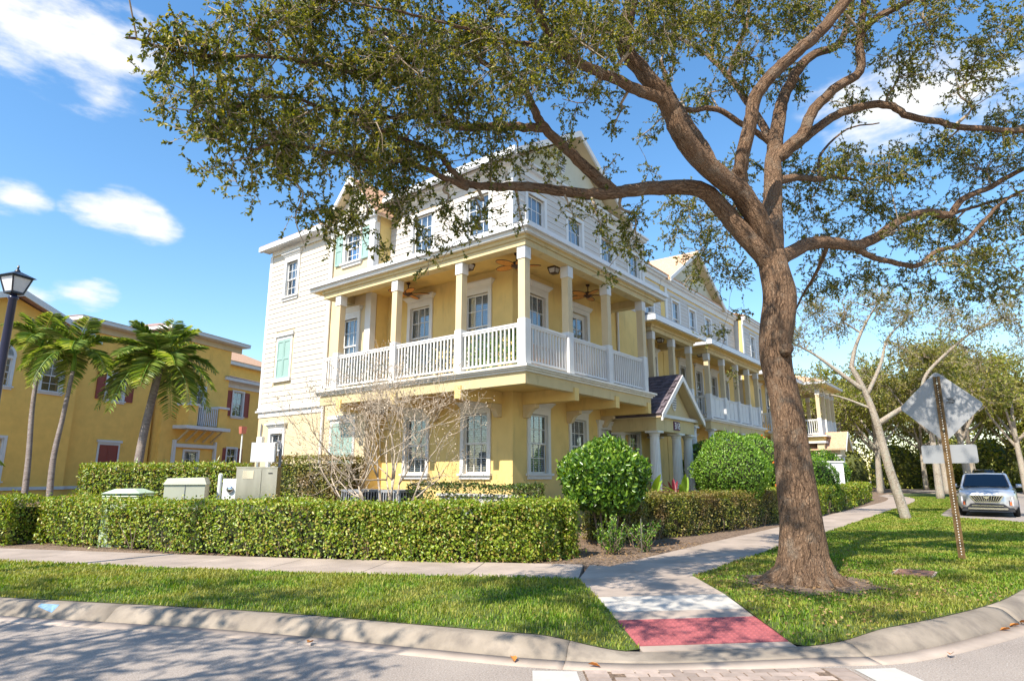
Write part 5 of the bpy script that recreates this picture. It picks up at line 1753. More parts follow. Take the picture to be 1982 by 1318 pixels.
# ---------------------------------------------------------------- the oak: limbs surveyed in metres
OAK_LIMBS = {
 'trunk': ([(9.85, 2.43, 0.0),(9.85, 2.44, 0.34),(9.85, 2.43, 0.9),(9.85, 2.43, 1.54),(9.84, 2.45, 2.13),(9.81, 2.48, 2.74),(9.77, 2.53, 3.17),(9.74, 2.52, 3.53),(9.74, 2.45, 3.9),(9.77, 2.41, 4.27),(9.75, 2.43, 4.64),(9.74, 2.45, 4.97)], [0.46, 0.36, 0.29, 0.265, 0.235, 0.215, 0.215, 0.23, 0.245, 0.24, 0.22, 0.20]),
 'a': ([(9.79, 2.38, 4.51),(9.63, 2.51, 4.87),(9.32, 2.74, 5.25),(9.03, 2.95, 5.63),(8.8, 3.09, 5.82),(8.54, 3.26, 5.86),(8.14, 3.53, 5.77),(7.76, 3.78, 5.66),(7.45, 3.93, 5.55),(7.06, 4.11, 5.43),(6.46, 4.39, 5.36),(6.0, 4.58, 5.28),(5.57, 4.73, 5.15),(5.32, 4.81, 5.13),(5.1, 4.85, 5.2),(4.86, 4.83, 5.3),(4.52, 4.79, 5.26),(4.05, 4.74, 5.17),(3.49, 4.64, 5.0)], (0.2, 0.02)),
 'a1': ([(7.45, 3.93, 5.58),(7.2, 4.09, 5.76),(6.85, 4.22, 5.96),(6.4, 4.39, 6.24),(6.2, 4.41, 6.4),(6.07, 4.41, 6.55),(5.7, 4.39, 6.62),(5.15, 4.45, 6.56),(4.65, 4.45, 6.44),(4.02, 4.45, 6.16),(3.43, 4.39, 5.89)], (0.11, 0.02)),
 'a2': ([(6.4, 4.39, 6.24),(5.93, 4.59, 6.1),(5.46, 4.71, 5.93),(5.21, 4.79, 5.83),(4.83, 4.87, 5.85),(4.65, 4.78, 6.06),(4.39, 4.78, 6.0),(3.86, 4.81, 5.82),(3.41, 4.75, 5.59),(2.96, 4.68, 5.4),(2.56, 4.7, 5.23),(2.17, 4.72, 5.01),(1.82, 4.84, 4.91),(1.53, 4.88, 4.87)], (0.075, 0.012)),
 'a3': ([(5.32, 4.8, 5.06),(4.92, 4.92, 5.12),(4.5, 4.97, 5.11),(4.05, 4.9, 4.92),(3.47, 4.83, 4.72),(2.88, 4.78, 4.55),(2.5, 4.78, 4.33)], (0.05, 0.012)),
 'a4': ([(4.83, 4.87, 5.85),(4.17, 4.9, 5.49),(3.45, 4.85, 5.2),(2.85, 4.81, 5.02),(2.4, 4.75, 4.71),(2.19, 4.69, 4.25)], (0.035, 0.01)),
 'b': ([(9.74, 2.45, 4.97),(9.44, 2.51, 5.4),(9.14, 2.65, 5.78),(8.66, 2.86, 5.99),(8.29, 3.01, 6.22),(7.97, 3.1, 6.43),(7.81, 3.14, 6.68),(7.66, 3.17, 6.83),(7.46, 3.27, 7.04),(7.22, 3.41, 7.3),(7.05, 3.47, 7.43),(6.97, 3.41, 7.64),(6.93, 3.3, 7.88),(6.91, 3.16, 8.46)], (0.21, 0.1)),
 'b1': ([(7.67, 3.15, 6.82),(7.27, 3.35, 6.82),(6.77, 3.5, 6.81),(6.28, 3.65, 6.79),(5.83, 3.74, 6.79),(5.58, 3.73, 6.86),(5.35, 3.71, 6.97),(5.09, 3.71, 7.3)], (0.1, 0.045)),
 'b2': ([(5.83, 3.74, 6.79),(5.37, 3.85, 6.64),(4.96, 3.88, 6.47),(4.36, 4.01, 6.32),(3.74, 4.15, 6.15),(3.23, 4.32, 6.01)], (0.05, 0.012)),
 'b3': ([(8.66, 2.85, 6.05),(8.68, 3.0, 6.49),(8.7, 3.13, 6.78),(8.78, 3.36, 7.29),(8.78, 3.52, 7.68),(8.79, 3.67, 8.32)], (0.09, 0.04)),
 'c': ([(9.14, 2.65, 5.82),(9.08, 2.64, 6.03),(9.01, 2.57, 6.3),(9.0, 2.42, 6.75),(8.98, 2.28, 7.21),(9.05, 2.02, 7.52),(9.2, 1.67, 7.85),(9.32, 1.35, 8.12),(9.47, 0.99, 8.56),(9.64, 0.61, 9.11)], (0.135, 0.09)),
 'd': ([(9.74, 2.45, 4.97),(9.93, 2.44, 5.46),(10.12, 2.44, 6.09),(10.25, 2.43, 6.69),(10.4, 2.4, 7.13),(10.54, 2.31, 7.68),(10.64, 2.26, 8.01),(10.91, 2.07, 8.58),(11.22, 1.84, 9.02),(11.63, 1.47, 9.31),(11.89, 1.3, 9.81),(12.13, 1.15, 10.68)], (0.2, 0.05)),
 'd1': ([(10.34, 2.4, 6.97),(10.5, 2.6, 7.58),(10.57, 2.84, 8.16),(10.6, 3.13, 8.81),(10.62, 3.43, 9.33),(10.52, 3.72, 9.69),(10.34, 4.28, 10.18)], (0.09, 0.03)),
 'd2': ([(10.37, 2.44, 7.1),(10.09, 2.64, 7.28),(9.87, 2.77, 7.36),(9.54, 3.03, 7.56),(9.23, 3.27, 7.5),(8.96, 3.46, 7.43)], (0.06, 0.05)),
 'd3': ([(10.6, 3.13, 8.81),(10.7, 3.0, 9.34),(10.86, 2.8, 9.89),(10.92, 2.72, 10.68)], (0.05, 0.03)),
 'd4': ([(10.62, 3.43, 9.33),(10.6, 3.3, 9.97),(10.55, 3.19, 10.57)], (0.045, 0.03)),
 'e': ([(10.28, 2.4, 6.76),(10.39, 2.25, 6.94),(10.54, 1.98, 7.22),(10.62, 1.79, 7.62),(10.74, 1.48, 7.94),(10.91, 1.09, 8.21),(10.83, 1.03, 8.67),(10.85, 0.85, 8.98),(11.06, 0.4, 9.24),(11.38, -0.17, 9.65)], (0.13, 0.05)),
 'e1': ([(10.84, 1.02, 8.81),(10.9, 0.94, 9.21),(10.96, 0.86, 9.71)], (0.07, 0.06)),
 'f': ([(10.33, 2.33, 6.8),(10.59, 2.08, 7.09),(10.85, 1.83, 7.39),(11.19, 1.55, 7.71),(11.59, 1.11, 7.94),(11.92, 0.77, 7.95),(12.07, 0.57, 7.76),(12.39, 0.16, 7.63),(12.62, -0.22, 7.5),(13.15, -0.98, 7.42),(13.55, -1.67, 7.48)], (0.1, 0.05)),
 'g': ([(9.76, 2.42, 4.85),(10.05, 2.21, 5.03),(10.39, 2.01, 5.23),(10.92, 1.73, 5.33),(11.35, 1.5, 5.36),(11.84, 1.2, 5.62),(12.31, 0.91, 5.99),(12.72, 0.55, 6.18),(13.09, 0.23, 6.17),(13.26, 0.02, 6.46),(13.59, -0.42, 6.71),(13.86, -0.93, 7.01),(14.21, -1.54, 7.23)], (0.14, 0.04)),
 'g1': ([(11.33, 1.53, 5.32),(11.62, 1.32, 5.19),(11.8, 1.17, 5.15),(12.29, 0.78, 5.11),(12.65, 0.48, 5.41),(13.06, 0.12, 5.59),(13.31, -0.22, 5.98),(13.57, -0.55, 6.37),(13.94, -1.03, 6.68)], (0.065, 0.03)),
 'g2': ([(13.09, 0.23, 6.17),(13.66, -0.18, 6.42),(14.23, -0.59, 6.66),(14.79, -1.15, 6.87)], (0.04, 0.02)),
 'g3': ([(10.71, 1.84, 5.25),(11.27, 2.1, 5.06),(11.77, 2.44, 4.88),(12.17, 2.73, 4.63)], (0.05, 0.02)),
 'h': ([(10.19, 2.43, 6.36),(10.47, 2.31, 6.46),(10.83, 2.18, 6.6),(11.6, 2.0, 6.81),(12.33, 1.87, 7.11),(13.29, 1.61, 7.33)], (0.1, 0.03)),
 'h1': ([(9.97, 2.47, 5.83),(10.55, 3.04, 6.24),(11.13, 3.59, 6.45),(11.32, 4.16, 6.45)], (0.06, 0.02)),
 'h2': ([(11.6, 2.0, 6.81),(12.1, 2.0, 7.51),(12.9, 1.63, 8.28),(13.52, 1.15, 8.52)], (0.04, 0.015)),
}
OAK_BLOBS = [(1.0,3.0,5.6,.6),(1.8,2.4,5.8,.6),(0.8,2.0,5.6,.5),(2.6,3.6,6.2,.55),(1.6,4.0,5.7,.5),(0.3,3.4,5.5,.45),(1.2,1.4,5.8,.5),(6.8,1.6,8.4,.6),(8.0,.9,8.8,.6),(8.6,-.6,8.8,.6),(9.6,.2,9.4,.6),(6.6,-.9,8.4,.5),(9.8,-1.2,8.8,.6),(11.0,-1.8,8.6,.6),(2.2,3.2,6.0,.65),(3.2,2.6,6.6,.65),(1.2,3.6,5.8,.55),(4.2,2.2,7.2,.65),(2.6,1.8,6.6,.55),(5.2,1.6,7.8,.65),(4.0,3.2,7.0,.6),(3.0,1.0,7.0,.6),(4.5,.6,7.6,.65),(2.0,.8,6.5,.5),(6.0,.8,8.2,.65),(5.5,-.3,8.0,.6),(7.4,-0.2,8.6,.6),(5.04,4.92,4.75,0.26),(5.46,4.71,4.77,0.26),(4.0,5.12,4.2,0.22),(4.49,5.31,4.09,0.2),(6.09,4.55,4.81,0.21),(5.61,4.68,5.38,0.30),(6.07,4.57,5.76,0.26),(6.81,4.27,6.21,0.3),(5.27,4.95,4.37,0.25),(5.08,5.2,4.11,0.2),(4.57,5.05,4.94,0.30),(4.96,4.86,5.17,0.30),(7.81,3.79,5.03,0.3),(8.03,3.83,4.71,0.25),(7.35,4.06,4.34,0.2),(3.11,4.97,3.97,0.2),(3.56,5.04,4.04,0.25),(1.92,4.87,4.84,0.3),(2.48,4.97,4.19,0.25),(11.5,0.75,5.5,0.45),(11.0,0.9,6.3,0.5),(12.1,0.3,5.0,0.4),(10.4,1.4,6.4,0.45),(3.2,5.4,5.0,0.6),(2.4,5.6,5.1,0.5),(4.4,5.5,5.4,0.6),(3.6,4.0,5.4,0.6),(4.6,3.6,5.9,0.7),(5.4,3.2,6.4,0.7),(6.4,2.7,7.2,0.8),(7.4,2.0,7.9,0.8),(1.66,4.88,4.85,0.28),(1.86,4.79,5.05,0.35),(2.15,4.74,4.81,0.55),(2.43,4.87,5.54,0.6),(2.7,4.85,4.69,0.65),(2.23,4.8,4.38,0.35),(2.25,4.94,4.08,0.18),(2.04,4.88,4.51,0.25),(3.19,4.86,5.5,0.75),(2.99,4.8,6.04,0.6),(3.35,4.82,4.66,0.65),(2.89,4.93,4.24,0.35),(3.91,4.76,5.3,0.75),(3.25,4.95,4.12,0.28),(3.55,4.89,4.21,0.4),(4.26,4.95,4.73,0.55),(3.56,4.56,6.05,0.8),(4.3,4.57,6.06,0.8),(4.64,4.79,5.21,0.5),(4.96,4.54,6.0,0.7),(4.88,4.16,6.75,0.8),(4.9,5.11,4.36,0.28),(4.61,5.16,4.53,0.3),(5.27,4.79,4.66,0.35),(5.73,4.52,5.81,0.5),(5.77,4.64,5.57,0.4),(5.98,4.2,6.7,0.6),(5.9,3.81,7.31,0.7),(6.78,3.98,6.65,0.4),(6.58,3.59,7.48,0.7),(7.22,3.75,6.45,0.3),(6.38,4.33,5.66,0.3),(7.06,3.95,4.98,0.3),(7.27,3.84,4.64,0.3),(6.72,4.23,5.16,0.25),(7.64,3.86,5.22,0.4),(7.34,3.92,5.92,0.25),(7.95,3.13,8.02,0.8),(8.65,3.85,7.09,0.3),(8.94,2.82,8.78,0.8),(10.01,2.59,8.64,0.7),(9.85,3.29,8.14,0.5),(9.22,3.61,7.75,0.4),(10.91,4.2,6.64,0.6),(11.36,4.11,5.92,0.6),(10.77,4.38,6.12,0.4),(12.2,3.83,5.45,0.55),(11.25,4.42,5.33,0.35),(11.92,3.55,6.61,0.7),(11.55,3.37,7.4,0.5),(12.69,2.56,6.93,0.7),(13.39,2.3,6.22,0.8),(12.35,2.34,7.4,0.6),(13.49,1.51,6.82,0.8),(12.85,1.68,7.62,0.6),(13.1,0.72,7.3,0.7),(13.9,0.66,6.31,0.8),(13.91,-0.0,5.73,0.8),(13.66,-0.34,7.09,0.8),(14.2,1.57,5.52,0.65),(13.77,2.46,5.36,0.6),(14.35,0.73,5.28,0.6),(14.16,-0.66,6.16,0.7),(13.3,-0.86,7.67,0.7),(12.43,-0.38,8.31,0.7),(12.31,-0.89,8.91,0.8),(11.57,0.07,8.91,0.8),(10.99,0.82,9.01,0.7),(10.25,1.46,9.04,0.7),(9.88,1.94,8.94,0.6),(11.68,0.59,8.41,0.6),(11.12,1.96,8.38,0.35),(11.78,1.43,8.2,0.45),(12.8,0.12,7.38,0.6),(11.0,2.44,8.62,0.5),(14.39,0.02,5.06,0.6),(14.57,-0.54,5.2,0.6),(9.2,4.13,6.67,0.25),(12.53,4.23,4.51,0.25),(12.81,3.86,4.95,0.25),(12.04,4.37,4.34,0.2),(12.52,4.08,3.54,0.2),(7.09,3.26,8.64,0.8),(5.26,3.99,7.72,0.8),(4.14,4.45,7.09,0.8),(3.15,4.75,6.61,0.7),(9.57,2.34,10.04,0.8),(10.64,0.95,10.15,0.9),(11.69,-0.4,9.94,0.9),(13.18,-1.69,8.66,0.8),(13.9,-1.64,7.07,0.8),(14.5,-1.43,5.88,0.7)]


def batch_tubes(P, Rr, n):
    """many tubes at once: P (N, m, 3) centre lines, Rr (N, m) radii, n sides -> vertices, quads"""
    N, m, _ = P.shape
    tan = unit(np.gradient(P, axis=1))
    ref = np.where(np.abs(tan[..., 2:3]) < 0.9, np.array((0, 0, 1.0)), np.array((1.0, 0, 0)))
    s = unit(np.cross(tan, ref))
    u = np.cross(tan, s)
    ang = np.arange(n) * 2 * math.pi / n
    V = P[:, :, None, :] + Rr[:, :, None, None] * (np.cos(ang)[None, None, :, None] * s[:, :, None, :] + np.sin(ang)[None, None, :, None] * u[:, :, None, :])
    base = (np.arange(N) * m * n)[:, None, None, None]
    i = np.arange(m - 1)[None, :, None, None] * n
    k = np.arange(n)[None, None, :, None]
    k2 = (k + 1) % n
    F_ = np.concatenate([base + i + k, base + i + k2, base + i + n + k2, base + i + n + k], axis=3)
    return V.reshape(-1, 3), F_.reshape(-1, 4)


def quads_mesh(name, parts, mat):
    vs_, fs, o = [], [], 0
    for v, f in parts:
        vs_.append(v)
        fs.append(f + o)
        o += len(v)
    V, F_ = np.concatenate(vs_), np.concatenate(fs)
    me = bpy.data.meshes.new(name)
    me.vertices.add(len(V))
    me.vertices.foreach_set('co', V.reshape(-1))
    me.loops.add(F_.size)
    me.loops.foreach_set('vertex_index', F_.reshape(-1).astype(np.int32))
    me.polygons.add(len(F_))
    me.polygons.foreach_set('loop_start', (np.arange(len(F_)) * 4).astype(np.int32))
    me.materials.append(mat)
    me.update(calc_edges=True)
    me.validate()
    return me


def crown_from(blobs, anchors, arad, leaf_l, leaf_w, per_m3, twig_r=0.006, sub=5, leaves=13, leaf_scale=1.0, hang=0.15, sl=(0.16, 0.36)):
    """boughs grown from the nearest limb point into each blob, twigs off them, leaves along the twigs"""
    boughs, parts = [], []
    LC, LD = [], []
    A_all, R_all = anchors, arad
    for (bx, by, bz, br) in blobs:
        n = max(2, int(per_m3 * br ** 2.3))
        bc = np.array((bx, by, bz))
        k = int(np.argmin(np.linalg.norm(A_all - bc, axis=1)))
        a = A_all[k]
        dist = float(np.linalg.norm(bc - a))
        A_, R_ = A_all, R_all
        if dist > 0.2:
            w = rng.normal(size=3) * dist * 0.13
            q = smoothpath([a, a + (bc - a) * 0.33 + w, a + (bc - a) * 0.66 - w * 0.6 + np.array((0, 0, 0.06 * dist)), bc, bc + unit(bc - a) * br * 0.6 + rng.normal(size=3) * 0.1], 3)
            rb = np.linspace(min(R_all[k] * 0.65, twig_r * (3.2 + 2.0 * dist)), twig_r * 0.8, len(q))
            boughs.append((q, rb))
            A_, R_ = q[2:], rb[2:]
            A_all, R_all = np.concatenate([A_all, q[3:]]), np.concatenate([R_all, rb[3:]])
        c = bc + rand_dirs(n) * (br * rng.random(n) ** 0.45)[:, None] * np.array((1, 1, 0.85))
        k = np.argmin(np.linalg.norm(A_[None] - c[:, None], axis=2), axis=1)
        a = A_[k]
        d = np.linalg.norm(c - a, axis=1)[:, None]
        m_ = a + (c - a) * 0.5 + rng.normal(size=(n, 3)) * d * 0.10 + np.array((0, 0, 0.08)) * d
        q1 = a + (m_ - a) * 0.5 + rng.normal(size=(n, 3)) * d * 0.06
        q2 = m_ + (c - m_) * 0.55 + rng.normal(size=(n, 3)) * d * 0.06
        r0 = np.minimum(R_[k] * 0.6, twig_r * (1.0 + d[:, 0] * 0.9))
        P = np.stack([a, q1, m_, q2, c], 1)
        parts.append(batch_tubes(P, r0[:, None] + (twig_r * 0.5 - r0[:, None]) * np.linspace(0, 1, 5)[None], 4))
        bd = np.repeat(unit(c - m_), sub, 0)
        cc = np.repeat(c, sub, 0)
        N = n * sub
        dd = unit(bd * 0.6 + rng.normal(size=(N, 3)) * 0.8 + np.array((0, 0, -hang)))
        L = rng.uniform(sl[0], sl[1], (N, 1)) * leaf_scale
        st = cc - bd * rng.uniform(0, 0.25, (N, 1)) * leaf_scale
        e = st + dd * L
        b = (st + e) / 2 + rng.normal(size=(N, 3)) * L * 0.12
        parts.append(batch_tubes(np.stack([st, b, e], 1), np.broadcast_to(np.array((0.5, 0.4, 0.25)) * twig_r, (N, 3)), 3))
        t = rng.random((N, leaves, 1)) ** 0.7
        p = st[:, None] + (e - st)[:, None] * t + (b - (st + e) / 2)[:, None] * (1 - (2 * t - 1) ** 2)
        LC.append(p.reshape(-1, 3))
        LD.append(unit(dd[:, None] + rng.normal(size=(N, leaves, 3)) * 0.75).reshape(-1, 3))
    if boughs:
        mm = min(len(q) for q, _ in boughs)
        parts.append(batch_tubes(np.stack([q[:mm] for q, _ in boughs]), np.stack([r[:mm] for _, r in boughs]), 6))
    LC, LD = np.concatenate(LC), np.concatenate(LD)
    n = len(LC)
    ln = rng.uniform(leaf_l[0], leaf_l[1], n)
    return parts, LC, LD, ln, ln * rng.uniform(leaf_w[0], leaf_w[1], n)


OAK = thing('oak_tree', 'large spreading oak with plated brown trunk on the corner lawn', 'tree', (9.85, 2.43, 0.12))
anch, arad = [], []
trunk_mb = MB()
for nm, (pts, rr) in OAK_LIMBS.items():
    P = smoothpath(pts, 5)
    n = len(P)
    if nm == 'trunk':
        rad = np.interp(np.linspace(0, 1, n), np.linspace(0, 1, len(rr)), rr)
        P[0][2] = -0.05
        m = MB()
        m.tube(P, rad, 28, 0.05, 1)
        tr_o = m.build('trunk', OAKB, OAK, True)
        m = MB()
        for k in range(11):           # root flare
            a = k * 0.571 + rnd.uniform(-0.25, 0.25)
            L = rnd.uniform(0.45, 0.8)
            b = np.array((9.85, 2.43, 0.38))
            d = np.array((math.cos(a), math.sin(a), 0))
            m.tube([b + d * 0.17 + np.array((0, 0, 0.15)), b + d * 0.30 - np.array((0, 0, 0.12)), b + d * (0.2 + L * 0.5) - np.array((0, 0, 0.26)), b + d * (0.2 + L) - np.array((0, 0, 0.34))], [0.15, 0.13, 0.09, 0.03], 10, 0.08, k)
        m.build('root_flare', OAKB, tr_o, True)
        m = MB()
        kn = np.array(P[int(n * 0.60)]) + np.array((-0.13, -0.17, 0.02))
        m.tube([kn, kn + np.array((-0.06, -0.08, 0.02)), kn + np.array((-0.075, -0.10, 0.025))], [0.11, 0.075, 0.03], 12, 0.05, 3)
        m.build('burl', OAKB, tr_o, True)
        continue
    rad = (rr[1] + (rr[0] - rr[1]) * (1 - np.linspace(0, 1, n)) ** (1.35 if rr[1] < 0.03 else 1.0)) * 0.84
    P = P + rng.normal(size=P.shape) * 0.006
    m = MB()
    m.tube(P, rad, 14 if rr[0] > 0.08 else 8, 0.06, len(nm) + ord(nm[0]))
    m.build('limb', OAKB, OAK, True)
    st = 3 if nm in ('b', 'c', 'd', 'e', 'g', 'f', 'a') else 1
    anch.append(P[n // 4 if st == 3 else 1:])
    arad.append(rad[n // 4 if st == 3 else 1:])
anch = np.concatenate(anch)
arad = np.concatenate(arad)
tw, LC, LD, ln, wd = crown_from(OAK_BLOBS, anch, arad, (0.024, 0.047), (0.40, 0.56), 88, 0.006, 6, 19, hang=0.3, sl=(0.10, 0.26))
O('twigs', quads_mesh('twigs', tw, TWIG), OAK, None, 'stuff')

O('crown', leaf_mesh('crown', LC, LD, rng.normal(size=LC.shape) * 0.8 + np.array((0, 0, 1.0)), ln, wd, OAKL), OAK, None, 'stuff')


sp_n = 26
sp_poly = [(9.85 + (0.95 + 0.22 * math.sin(k * 1.9) + 0.12 * math.sin(k * 3.1)) * math.cos(2 * math.pi * k / sp_n), 2.40 + (0.85 + 0.2 * math.sin(k * 2.3)) * math.sin(2 * math.pi * k / sp_n)) for k in range(sp_n)]
tag(sheet('soil_patch', sp_poly, lambda x, y: lawn_z(x, y) + 0.012, MULCH, 0.3), kind='structure')


def street_tree(label, base, path, branches, blobs, mat, barkm, r0, r1, leaf=(0.05, 0.1), per=14, leaves=12, sub=5, tr=0.012, ls=1.6, group='street trees', name='street_tree'):
    t = thing(name, label, 'tree', base, group=group)
    P = smoothpath(path, 5)
    MB().tube(P, np.linspace(r0, r1, len(P)), 12, 0.05, 2).build('trunk', barkm, t, True)
    an, ar = [P[len(P) // 2:]], [np.linspace(r0, r1, len(P))[len(P) // 2:]]
    for b, rb in branches:
        Q = smoothpath(b, 5)
        rr = np.linspace(rb, rb * 0.25, len(Q))
        MB().tube(Q, rr, 8, 0.06, 1).build('branch', barkm, t, True)
        an.append(Q[2:])
        ar.append(rr[2:])
    tw, LC, LD, ln, wd = crown_from(blobs, np.concatenate(an), np.concatenate(ar), leaf, (0.38, 0.55), per, tr, sub, leaves, ls)
    O('twigs', quads_mesh('twigs', tw, TWIG), t, None, 'stuff')
    O('crown', leaf_mesh('crown', LC, LD, rng.normal(size=LC.shape) * 0.8 + np.array((0, 0, 1.0)), ln, wd, mat), t, None, 'stuff')
    return t


# the pale leaning tree beyond the oak
street_tree('slim pale-barked tree leaning left between pavement and lawn', (26.49, 3.01, 0.1),
            [(26.5, 3.0, 0.0), (26.38, 3.17, 1.0), (26.25, 3.34, 2.0), (26.1, 3.53, 3.6), (26.0, 3.75, 4.6), (25.9, 4.1, 5.6)],
            [([(26.12, 3.5, 3.45), (26.5, 2.9, 3.9), (27.0, 2.2, 4.4), (27.1, 1.9, 5.2), (27.5, 1.2, 6.0), (28.0, 0.3, 6.8), (28.3, -0.6, 7.2)], 0.1),
             ([(26.0, 3.8, 4.7), (25.7, 4.5, 5.4), (25.4, 5.2, 6.1), (25.2, 5.9, 6.6)], 0.1),
             ([(25.9, 4.1, 5.5), (26.0, 3.9, 6.3), (26.2, 3.5, 7.2), (26.4, 3.0, 8.0)], 0.09),
             ([(26.0, 3.7, 4.5), (26.3, 3.2, 5.6), (26.6, 2.9, 6.6), (26.9, 2.3, 7.3)], 0.08),
             ([(26.05, 3.6, 4.0), (25.8, 4.6, 4.5), (25.5, 5.6, 4.75)], 0.05)],
            [(25.2, 5.8, 6.6, 0.9), (25.8, 4.6, 7.4, 1.0), (26.4, 3.2, 8.0, 1.1), (27.0, 2.2, 7.6, 1.0), (27.8, 0.8, 7.2, 1.1), (28.3, -0.5, 7.4, 1.1), (26.8, 2.6, 6.3, 0.8), (27.8, 0.5, 5.9, 0.8), (25.4, 5.4, 5.0, 0.6), (28.6, -1.2, 6.2, 0.9), (25.3, 5.2, 8.0, 0.8)],
            FARL, PALEB, 0.18, 0.085, (0.05, 0.09), 40, 6, 6, 0.010, 1.8)


def wood_tree(label, x, y, h, r, lean=0.0, mat=None, per=12, seed=0, bk=None, z=0.1):
    zc = h * 0.62
    k = random.Random(seed)
    path = [(x, y, z - 0.1), (x + lean * 0.3, y + lean * 0.2, h * 0.2), (x + lean * 0.5 + k.uniform(-0.2, 0.2), y + lean * 0.4, h * 0.4), (x + lean, y + lean * 0.6 + k.uniform(-0.3, 0.3), h * 0.66)]
    br, bl = [], []
    for i in range(6):
        a = i * 1.05 + k.uniform(-0.3, 0.3)
        z0 = h * k.uniform(0.3, 0.5)
        R_ = r * k.uniform(0.6, 0.95)
        e = (x + lean * 0.5 + R_ * math.cos(a), y + lean * 0.4 + R_ * math.sin(a), h * k.uniform(0.6, 0.88))
        s = (x + lean * 0.5, y + lean * 0.35, z0)
        mm = tuple(s[j] + (e[j] - s[j]) * 0.5 + (0 if j < 2 else -0.3) for j in range(3))
        br.append(([s, mm, e], 0.09 * h / 8))
        bl.append((*e, r * 0.42))
        bl.append((*[s[j] + (e[j] - s[j]) * 0.6 + (0.9 if j == 2 else 0) for j in range(3)], r * 0.4))
    bl.append((x + lean, y + lean * 0.6, h * 0.9, r * 0.5))
    street_tree(label, (x, y, z), path, br, bl, mat or WOODL, bk or PALEB, 0.024 * h, 0.01 * h, (0.13, 0.26), per, 10, 4, 0.02, 3.2, 'trees closing the street', 'woodland_tree')


WT = [(51.5, 3.75, 11, 3.6, 0.0, 'brown-trunked tree beside the far pavement bend'), (56, 2.2, 12, 3.6, 0.6, 'second pale trunk just behind the brown one at the bend'),
      (64, 9.0, 12, 4.0, -0.6, 'pale forked trunk straight beyond the end of the pavement'), (70, 4.5, 13, 4.2, 0.3, 'slender trunk seen under the white rectangular plate'),
      (76, -1.2, 13, 4.5, 0.5, 'pale-trunked tree behind the parked cars'), (60, 14.5, 11, 3.8, 0.2, 'round tree behind the white utility cabinet'),
      (82, -5.5, 14, 4.8, 0.0, 'wide tree at the right edge beyond the cars'), (72, 14, 13, 4.4, 0.0, 'broad yellow-green tree behind the pavilion end'),
      (86, 3, 15, 5.0, 0.0, 'tall hazy tree in the middle of the far wood'), (54, 19, 12, 4.0, 0.0, 'bushy tree showing just right of the pavilion roof'),
      (80, 11, 12, 4.5, 0.4, 'full tree filling the view left of the road sign'), (90, 16, 13, 5.0, 0.0, 'rounded tree low behind the end of the pavement'),
      (92, 8, 13, 5.0, 0.0, 'tree filling the gap above the lower sign plate'), (84, 21, 12, 4.6, 0.0, 'tree showing between pavilion and leaning tree'), (94, -1, 13, 5.0, 0.0, 'tree right behind the roofs of the parked cars')]
for i, (x, y, h, r, ln_, lb) in enumerate(WT):
    wood_tree(lb, x, y, h, r, ln_, per=9, seed=i + 3, mat=WOODL if i % 3 else FARL)

# far wood as one mass: trunks nobody could count, shrubs below
n = 52000
u = rng.random(n)
yy = rng.uniform(-30, 42, n)
xx = 96 + 6 * np.sin(yy * 0.25) + rng.normal(size=n) * 2.2 - np.clip(yy - 12, 0, 40) * 0.55
zz = 0.2 + u ** 1.15 * (11 + 2.5 * np.sin(yy * 0.6) + 1.5 * np.sin(yy * 1.7 + 1))
fw_ = O('far_wood', leaf_mesh('far_wood', np.stack([xx, yy, zz], 1), rand_dirs(n), rng.normal(size=(n, 3)) + np.array((-0.8, 0, 0.8)), rng.uniform(0.22, 0.5, n), rng.uniform(0.14, 0.28, n), WOODL))
tag(fw_, 'green and yellow wood closing the end of the street', 'wood', kind='stuff')
m = MB()
for i in range(14):
    y = -28 + i * 5
    xo = 99 + 6 * math.sin(y * 0.25) - max(0, y - 12) * 0.55
    hh = 6.5 + rnd.uniform(-2, 2)
    m.lathe([(3.0, -0.2), (3.2, hh * 0.35), (2.9, hh * 0.6), (2.1, hh * 0.85), (0.8, hh)], (xo, y, 0), 9)
tag(m.build('undergrowth', WCORE, None, True), 'dark undergrowth inside the far wood', 'undergrowth', kind='stuff')

# a street tree out of frame on the left, whose shade falls over kerb and road
street_tree('street tree out of frame whose shade falls on the left road', (-3.6, 6.9, 0.0),
            [(-3.6, 6.9, -0.1), (-3.5, 6.9, 1.5), (-3.4, 7.0, 3.0), (-3.3, 7.0, 4.4)],
            [([(-3.4, 7, 3.0), (-2.6, 6.0, 4.3), (-1.9, 5.0, 5.2)], 0.09), ([(-3.4, 7, 3.2), (-2.6, 8.2, 4.5), (-2.0, 9.2, 5.4)], 0.09), ([(-3.4, 7, 3.6), (-2.4, 7.2, 5.0), (-1.5, 7.4, 6.0)], 0.09), ([(-3.3, 7, 4.2), (-3.6, 6.2, 5.6), (-4, 5.4, 6.4)], 0.08)],
            [(-1.9, 5.0, 5.2, 0.9), (-2.6, 6.1, 4.9, 0.9), (-2.0, 9.0, 5.4, 0.9), (-2.8, 7.8, 5.2, 0.9), (-1.5, 7.4, 5.9, 0.9), (-2.8, 10.3, 5.6, 0.8), (-2.2, 3.9, 5.0, 0.8), (-3.2, 6.6, 6.3, 0.9), (-1.6, 10.4, 5.2, 0.7), (-1.0, 5.6, 5.6, 0.8), (-0.9, 6.6, 6.2, 0.8), (-1.2, 8.4, 6.2, 0.8), (-2.0, 6.8, 5.4, 0.8), (-1.4, 4.4, 5.4, 0.7)],
            FARL, PALEB, 0.2, 0.1, (0.06, 0.11), 17, 11, 5, 0.012, 1.6)

# ---------------------------------------------------------------- hedges and bushes


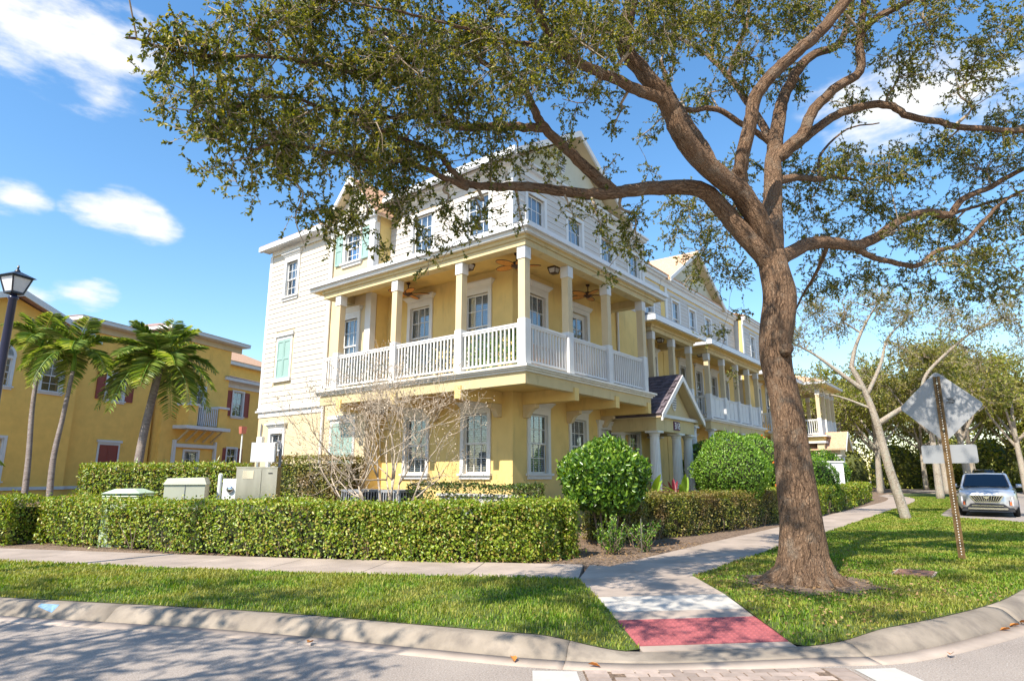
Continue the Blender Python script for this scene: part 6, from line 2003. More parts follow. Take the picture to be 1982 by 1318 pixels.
def hedge(label, line, width, z0f, z1, dens, mat, leaf=(0.035, 0.06), group='clipped hedges', core=True, wob=0.05, bare=0.0, back=False):
    P = smoothpath([(*p, 0) for p in line], 8)[:, :2]
    L = float(np.sum(np.linalg.norm(np.diff(P, axis=0), axis=1)))
    N = unit(np.stack([np.gradient(P[:, 1]), -np.gradient(P[:, 0])], 1))     # right-hand side = front
    s = np.linspace(0, 1, len(P))
    mid_ = P[len(P) // 2]
    zb = z0f(*mid_)
    t = thing('hedge', label, 'hedge', (*mid_, zb), group=group)
    h = z1 - zb
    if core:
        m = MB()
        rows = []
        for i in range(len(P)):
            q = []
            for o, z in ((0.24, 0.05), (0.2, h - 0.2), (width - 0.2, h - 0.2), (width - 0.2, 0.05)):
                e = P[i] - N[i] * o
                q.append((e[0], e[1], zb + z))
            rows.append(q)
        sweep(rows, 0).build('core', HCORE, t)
    area_f, area_t = L * h, L * width
    parts = []
    for kind_, A in (('f', area_f), ('t', area_t), ('b', area_f * (0.8 if back else 0.25)), ('e', 2 * width * h)):
        n = int(A * dens)
        q = rng.random(n)
        px = np.interp(q, s, P[:, 0])
        py = np.interp(q, s, P[:, 1])
        nx = np.interp(q, s, N[:, 0])
        ny = np.interp(q, s, N[:, 1])
        lump = wob * (np.sin(q * L * 2.1) + np.sin(q * L * 5.3 + 1) * 0.6)
        if kind_ == 'f':
            z = rng.random(n) ** 0.85 * h
            o = -lump - rng.normal(size=n) * 0.05 - (rng.random(n) < 0.03) * rng.uniform(0, 0.1, n) - 0.06 * np.sin(z * 5 + q * L * 3) * 0.5 + 0.04
            nr = np.stack([nx, ny, np.full(n, 0.35)], 1)
        elif kind_ == 't':
            z = h - np.abs(rng.normal(size=n)) * 0.045 + lump * 0.7 + (rng.random(n) < 0.05) * rng.uniform(0, 0.11, n)
            o = rng.random(n) * width
            z = z - 0.10 * np.clip(1 - o / 0.14, 0, 1) ** 2
            nr = np.stack([nx * 0.2, ny * 0.2, np.ones(n)], 1)
        elif kind_ == 'b':
            z = rng.random(n) * h
            o = width + rng.normal(size=n) * 0.03
            nr = np.stack([-nx, -ny, np.full(n, 0.3)], 1)
        else:
            z = rng.random(n) * h
            o = rng.random(n) * width
            q = np.where(rng.random(n) < 0.5, 0.0, 1.0)
            px = np.interp(q, s, P[:, 0])
            py = np.interp(q, s, P[:, 1])
            nx = np.interp(q, s, N[:, 0])
            ny = np.interp(q, s, N[:, 1])
            sg = np.where(q > 0.5, 1, -1)
            px = px + sg * -ny * np.abs(rng.normal(size=n)) * 0.05
            py = py + sg * nx * np.abs(rng.normal(size=n)) * 0.05
            nr = np.stack([sg * -ny, sg * nx, np.full(n, 0.3)], 1)
        c = np.stack([px - nx * o, py - ny * o, zb + z], 1)
        if bare and kind_ == 'f':
            keep = rng.random(n) > bare * np.clip(1.2 - z / h, 0, 1)
            c, nr = c[keep], nr[keep]
        parts.append((c, nr))
    c = np.concatenate([p[0] for p in parts])
    nr = np.concatenate([p[1] for p in parts])
    gap = np.sin(c[:, 0] * 6.1 + c[:, 2] * 3.0) * np.sin(c[:, 1] * 5.3 - c[:, 2] * 4.1) + 0.6 * np.sin(c[:, 0] * 13 + c[:, 1] * 11) * np.sin(c[:, 2] * 14 + c[:, 1] * 3)
    keep = rng.random(len(c)) > np.clip(0.15 + 0.6 * gap, 0, 0.6)
    c, nr = c[keep], nr[keep]
    n = len(c)
    nr = unit(nr) + rng.normal(size=(n, 3)) * 0.65
    d = np.cross(nr, rng.normal(size=(n, 3))) + np.array((0, 0, 0.3))
    ln = rng.uniform(leaf[0], leaf[1], n)
    O('foliage', leaf_mesh('foliage', c, d, nr, ln, ln * rng.uniform(0.5, 0.75, n), mat), t, None, 'stuff')
    m = MB()
    for i in range(int(L / 0.22)):
        q = rng.random()
        e = np.array((np.interp(q, s, P[:, 0]), np.interp(q, s, P[:, 1])))
        nn = np.array((np.interp(q, s, N[:, 0]), np.interp(q, s, N[:, 1])))
        e = e - nn * rng.uniform(0.02, width * 0.4)
        b = np.array((*e, zb - 0.04))
        for k in range(3):
            tp = b + np.array((rng.normal() * 0.12, rng.normal() * 0.12, rng.uniform(0.35, 0.6)))
            m.tube([b, (b + tp) / 2 + rng.normal(size=3) * 0.03, tp], [0.011, 0.008, 0.005], 4)
    m.uv = None
    m.build('stems', HSTEM, t, kind='stuff')
    return t


flat15 = lambda x, y: 0.13
hedge('long clipped green hedge along the left pavement', [(5.35, 16.9), (6.0, 13.9), (7.25, 10.0), (8.3, 7.9), (9.2, 6.95), (9.75, 6.75)][::-1], -0.95, flat15, 1.2, 1900, HEDGL) if False else None
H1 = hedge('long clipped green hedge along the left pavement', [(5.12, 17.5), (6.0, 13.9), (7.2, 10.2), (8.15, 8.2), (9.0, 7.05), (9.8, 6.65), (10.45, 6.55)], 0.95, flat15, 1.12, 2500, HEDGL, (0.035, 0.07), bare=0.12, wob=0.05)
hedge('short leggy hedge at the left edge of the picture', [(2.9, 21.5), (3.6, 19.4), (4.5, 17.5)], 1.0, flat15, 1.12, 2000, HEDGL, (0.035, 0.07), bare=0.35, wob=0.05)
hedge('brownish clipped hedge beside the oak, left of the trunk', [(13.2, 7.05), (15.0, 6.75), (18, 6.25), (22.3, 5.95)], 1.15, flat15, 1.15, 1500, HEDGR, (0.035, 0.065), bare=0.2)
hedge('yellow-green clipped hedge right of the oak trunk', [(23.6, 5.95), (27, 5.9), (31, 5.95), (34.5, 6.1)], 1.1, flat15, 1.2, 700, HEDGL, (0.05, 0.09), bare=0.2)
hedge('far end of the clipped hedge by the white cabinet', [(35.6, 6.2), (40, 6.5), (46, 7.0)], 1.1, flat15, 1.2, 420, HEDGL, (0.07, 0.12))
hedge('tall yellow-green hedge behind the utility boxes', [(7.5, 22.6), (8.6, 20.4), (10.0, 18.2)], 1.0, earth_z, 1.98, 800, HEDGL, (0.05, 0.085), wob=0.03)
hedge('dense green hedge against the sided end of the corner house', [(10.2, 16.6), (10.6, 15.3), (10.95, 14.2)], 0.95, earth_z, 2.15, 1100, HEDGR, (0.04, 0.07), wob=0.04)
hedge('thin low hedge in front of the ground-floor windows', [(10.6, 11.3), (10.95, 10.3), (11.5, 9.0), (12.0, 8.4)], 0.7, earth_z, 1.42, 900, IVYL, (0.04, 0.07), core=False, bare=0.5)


def bush(label, c, r, dens, mat, leaf, z0, squash=1.0, group='rounded bushes', flowers=None):
    t = thing('bush', label, 'bush', (c[0], c[1], z0), group=group)
    n = int(4 * math.pi * r * r * dens)
    d = rand_dirs(n)
    lump = 1 + 0.09 * np.sin(d[:, 0] * 5 + c[0]) * np.sin(d[:, 1] * 4 + c[1]) + 0.05 * np.sin(d[:, 2] * 7 + c[0]) + 0.05 * np.sin(d[:, 0] * 12) * np.sin(d[:, 2] * 11 + 1) * np.sin(d[:, 1] * 9)
    lump = lump + (rng.random(n) < 0.03) * rng.uniform(0, 0.14, n)
    p = np.array(c) + d * (r * lump * (1 - np.abs(rng.normal(size=n)) * 0.05))[:, None] * np.array((1, 1, squash))
    keep = p[:, 2] > z0 + 0.1
    p, d = p[keep], d[keep]
    n = len(p)
    nr = d + rng.normal(size=(n, 3)) * 0.5
    dd = np.cross(nr, rng.normal(size=(n, 3))) + np.array((0, 0, 0.7)) + d * 0.4
    ln = rng.uniform(leaf[0], leaf[1], n)
    O('foliage', leaf_mesh('foliage', p, dd, nr, ln, ln * rng.uniform(0.38, 0.55, n), mat), t, None, 'stuff')
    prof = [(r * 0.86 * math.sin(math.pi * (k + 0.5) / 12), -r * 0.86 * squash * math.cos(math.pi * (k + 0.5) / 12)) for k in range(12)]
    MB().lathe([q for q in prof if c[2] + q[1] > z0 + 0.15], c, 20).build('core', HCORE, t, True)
    m = MB()
    for k in range(6):
        a = k * 1.05
        m.tube([(c[0] + 0.15 * math.cos(a), c[1] + 0.15 * math.sin(a), z0 - 0.05), (c[0] + 0.4 * r * math.cos(a), c[1] + 0.4 * r * math.sin(a), c[2])], [0.03, 0.02], 6)
    m.uv = None
    m.build('stems', HSTEM, t)
    if flowers:
        k = rng.choice(n, 60, replace=False)
        O('flowers', leaf_mesh('flowers', p[k] + d[k] * 0.05, d[k] + rng.normal(size=(60, 3)) * 0.4, rng.normal(size=(60, 3)), 0.12, 0.10, flowers), t, None, 'stuff')
    return t


def loose_shrub(label, c, r, h, n, mat):
    t = thing('shrub', label, 'shrub', c, group='loose shrubs in the mulch')
    m = MB()
    C_, D_ = [], []
    k = 26
    for i in range(k):
        a = rng.uniform(0, 2 * math.pi)
        rr = r * rng.random() ** 0.6
        e = np.array((c[0] + rr * math.cos(a), c[1] + rr * math.sin(a), c[2] + h * rng.uniform(0.4, 1.0)))
        b = np.array(c) + rng.normal(size=3) * 0.05
        b[2] = c[2] - 0.03
        m.tube([b, (b + e) / 2 + rng.normal(size=3) * 0.05, e], [0.008, 0.006, 0.003], 4)
        q = rng.random((n // k, 1)) ** 0.6
        C_.append(b + (e - b) * q + rng.normal(size=(n // k, 3)) * 0.02)
        D_.append(unit(e - b) + rng.normal(size=(n // k, 3)) * 0.8)
    m.uv = None
    m.build('stems', HSTEM, t)
    C_, D_ = np.concatenate(C_), np.concatenate(D_)
    ln = rng.uniform(0.03, 0.07, len(C_))
    O('foliage', leaf_mesh('foliage', C_, D_, rng.normal(size=C_.shape) + np.array((0, 0, 1.0)), ln, ln * 0.5, mat), t, None, 'stuff')


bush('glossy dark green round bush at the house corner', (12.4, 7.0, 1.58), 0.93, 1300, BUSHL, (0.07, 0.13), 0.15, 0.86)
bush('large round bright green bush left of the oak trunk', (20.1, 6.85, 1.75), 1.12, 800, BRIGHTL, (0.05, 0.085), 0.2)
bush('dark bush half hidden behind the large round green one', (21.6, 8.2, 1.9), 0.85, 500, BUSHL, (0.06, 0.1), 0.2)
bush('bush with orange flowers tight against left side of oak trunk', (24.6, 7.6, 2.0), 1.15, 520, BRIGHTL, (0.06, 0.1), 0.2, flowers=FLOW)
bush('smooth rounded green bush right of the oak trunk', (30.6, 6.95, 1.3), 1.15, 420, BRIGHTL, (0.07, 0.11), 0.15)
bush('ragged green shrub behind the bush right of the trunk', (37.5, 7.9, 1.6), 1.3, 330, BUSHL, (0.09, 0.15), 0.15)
loose_shrub('small trailing shrub in the mulch before the glossy bush', (11.35, 6.3, 0.12), 0.42, 0.75, 900, BUSHL)
loose_shrub('little open shrub in the mulch beside the thin stake', (12.1, 6.0, 0.12), 0.4, 0.6, 700, BUSHL)


def blade_leaf(L, w, arch, mat, key):
    def mk():
        m = MB()
        n = 8
        vs_ = []
        for i in range(n + 1):
            t = i / n
            x = L * (t * 0.75)
            z = L * (t * 0.85 - arch * t * t)
            ww = w * (0.35 + 1.3 * t) if t < 0.45 else w * 0.935 * max(0.02, (1 - ((t - 0.45) / 0.55) ** 2))
            vs_ += [(x, -ww / 2, z + ww * 0.18), (x, 0, z), (x, ww / 2, z + ww * 0.18)]
        fs = []
        for i in range(n):
            for j in (0, 1):
                fs.append((i * 3 + j, i * 3 + j + 1, (i + 1) * 3 + j + 1, (i + 1) * 3 + j))
        m.add(vs_, fs)
        return m.mesh('leaf', mat, True)
    return shared(key, mk)


def rosette(label, x, y, z, n, L, w, mat, group, name='lily_plant', arch=(0.35, 0.9)):
    t = thing(name, label, 'plant', (x, y, z), group=group)
    for i in range(n):
        k = i % 4
        a = arch[0] + (arch[1] - arch[0]) * k / 3
        me = blade_leaf(1.0, w / L, a, mat, ('bl', name, k, w / L))
        s = L * rnd.uniform(0.75, 1.1)
        MM = T((x + rnd.uniform(-0.05, 0.05), y + rnd.uniform(-0.05, 0.05), z + 0.02)) @ Matrix.Rotation(i * 2.4 + rnd.uniform(-0.3, 0.3), 4, 'Z') @ Matrix.Rotation(R(rnd.uniform(-25, 8)), 4, 'Y') @ Matrix.Scale(s, 4)
        O('leaf', me, t, MM)
    return t


rosette('broad-leaved lily sprouting above the end of the long hedge', 10.7, 7.45, 0.6, 13, 0.95, 0.13, LILYL, 'lily plants')
rosette('big broad-leaved lily in front of the portico columns', 16.2, 7.75, 0.7, 20, 1.3, 0.2, LILYL, 'lily plants')
rosette('lily clump at the foot of the large round green bush', 18.0, 7.6, 0.7, 14, 1.15, 0.18, LILYL, 'lily plants')
rosette('dark red ti plant left of the nearest portico column', 16.0, 8.3, 1.05, 16, 0.7, 0.09, TIL, 'red ti plants', 'ti_plant', (0.2, 0.6))
rosette('dark red ti plant between the portico columns', 17.9, 7.8, 0.95, 16, 0.7, 0.09, TIL, 'red ti plants', 'ti_plant', (0.2, 0.6))
rosette('yellow-green cycad by the white cabinet', 33.2, 6.9, 0.7, 22, 1.1, 0.12, LILYL, 'lily plants', 'cycad', (0.4, 0.8))

# ---------------------------------------------------------------- palms


def frond_mesh(L, leafL, npair, droop, key, seed):
    def mk():
        k = np.random.default_rng(seed)
        tt = np.linspace(0, 1, 14)
        rach = np.stack([L * tt * (1 - 0.18 * tt), np.zeros(14), L * (0.55 * tt - droop * tt ** 2)], 1)
        t = np.linspace(0.16, 0.99, npair)
        px = np.interp(t, tt, rach[:, 0])
        pz = np.interp(t, tt, rach[:, 2])
        tg = np.stack([np.gradient(px), np.zeros(npair), np.gradient(pz)], 1)
        tg = unit(tg)
        C, D_, N_, LN = [], [], [], []
        for sgn in (-1, 1):
            c = np.stack([px, np.zeros(npair), pz], 1)
            d = tg * 0.55 + np.array((0, sgn * 1.0, 0.22)) + k.normal(size=(npair, 3)) * 0.10
            C.append(c)
            D_.append(d)
            N_.append(np.tile(np.array((0, -sgn * 0.35, 1.0)), (npair, 1)) + k.normal(size=(npair, 3)) * 0.25)
            LN.append(leafL * (0.45 + 1.0 * np.sin(np.pi * np.clip(t * 0.9 + 0.08, 0, 1))) * 0.72)
        me = leaf_mesh('frond', np.concatenate(C), np.concatenate(D_), np.concatenate(N_), np.concatenate(LN), 0.032, PALML, 0.12, 0.38)
        return me, rach
    return shared(key, mk)


def palm(label, path, r0, r1, nf, L, leafL, name='palm_tree', shaft=True):
    base = path[0]
    t = thing(name, label, 'palm tree', base, group='palms in front of the golden house')
    P = smoothpath(path, 8)
    MB().tube(P, np.linspace(r0, r1, len(P)), 12, 0.03, 1).build('trunk', PALMB, t, True)
    top = P[-1]
    if shaft:
        MB().tube([top - np.array((0, 0, 0.05)), top + np.array((0, 0, 0.35)), top + np.array((0, 0, 0.7))], [r1 * 1.15, r1 * 1.05, r1 * 0.5], 10).build('crownshaft', BRIGHTL, t, True)
        top = top + np.array((0, 0, 0.55))
    for i in range(nf):
        ring = i / nf
        dr = 0.25 + 1.05 * ring
        v = i % 5
        me, rach = frond_mesh(1.0 * L, leafL, 50, (0.35, 0.6, 0.85, 1.05, 1.25)[min(4, int(ring * 5))], ('frond', L, leafL, min(4, int(ring * 5)), v), i)
        a = i * 2.399 + rnd.uniform(-0.2, 0.2)
        MM = T(top) @ Matrix.Rotation(a, 4, 'Z') @ Matrix.Rotation(R(-50 + 58 * ring), 4, 'Y')
        f = O('frond', me, t, MM)
        rm = shared(('rachis', L, leafL, min(4, int(ring * 5)), v), lambda: MB().tube(rach, np.linspace(0.03, 0.006, 14), 5).mesh('rachis', BRIGHTL))
        O('rachis', rm, f, MM)
    return t


palm('leftmost slender palm with pale curved trunk', [(7.6, 27.8, 0.6), (7.55, 27.85, 2.2), (7.45, 27.95, 4.0), (7.43, 28.0, 5.8)], 0.11, 0.065, 12, 1.65, 0.55)
palm('slender palm just right of the leftmost one', [(8.0, 26.6, 0.6), (7.95, 26.65, 2.2), (8.02, 26.58, 3.6), (8.1, 26.5, 5.4)], 0.11, 0.065, 13, 1.8, 0.58)
palm('bushy palm with the thickest trunk, nearest the small balcony', [(10.35, 25.85, 0.6), (10.41, 25.77, 2.1), (10.48, 25.69, 3.6), (10.65, 25.5, 5.7)], 0.17, 0.13, 26, 2.35, 0.68, shaft=False)
palm('low palm whose fronds tip in at the left picture edge', [(5.6, 26.6, 0.6), (5.55, 26.6, 1.6), (5.5, 26.6, 2.0)], 0.1, 0.08, 9, 1.2, 0.4, shaft=False)
for lb, x, y, s in (('dark fan-leaved shrub under the slender palms', 8.9, 25.6, 1.3), ('dark fan-leaved plant before the closed red shutters', 9.6, 24.4, 1.7), ('bushy lady palm under the small balcony', 13.0, 27.6, 1.5), ('lady palm right of the first one, under the small balcony', 13.8, 27.0, 1.5)):
    rosette(lb, x, y, earth_z(x, y) + (0.4 if s > 1.4 else 0.1), 26, s * 0.9, 0.10, BUSHL, 'dark fan-leaved plants', 'lady_palm', (0.1, 0.8))

# ---------------------------------------------------------------- bare crepe myrtle
CM = thing('crepe_myrtle', 'bare many-stemmed crepe myrtle with pale tan branches before the house', 'tree', (10.0, 11.35, 0.3))
main_, fine_ = MB(), MB()
seeds = []


def grow(mb, p, d, L, r, depth):
    n = 4
    pts = [p]
    for i in range(n):
        d = unit(d + rng.normal(size=3) * 0.11 + np.array((0, 0, 0.03)))
        pts.append(pts[-1] + d * L / n)
    (main_ if depth < 2 else fine_).tube(pts, np.linspace(r, r * 0.62, n + 1), 8 if depth < 2 else 4)
    if depth >= 6:
        seeds.append(pts[-1])
        return
    for k in range(2 if depth < 5 else 3):
        nd_ = unit(d + rng.normal(size=3) * (0.38 if depth < 2 else 0.5) + np.array((0, 0, 0.08)))
        grow(mb, pts[-1] if k < 2 else pts[2], nd_, L * rng.uniform(0.62, 0.84), r * 0.66, depth + 1)
    if depth in (1, 2, 3):
        nd_ = unit(d + rng.normal(size=3) * 0.6)
        grow(mb, pts[2], nd_, L * 0.7, r * 0.45, depth + 2)


cv = np.array((0.6115, -0.791, 0))      # spread mostly across the house front
cf = np.array((0.791, 0.6115, 0))
for s_, f_, L, r in ((-0.95, 0.1, 1.35, 0.032), (-0.62, -0.2, 1.35, 0.03), (-0.32, 0.2, 1.4, 0.034), (0.05, -0.1, 1.4, 0.034), (0.35, 0.15, 1.25, 0.032), (0.6, 0.0, 1.1, 0.03), (-0.12, 0.3, 1.35, 0.028), (-1.2, 0.0, 1.25, 0.026), (0.2, -0.2, 1.35, 0.028), (-0.75, 0.3, 1.3, 0.028)):
    d = unit(cv * s_ * 0.75 + cf * f_ + np.array((0, 0, 1.0)))
    grow(None, np.array((10.0, 11.35, 0.2)) + cv * s_ * 0.12, d, L, r, 0)
for mb, nm in ((main_, 'stems'), (fine_, 'twigs')):
    mb.uv = None
    mb.build(nm, CREPE, CM, True, 'stuff' if nm == 'twigs' else None)
sd = np.array(seeds)
sel = sd[rng.random(len(sd)) < 0.6]
O('seed_heads', leaf_mesh('seed_heads', np.repeat(sel, 3, 0) + rng.normal(size=(len(sel) * 3, 3)) * 0.03, rand_dirs(len(sel) * 3), rand_dirs(len(sel) * 3), 0.04, 0.022, CREPE), CM, None, 'stuff')
# ---------------------------------------------------------------- street lamp
LX, LY = 2.86, 12.62
lamp = thing('street_lamp', 'navy lamp post with four-sided lantern at the left edge', 'street lamp', (LX, LY, 0.15))
MB().lathe([(0.16, -0.02), (0.16, 0.25), (0.10, 0.32), (0.075, 0.5), (0.066, 2.5), (0.058, 4.32), (0.075, 4.33), (0.075, 4.36), (0.05, 4.38), (0.05, 4.44)], (LX, LY, 0.13), 24).build('post', POST, lamp, True)
zb_, zt_ = 4.56, 4.82
ro = Matrix.Rotation(R(20), 4, 'Z')


def lp(x, y, z):
    v = ro @ Vector((x, y, 0))
    return (LX + v.x, LY + v.y, z)


m = MB()
a0, a1 = 0.09, 0.155
for sx, sy in ((-1, -1), (1, -1), (1, 1), (-1, 1)):
    m.bar(lp(sx * a0, sy * a0, zb_), lp(sx * a1, sy * a1, zt_), 0.022, 0.022)
for (aa, z, t) in ((a0, zb_, 0.03), (a1, zt_, 0.025)):
    c4 = [lp(-aa, -aa, z), lp(aa, -aa, z), lp(aa, aa, z), lp(-aa, aa, z)]
    for k in range(4):
        m.bar(c4[k], c4[(k + 1) % 4], t, t)
fr = m.build('lantern_frame', METAL, lamp)
for k in range(4):
    q = [(-1, -1), (1, -1), (1, 1), (-1, 1)]
    p, n_ = q[k], q[(k + 1) % 4]
    s = 0.97
    MB().add([lp(p[0] * a0 * s, p[1] * a0 * s, zb_ + 0.01), lp(n_[0] * a0 * s, n_[1] * a0 * s, zb_ + 0.01), lp(n_[0] * a1 * s, n_[1] * a1 * s, zt_ - 0.01), lp(p[0] * a1 * s, p[1] * a1 * s, zt_ - 0.01)], [(0, 1, 2, 3)]).build('lantern_pane', FROST, fr)
m = MB()
c0 = [lp(-0.20, -0.20, zt_ + 0.012), lp(0.20, -0.20, zt_ + 0.012), lp(0.20, 0.20, zt_ + 0.012), lp(-0.20, 0.20, zt_ + 0.012)]
c1 = [lp(-0.035, -0.035, zt_ + 0.11), lp(0.035, -0.035, zt_ + 0.11), lp(0.035, 0.035, zt_ + 0.11), lp(-0.035, 0.035, zt_ + 0.11)]
m.hexa(c0 + c1)
m.lathe([(0.045, 0.0), (0.03, 0.03), (0.012, 0.05), (0.02, 0.075), (0.012, 0.10), (0.004, 0.115)], (LX, LY, zt_ + 0.11), 12)
m.build('lantern_roof', METAL, lamp)
MB().box(LX - 0.07, LX + 0.07, LY - 0.07, LY + 0.07, zb_ - 0.02, zb_ - 0.005).lathe([(0.06, 0), (0.06, 0.04)], (LX, LY, 4.55), 12).build('lantern_base', METAL, lamp)

# ---------------------------------------------------------------- sign seen from behind
SX, SY = 14.05, 0.83
sign = thing('road_sign', 'back of a diamond road sign with plate on rusty perforated post', 'road sign', (SX, SY, 0.15))
m = MB()
for y in (-0.032, 0.020):
    m.box(SX - 0.03, SX + 0.012, SY + y, SY + y + 0.012, 0.0, 3.42)
m.box(SX + 0.004, SX + 0.012, SY - 0.02, SY + 0.02, 0.0, 3.42)
m.box(SX - 0.03, SX - 0.022, SY - 0.055, SY - 0.03, 0.0, 3.42)
m.box(SX - 0.03, SX - 0.022, SY + 0.03, SY + 0.055, 0.0, 3.42)
po = m.build('post', RUST, sign)
m = MB()
for k in range(66):
    z = 0.25 + k * 0.048
    m.box(SX + 0.0015, SX + 0.0045, SY - 0.007, SY + 0.007, z, z + 0.018)
m.build('post_holes', BOXW, po, kind='stuff')
ZC, HD_ = 2.87, 0.66
m = MB()
rc = 0.07
pts = []
for cy_, cz_, s in ((0, HD_, 90), (-HD_, 0, 180), (0, -HD_, 270), (HD_, 0, 0)):
    nrm = Vector((cy_, cz_)).normalized()
    cc = Vector((cy_, cz_)) - nrm * rc * 1.414
    base = math.atan2(nrm.y, nrm.x)
    for k in (-40, -20, 0, 20, 40):
        pts.append((cc.x + rc * math.cos(base + R(k)), cc.y + rc * math.sin(base + R(k))))
m.prism(pts, lambda p, k: (SX + 0.014 + 0.004 * k, SY + p[0], ZC + p[1]))
dia = m.build('diamond_panel', ALU, sign)
m = MB()
for k, (a, b) in enumerate(((-0.02, 0.04), (-0.04, 0.02), (-0.045, 0.05), (-0.02, 0.055))):
    z = ZC + 0.13 - k * 0.028
    m.box(SX + 0.011, SX + 0.0138, SY - 0.17 + a - 0.02, SY - 0.17 + b + 0.02, z - 0.008, z + 0.008)
m.build('maker_stamp', BUMPERK, dia)
m = MB()
for dy, dz in ((0, 0.42), (0, -0.42)):
    m.box(SX - 0.042, SX + 0.003, SY - 0.014, SY + 0.014, ZC + dz - 0.014, ZC + dz + 0.014)
m.build('bolts', STEEL, sign)
m = MB()
w2, h2, r2 = 0.42, 0.165, 0.035
pts = []
for sy, sz, b in ((1, 1, 0), (-1, 1, 90), (-1, -1, 180), (1, -1, 270)):
    for k in (0, 30, 60, 90):
        pts.append((sy * (w2 - r2) + r2 * math.cos(R(b + k)), sz * (h2 - r2) + r2 * math.sin(R(b + k))))
m.prism(pts, lambda p, k: (SX + 0.014 + 0.003 * k, SY + p[0] - 0.03, 2.0 + p[1]))
m.build('lower_plate', ALU, sign)

# ---------------------------------------------------------------- utility boxes behind the long hedge
gz = earth_z(7, 15.3)
tb = thing('transformer_box', 'grey-green padmount transformer box with orange sticker behind the long hedge', 'utility box', (7.3, 15.4, gz))
MT = TR(7.35, 15.35, 0, -33)
m = MB()
m.box(-0.42, 0.42, -0.45, 0.45, gz - 0.1, 1.42)
m.hexa([(-0.45, -0.48, 1.42), (0.45, -0.48, 1.42), (0.45, 0.48, 1.42), (-0.45, 0.48, 1.42), (-0.38, -0.42, 1.56), (0.38, -0.42, 1.58), (0.38, 0.42, 1.58), (-0.38, 0.42, 1.56)])
m.build('cabinet', BOXG, tb, M=MT)
MB().box(-0.421 - 0.004, -0.4215, 0.22, 0.34, 1.28, 1.38).build('sticker', ORNG, tb, M=MT)
MB().box(0.0, 0.012, -0.459, -0.4515, gz, 1.42).build('door_seam', BOXD, tb, M=MT)
MB().box(-0.55, 0.55, -0.6, 0.6, gz - 0.12, gz + 0.06).build('pad', CONC, tb, M=MT)
vb = thing('vent_box', 'low pale green louvred utility box left of the transformer', 'utility box', (6.2, 15.75, gz))
MV = TR(6.25, 15.75, 0, -40)
m = MB()
m.box(-0.34, 0.34, -0.46, 0.46, gz - 0.1, 1.10)
m.hexa([(-0.38, -0.52, 1.24), (0.38, -0.52, 1.24), (0.38, 0.52, 1.24), (-0.38, 0.52, 1.24), (-0.2, -0.3, 1.33), (0.2, -0.3, 1.33), (0.2, 0.3, 1.33), (-0.2, 0.3, 1.33)])
m.build('body', BOXL, vb, M=MV)
for k in range(4):
    MB().hexa([(-0.37, -0.5, 1.08 + k * 0.045), (0.37, -0.5, 1.08 + k * 0.045), (0.37, 0.5, 1.08 + k * 0.045), (-0.37, 0.5, 1.08 + k * 0.045), (-0.35, -0.48, 1.105 + k * 0.045), (0.35, -0.48, 1.105 + k * 0.045), (0.35, 0.48, 1.105 + k * 0.045), (-0.35, 0.48, 1.105 + k * 0.045)]).build('louvre', BOXL, vb, M=MV)
mc = thing('meter_cabinet', 'stainless steel meter cabinet behind the long hedge', 'cabinet', (8.6, 14.4, gz))
MC = TR(8.62, 14.4, 0, -50)
cb = MB().box(-0.52, 0.45, -0.16, 0.16, gz - 0.1, 1.80).build('cabinet', STEEL, mc, M=MC)
MB().box(-0.535, 0.465, -0.18, 0.18, 1.80, 1.83).build('lid', STEEL, cb, M=MC)
MB().box(-0.50, 0.08, -0.178, -0.162, gz + 0.05, 1.78).build('door', STEEL, cb, M=MC)
MB().box(-0.36, -0.10, -0.19, -0.179, 1.55, 1.74).build('meter_window', CHROME, cb, M=MC)
MB().box(0.24, 0.34, -0.17, -0.162, 1.66, 1.69).build('latch', BUMPERK, cb, M=MC)
ct = thing('control_box', 'white and grey control box raised above the meter cabinet', 'utility box', (8.75, 14.75, 1.83))
MQ = TR(8.78, 14.62, 0, -38)
MB().box(-0.27, 0.27, -0.14, 0.14, 1.95, 2.42).build('box', BOXW, ct, M=MQ)
MB().box(0.272, 0.30, -0.142, 0.142, 1.952, 2.418).build('side_panel', BOXD, ct, M=MQ)
for x in (-0.12, 0.16):
    MB().tube([(x, 0, gz - 0.1), (x, 0, 1.95)], 0.03, 8).build('leg', BOXW, ct, M=MQ)
MB().tube([(0.40, 0.05, gz), (0.40, 0.05, 2.36), (0.37, 0.05, 2.44), (0.30, 0.05, 2.46)], 0.035, 8).build('conduit', BOXD, ct, M=MQ)
sb = thing('small_meter', 'small white meter box on a pipe beside the transformer', 'meter', (8.2, 14.95, gz))
MN = TR(8.15, 14.85, 0, -50)
MB().box(-0.17, 0.17, -0.09, 0.09, 1.05, 1.55).build('box', BOXW, sb, M=MN)
MB().lathe([(0.08, 0), (0.08, 0.05), (0.05, 0.07)], (0, 0, 0), 16).build('dial', CHROME, sb, True, M=MN @ T((0.02, -0.09, 1.3)) @ Matrix.Rotation(R(90), 4, 'X'))
MB().tube([(-0.28, 0, gz - 0.1), (-0.28, 0, 1.62), (-0.26, 0, 1.66)], 0.045, 10).build('pipe', BOXW, sb, M=MN)
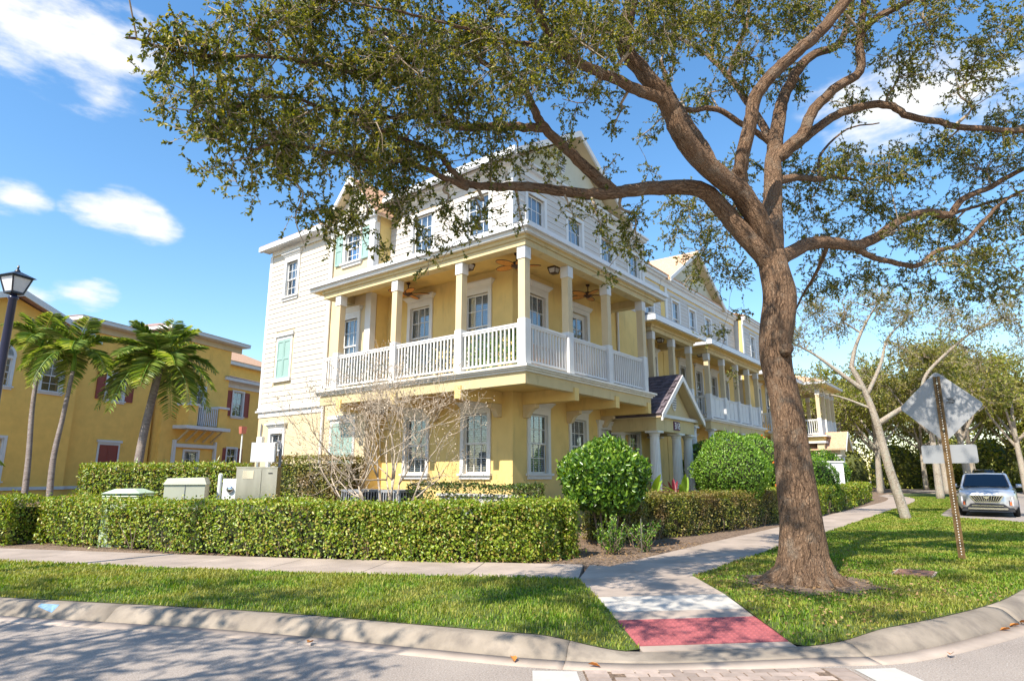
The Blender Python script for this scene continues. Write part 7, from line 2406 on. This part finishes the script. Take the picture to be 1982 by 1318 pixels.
# air conditioner condensers by the house
for lb, x, y in (('grey air conditioner with vertical grille behind the crepe myrtle', 10.75, 13.1), ('grey air conditioner right of the first one, behind crepe myrtle', 11.1, 12.1)):
    g0 = earth_z(x, y)
    ac = thing('air_conditioner', lb, 'air conditioner', (x, y, g0), group='air conditioners')
    MB().box(x - 0.36, x + 0.36, y - 0.36, y + 0.36, g0 - 0.05, g0 + 1.0).build('coil', BUMPERK, ac)
    MB().box(x - 0.40, x + 0.40, y - 0.40, y + 0.40, g0 + 1.0, g0 + 1.06).build('top', ACG, ac)
    m = MB()
    for k in range(9):
        a = -0.38 + k * 0.092
        m.box(x - 0.40, x - 0.385, y + a, y + a + 0.03, g0, g0 + 1.0)
        m.box(x + a, x + a + 0.03, y - 0.40, y - 0.385, g0, g0 + 1.0)
    m.build('grille', ACG, ac)
lw = thing('low_wall', 'low white wall segment behind the thin hedge at the house foot', 'wall', (11.9, 10.2, 0.2))
MB().box(11.95, 12.15, 9.0, 11.6, 0.1, 1.12).build('wall_panel', TRIM, lw)
MB().box(11.9, 12.2, 8.95, 11.65, 1.12, 1.18).build('coping', TRIM, lw)
wc = thing('street_cabinet', 'large white utility cabinet behind the far hedge', 'cabinet', (35.2, 6.9, 0.2))
MK = TR(35.3, 7.35, 0, -42)
kb = MB().box(-0.55, 0.75, -0.5, 0.5, 0.1, 2.28).build('cabinet', WHITE, wc, M=MK)
MB().box(-0.6, 0.8, -0.55, 0.55, 2.28, 2.36).build('roof', TRIM, kb, M=MK)
MB().box(0.05, 0.065, -0.507, -0.501, 0.15, 2.25).build('door_seam', BOXD, kb, M=MK)
MB().box(-0.06, 0.02, -0.53, -0.502, 1.1, 1.17).box(0.1, 0.18, -0.53, -0.502, 1.1, 1.17).build('handle', BUMPERK, kb, M=MK)
stk = thing('stake', 'thin metal stake in the mulch before the brownish hedge', 'stake', (11.9, 5.95, 0.12))
MB().tube([(11.9, 5.95, 0.05), (11.9, 5.94, 0.78)], 0.012, 6).build('rod', STEEL, stk)

# ---------------------------------------------------------------- parked cars
CAR = thing('parked_car', 'silver crossover parked facing the camera at the right kerb', 'car', (32.6, 0.82, 0.0), group='cars parked along the kerb')
CMX = T((32.6, 0.82, 0.0)) @ Matrix.Scale(1.08, 4)
half = [(0.0, 0.62, 0.74, 0.80), (0.05, 0.78, 0.80, 0.88), (0.22, 0.88, 0.82, 0.955), (0.6, 0.925, 0.83, 1.0), (1.0, 0.94, 0.82, 1.045), (1.35, 0.94, 0.80, 1.075), (2.4, 0.945, 0.86, 1.09), (3.6, 0.94, 0.85, 1.10), (4.3, 0.90, 0.82, 1.12), (4.58, 0.82, 0.76, 1.06)]
rows = []
for x, w, tw_, zt in half:
    z0 = 0.24 if 0.3 < x < 4.2 else 0.30
    hw = [(0, z0), (w * 0.92, z0), (w, z0 + 0.14), (w * 1.0, 0.62), (w * 0.985, zt - 0.14), (tw_, zt - 0.03), (tw_ * 0.6, zt + 0.012), (0, zt + 0.022)]
    rows.append([(x, y, z) for y, z in hw] + [(x, -y, z) for y, z in hw[-2:0:-1]])
body = sweep(rows, 0)
body = body.build('body', CARS, CAR, True, M=CMX)
gh = [(1.22, 0.76, 1.06, 0.76), (1.95, 0.70, 1.56, 0.66), (2.4, 0.69, 1.62, 0.62), (3.6, 0.69, 1.61, 0.62), (4.15, 0.66, 1.52, 0.6), (4.5, 0.72, 1.10, 0.7)]
rows = []
for x, wt, zt, wt2 in gh:
    zb2 = 1.03
    wb = 0.84
    t = (zt - zb2) / 0.59
    rows.append([(x, -wb, zb2), (x, -wb + (wb - wt) * t, zt - 0.03), (x, -wt2, zt), (x, 0, zt + 0.015), (x, wt2, zt), (x, wb - (wb - wt) * t, zt - 0.03), (x, wb, zb2)])
sweep([r[::-1] for r in rows], 0).build('cabin', CARS, CAR, True, M=CMX)
ws = [(1.17, -0.70, 1.09), (1.17, 0.70, 1.09), (1.90, 0.60, 1.545), (1.90, -0.60, 1.545)]
wso = MB().add([(x - 0.012, y, z + 0.018) for x, y, z in ws] + [(1.14, 0, 1.105), (1.86, 0, 1.575)], [(0, 4, 5, 3), (4, 1, 2, 5)]).build('windscreen', CGLASS, CAR, True, M=CMX)
MB().add([(x + 0.0, y * 1.07, z) for x, y, z in ws] + [(1.155, 0, 1.10), (1.88, 0, 1.57)], [(0, 4, 5, 3), (4, 1, 2, 5)]).build('screen_border', BUMPERK, wso, True, M=CMX @ T((-0.004, 0, 0.006)))
for s in (-1, 1):
    MB().add([(1.45, s * 0.845, 1.10), (3.9, s * 0.845, 1.12), (3.75, s * 0.735, 1.50), (2.05, s * 0.735, 1.50)], [(0, 1, 2, 3)] if s < 0 else [(3, 2, 1, 0)]).build('side_window', CGLASS, CAR, M=CMX)
    for xw in (0.92, 3.68):
        yo, yi = s * 0.945, s * 0.72
        w = MB()
        w.lathe([(0.27, 0), (0.335, 0.02), (0.345, 0.11), (0.335, 0.2), (0.27, 0.22)], (0, 0, 0), 28)
        wm = CMX @ T((xw, yo, 0.345)) @ Matrix.Rotation(R(90) * s, 4, 'X')
        wo_ = w.build('wheel', TYRE, CAR, True, M=wm)
        MB().lathe([(0.24, -0.004), (0.25, 0.012), (0.06, 0.016)], (0, 0, 0), 20).build('rim', CHROME, wo_, M=wm)
    # mirror
    mm_ = MB().taper(1.52, 1.66, s * 1.03 - 0.10, s * 1.03 + 0.10, 1.06, 1.20, -0.01, -0.02).build('wing_mirror', CARS, CAR, True, M=CMX)
    MB().bar((1.6, s * 0.82, 1.08), (1.6, s * 0.96, 1.10), 0.07, 0.05).build('mirror_arm', BUMPERK, mm_, M=CMX)
    # headlamp, vertical light, vent
    MB().hexa([(0.07, s * 0.50, 0.755), (0.16, s * 0.815, 0.735), (0.36, s * 0.885, 0.80), (0.16, s * 0.5, 0.80), (0.05, s * 0.50, 0.80), (0.15, s * 0.80, 0.875), (0.36, s * 0.875, 0.93), (0.16, s * 0.5, 0.82)]).build('headlamp', BUMPERK, CAR, M=CMX)
    MB().hexa([(0.03, s * 0.54, 0.765), (0.10, s * 0.72, 0.76), (0.2, s * 0.72, 0.76), (0.13, s * 0.54, 0.765), (0.035, s * 0.56, 0.795), (0.105, s * 0.72, 0.815), (0.2, s * 0.72, 0.815), (0.13, s * 0.56, 0.795)]).build('headlamp_lens', CHROME, CAR, M=CMX)
    MB().box(0.02, 0.2, s * 0.765 - 0.02, s * 0.765 + 0.02, 0.42, 0.74).build('daylight_strip', FROST, CAR, M=CMX)
    MB().box(0.0, 0.2, s * 0.715 - 0.03, s * 0.715 + 0.03, 0.44, 0.56).build('marker_lamp', ORGL, CAR, M=CMX)
    MB().box(0.01, 0.2, s * 0.64 - 0.04, s * 0.64 + 0.04, 0.42, 0.62).build('bumper_vent', BUMPERK, CAR, M=CMX)
    MB().bar((2.0, s * 0.6, 1.665), (4.0, s * 0.6, 1.645), 0.035, 0.03).build('roof_rail', CHROME, CAR, M=CMX)
gp = [(-0.52, 0.775), (0.52, 0.775), (0.36, 0.545), (-0.36, 0.545)]
gr2 = MB().prism(gp, lambda p, k: (-0.035 + 0.1 * k, p[0], p[1])).build('grille', BUMPERK, CAR, M=CMX)
m = MB()
for k in range(13):
    f = k / 12 * 2 - 1
    m.bar((-0.044, f * 0.345, 0.555), (-0.044, f * 0.495, 0.765), 0.014, 0.02, (1, 0, 0))
m.build('grille_bars', CHROME, gr2, M=CMX)
m = MB()
pq = gp + [gp[0]]
for k in range(4):
    m.bar((-0.04, *pq[k]), (-0.04, *pq[k + 1]), 0.02, 0.022, (1, 0, 0))
m.build('grille_surround', CHROME, gr2, M=CMX)
MB().prism([(-0.075, 0.735), (0.075, 0.735), (0.05, 0.68), (0.0, 0.655), (-0.05, 0.68)], lambda p, k: (-0.062 + 0.03 * k, p[0], p[1])).build('badge', CHROME, gr2, M=CMX)
MB().prism([(-0.50, 0.485), (0.50, 0.485), (0.66, 0.335), (-0.66, 0.335)], lambda p, k: (-0.03 + 0.1 * k, p[0], p[1])).build('lower_intake', BUMPERK, CAR, M=CMX)
MB().box(-0.05, 0.05, -0.60, 0.60, 0.275, 0.335).build('skid_plate', CHROME, CAR, M=CMX)
MB().box(0.0, 4.5, -0.80, 0.80, 0.2, 0.3).build('underbody', BUMPERK, CAR, M=CMX)
MB().box(-0.045, -0.035, -0.48, 0.48, 0.40, 0.425).build('intake_bar', CHROME, CAR, M=CMX)
c2 = dup(CAR, T((40.0, 1.0, 0.0)) @ Matrix.Diagonal((1.13, 1.13, 1.3, 1)), 'dark navy vehicle parked behind the silver crossover')
for ch in c2.children:
    for sl in ch.material_slots:
        if sl.material == CARS:
            sl.link = 'OBJECT'
            sl.material = CARB
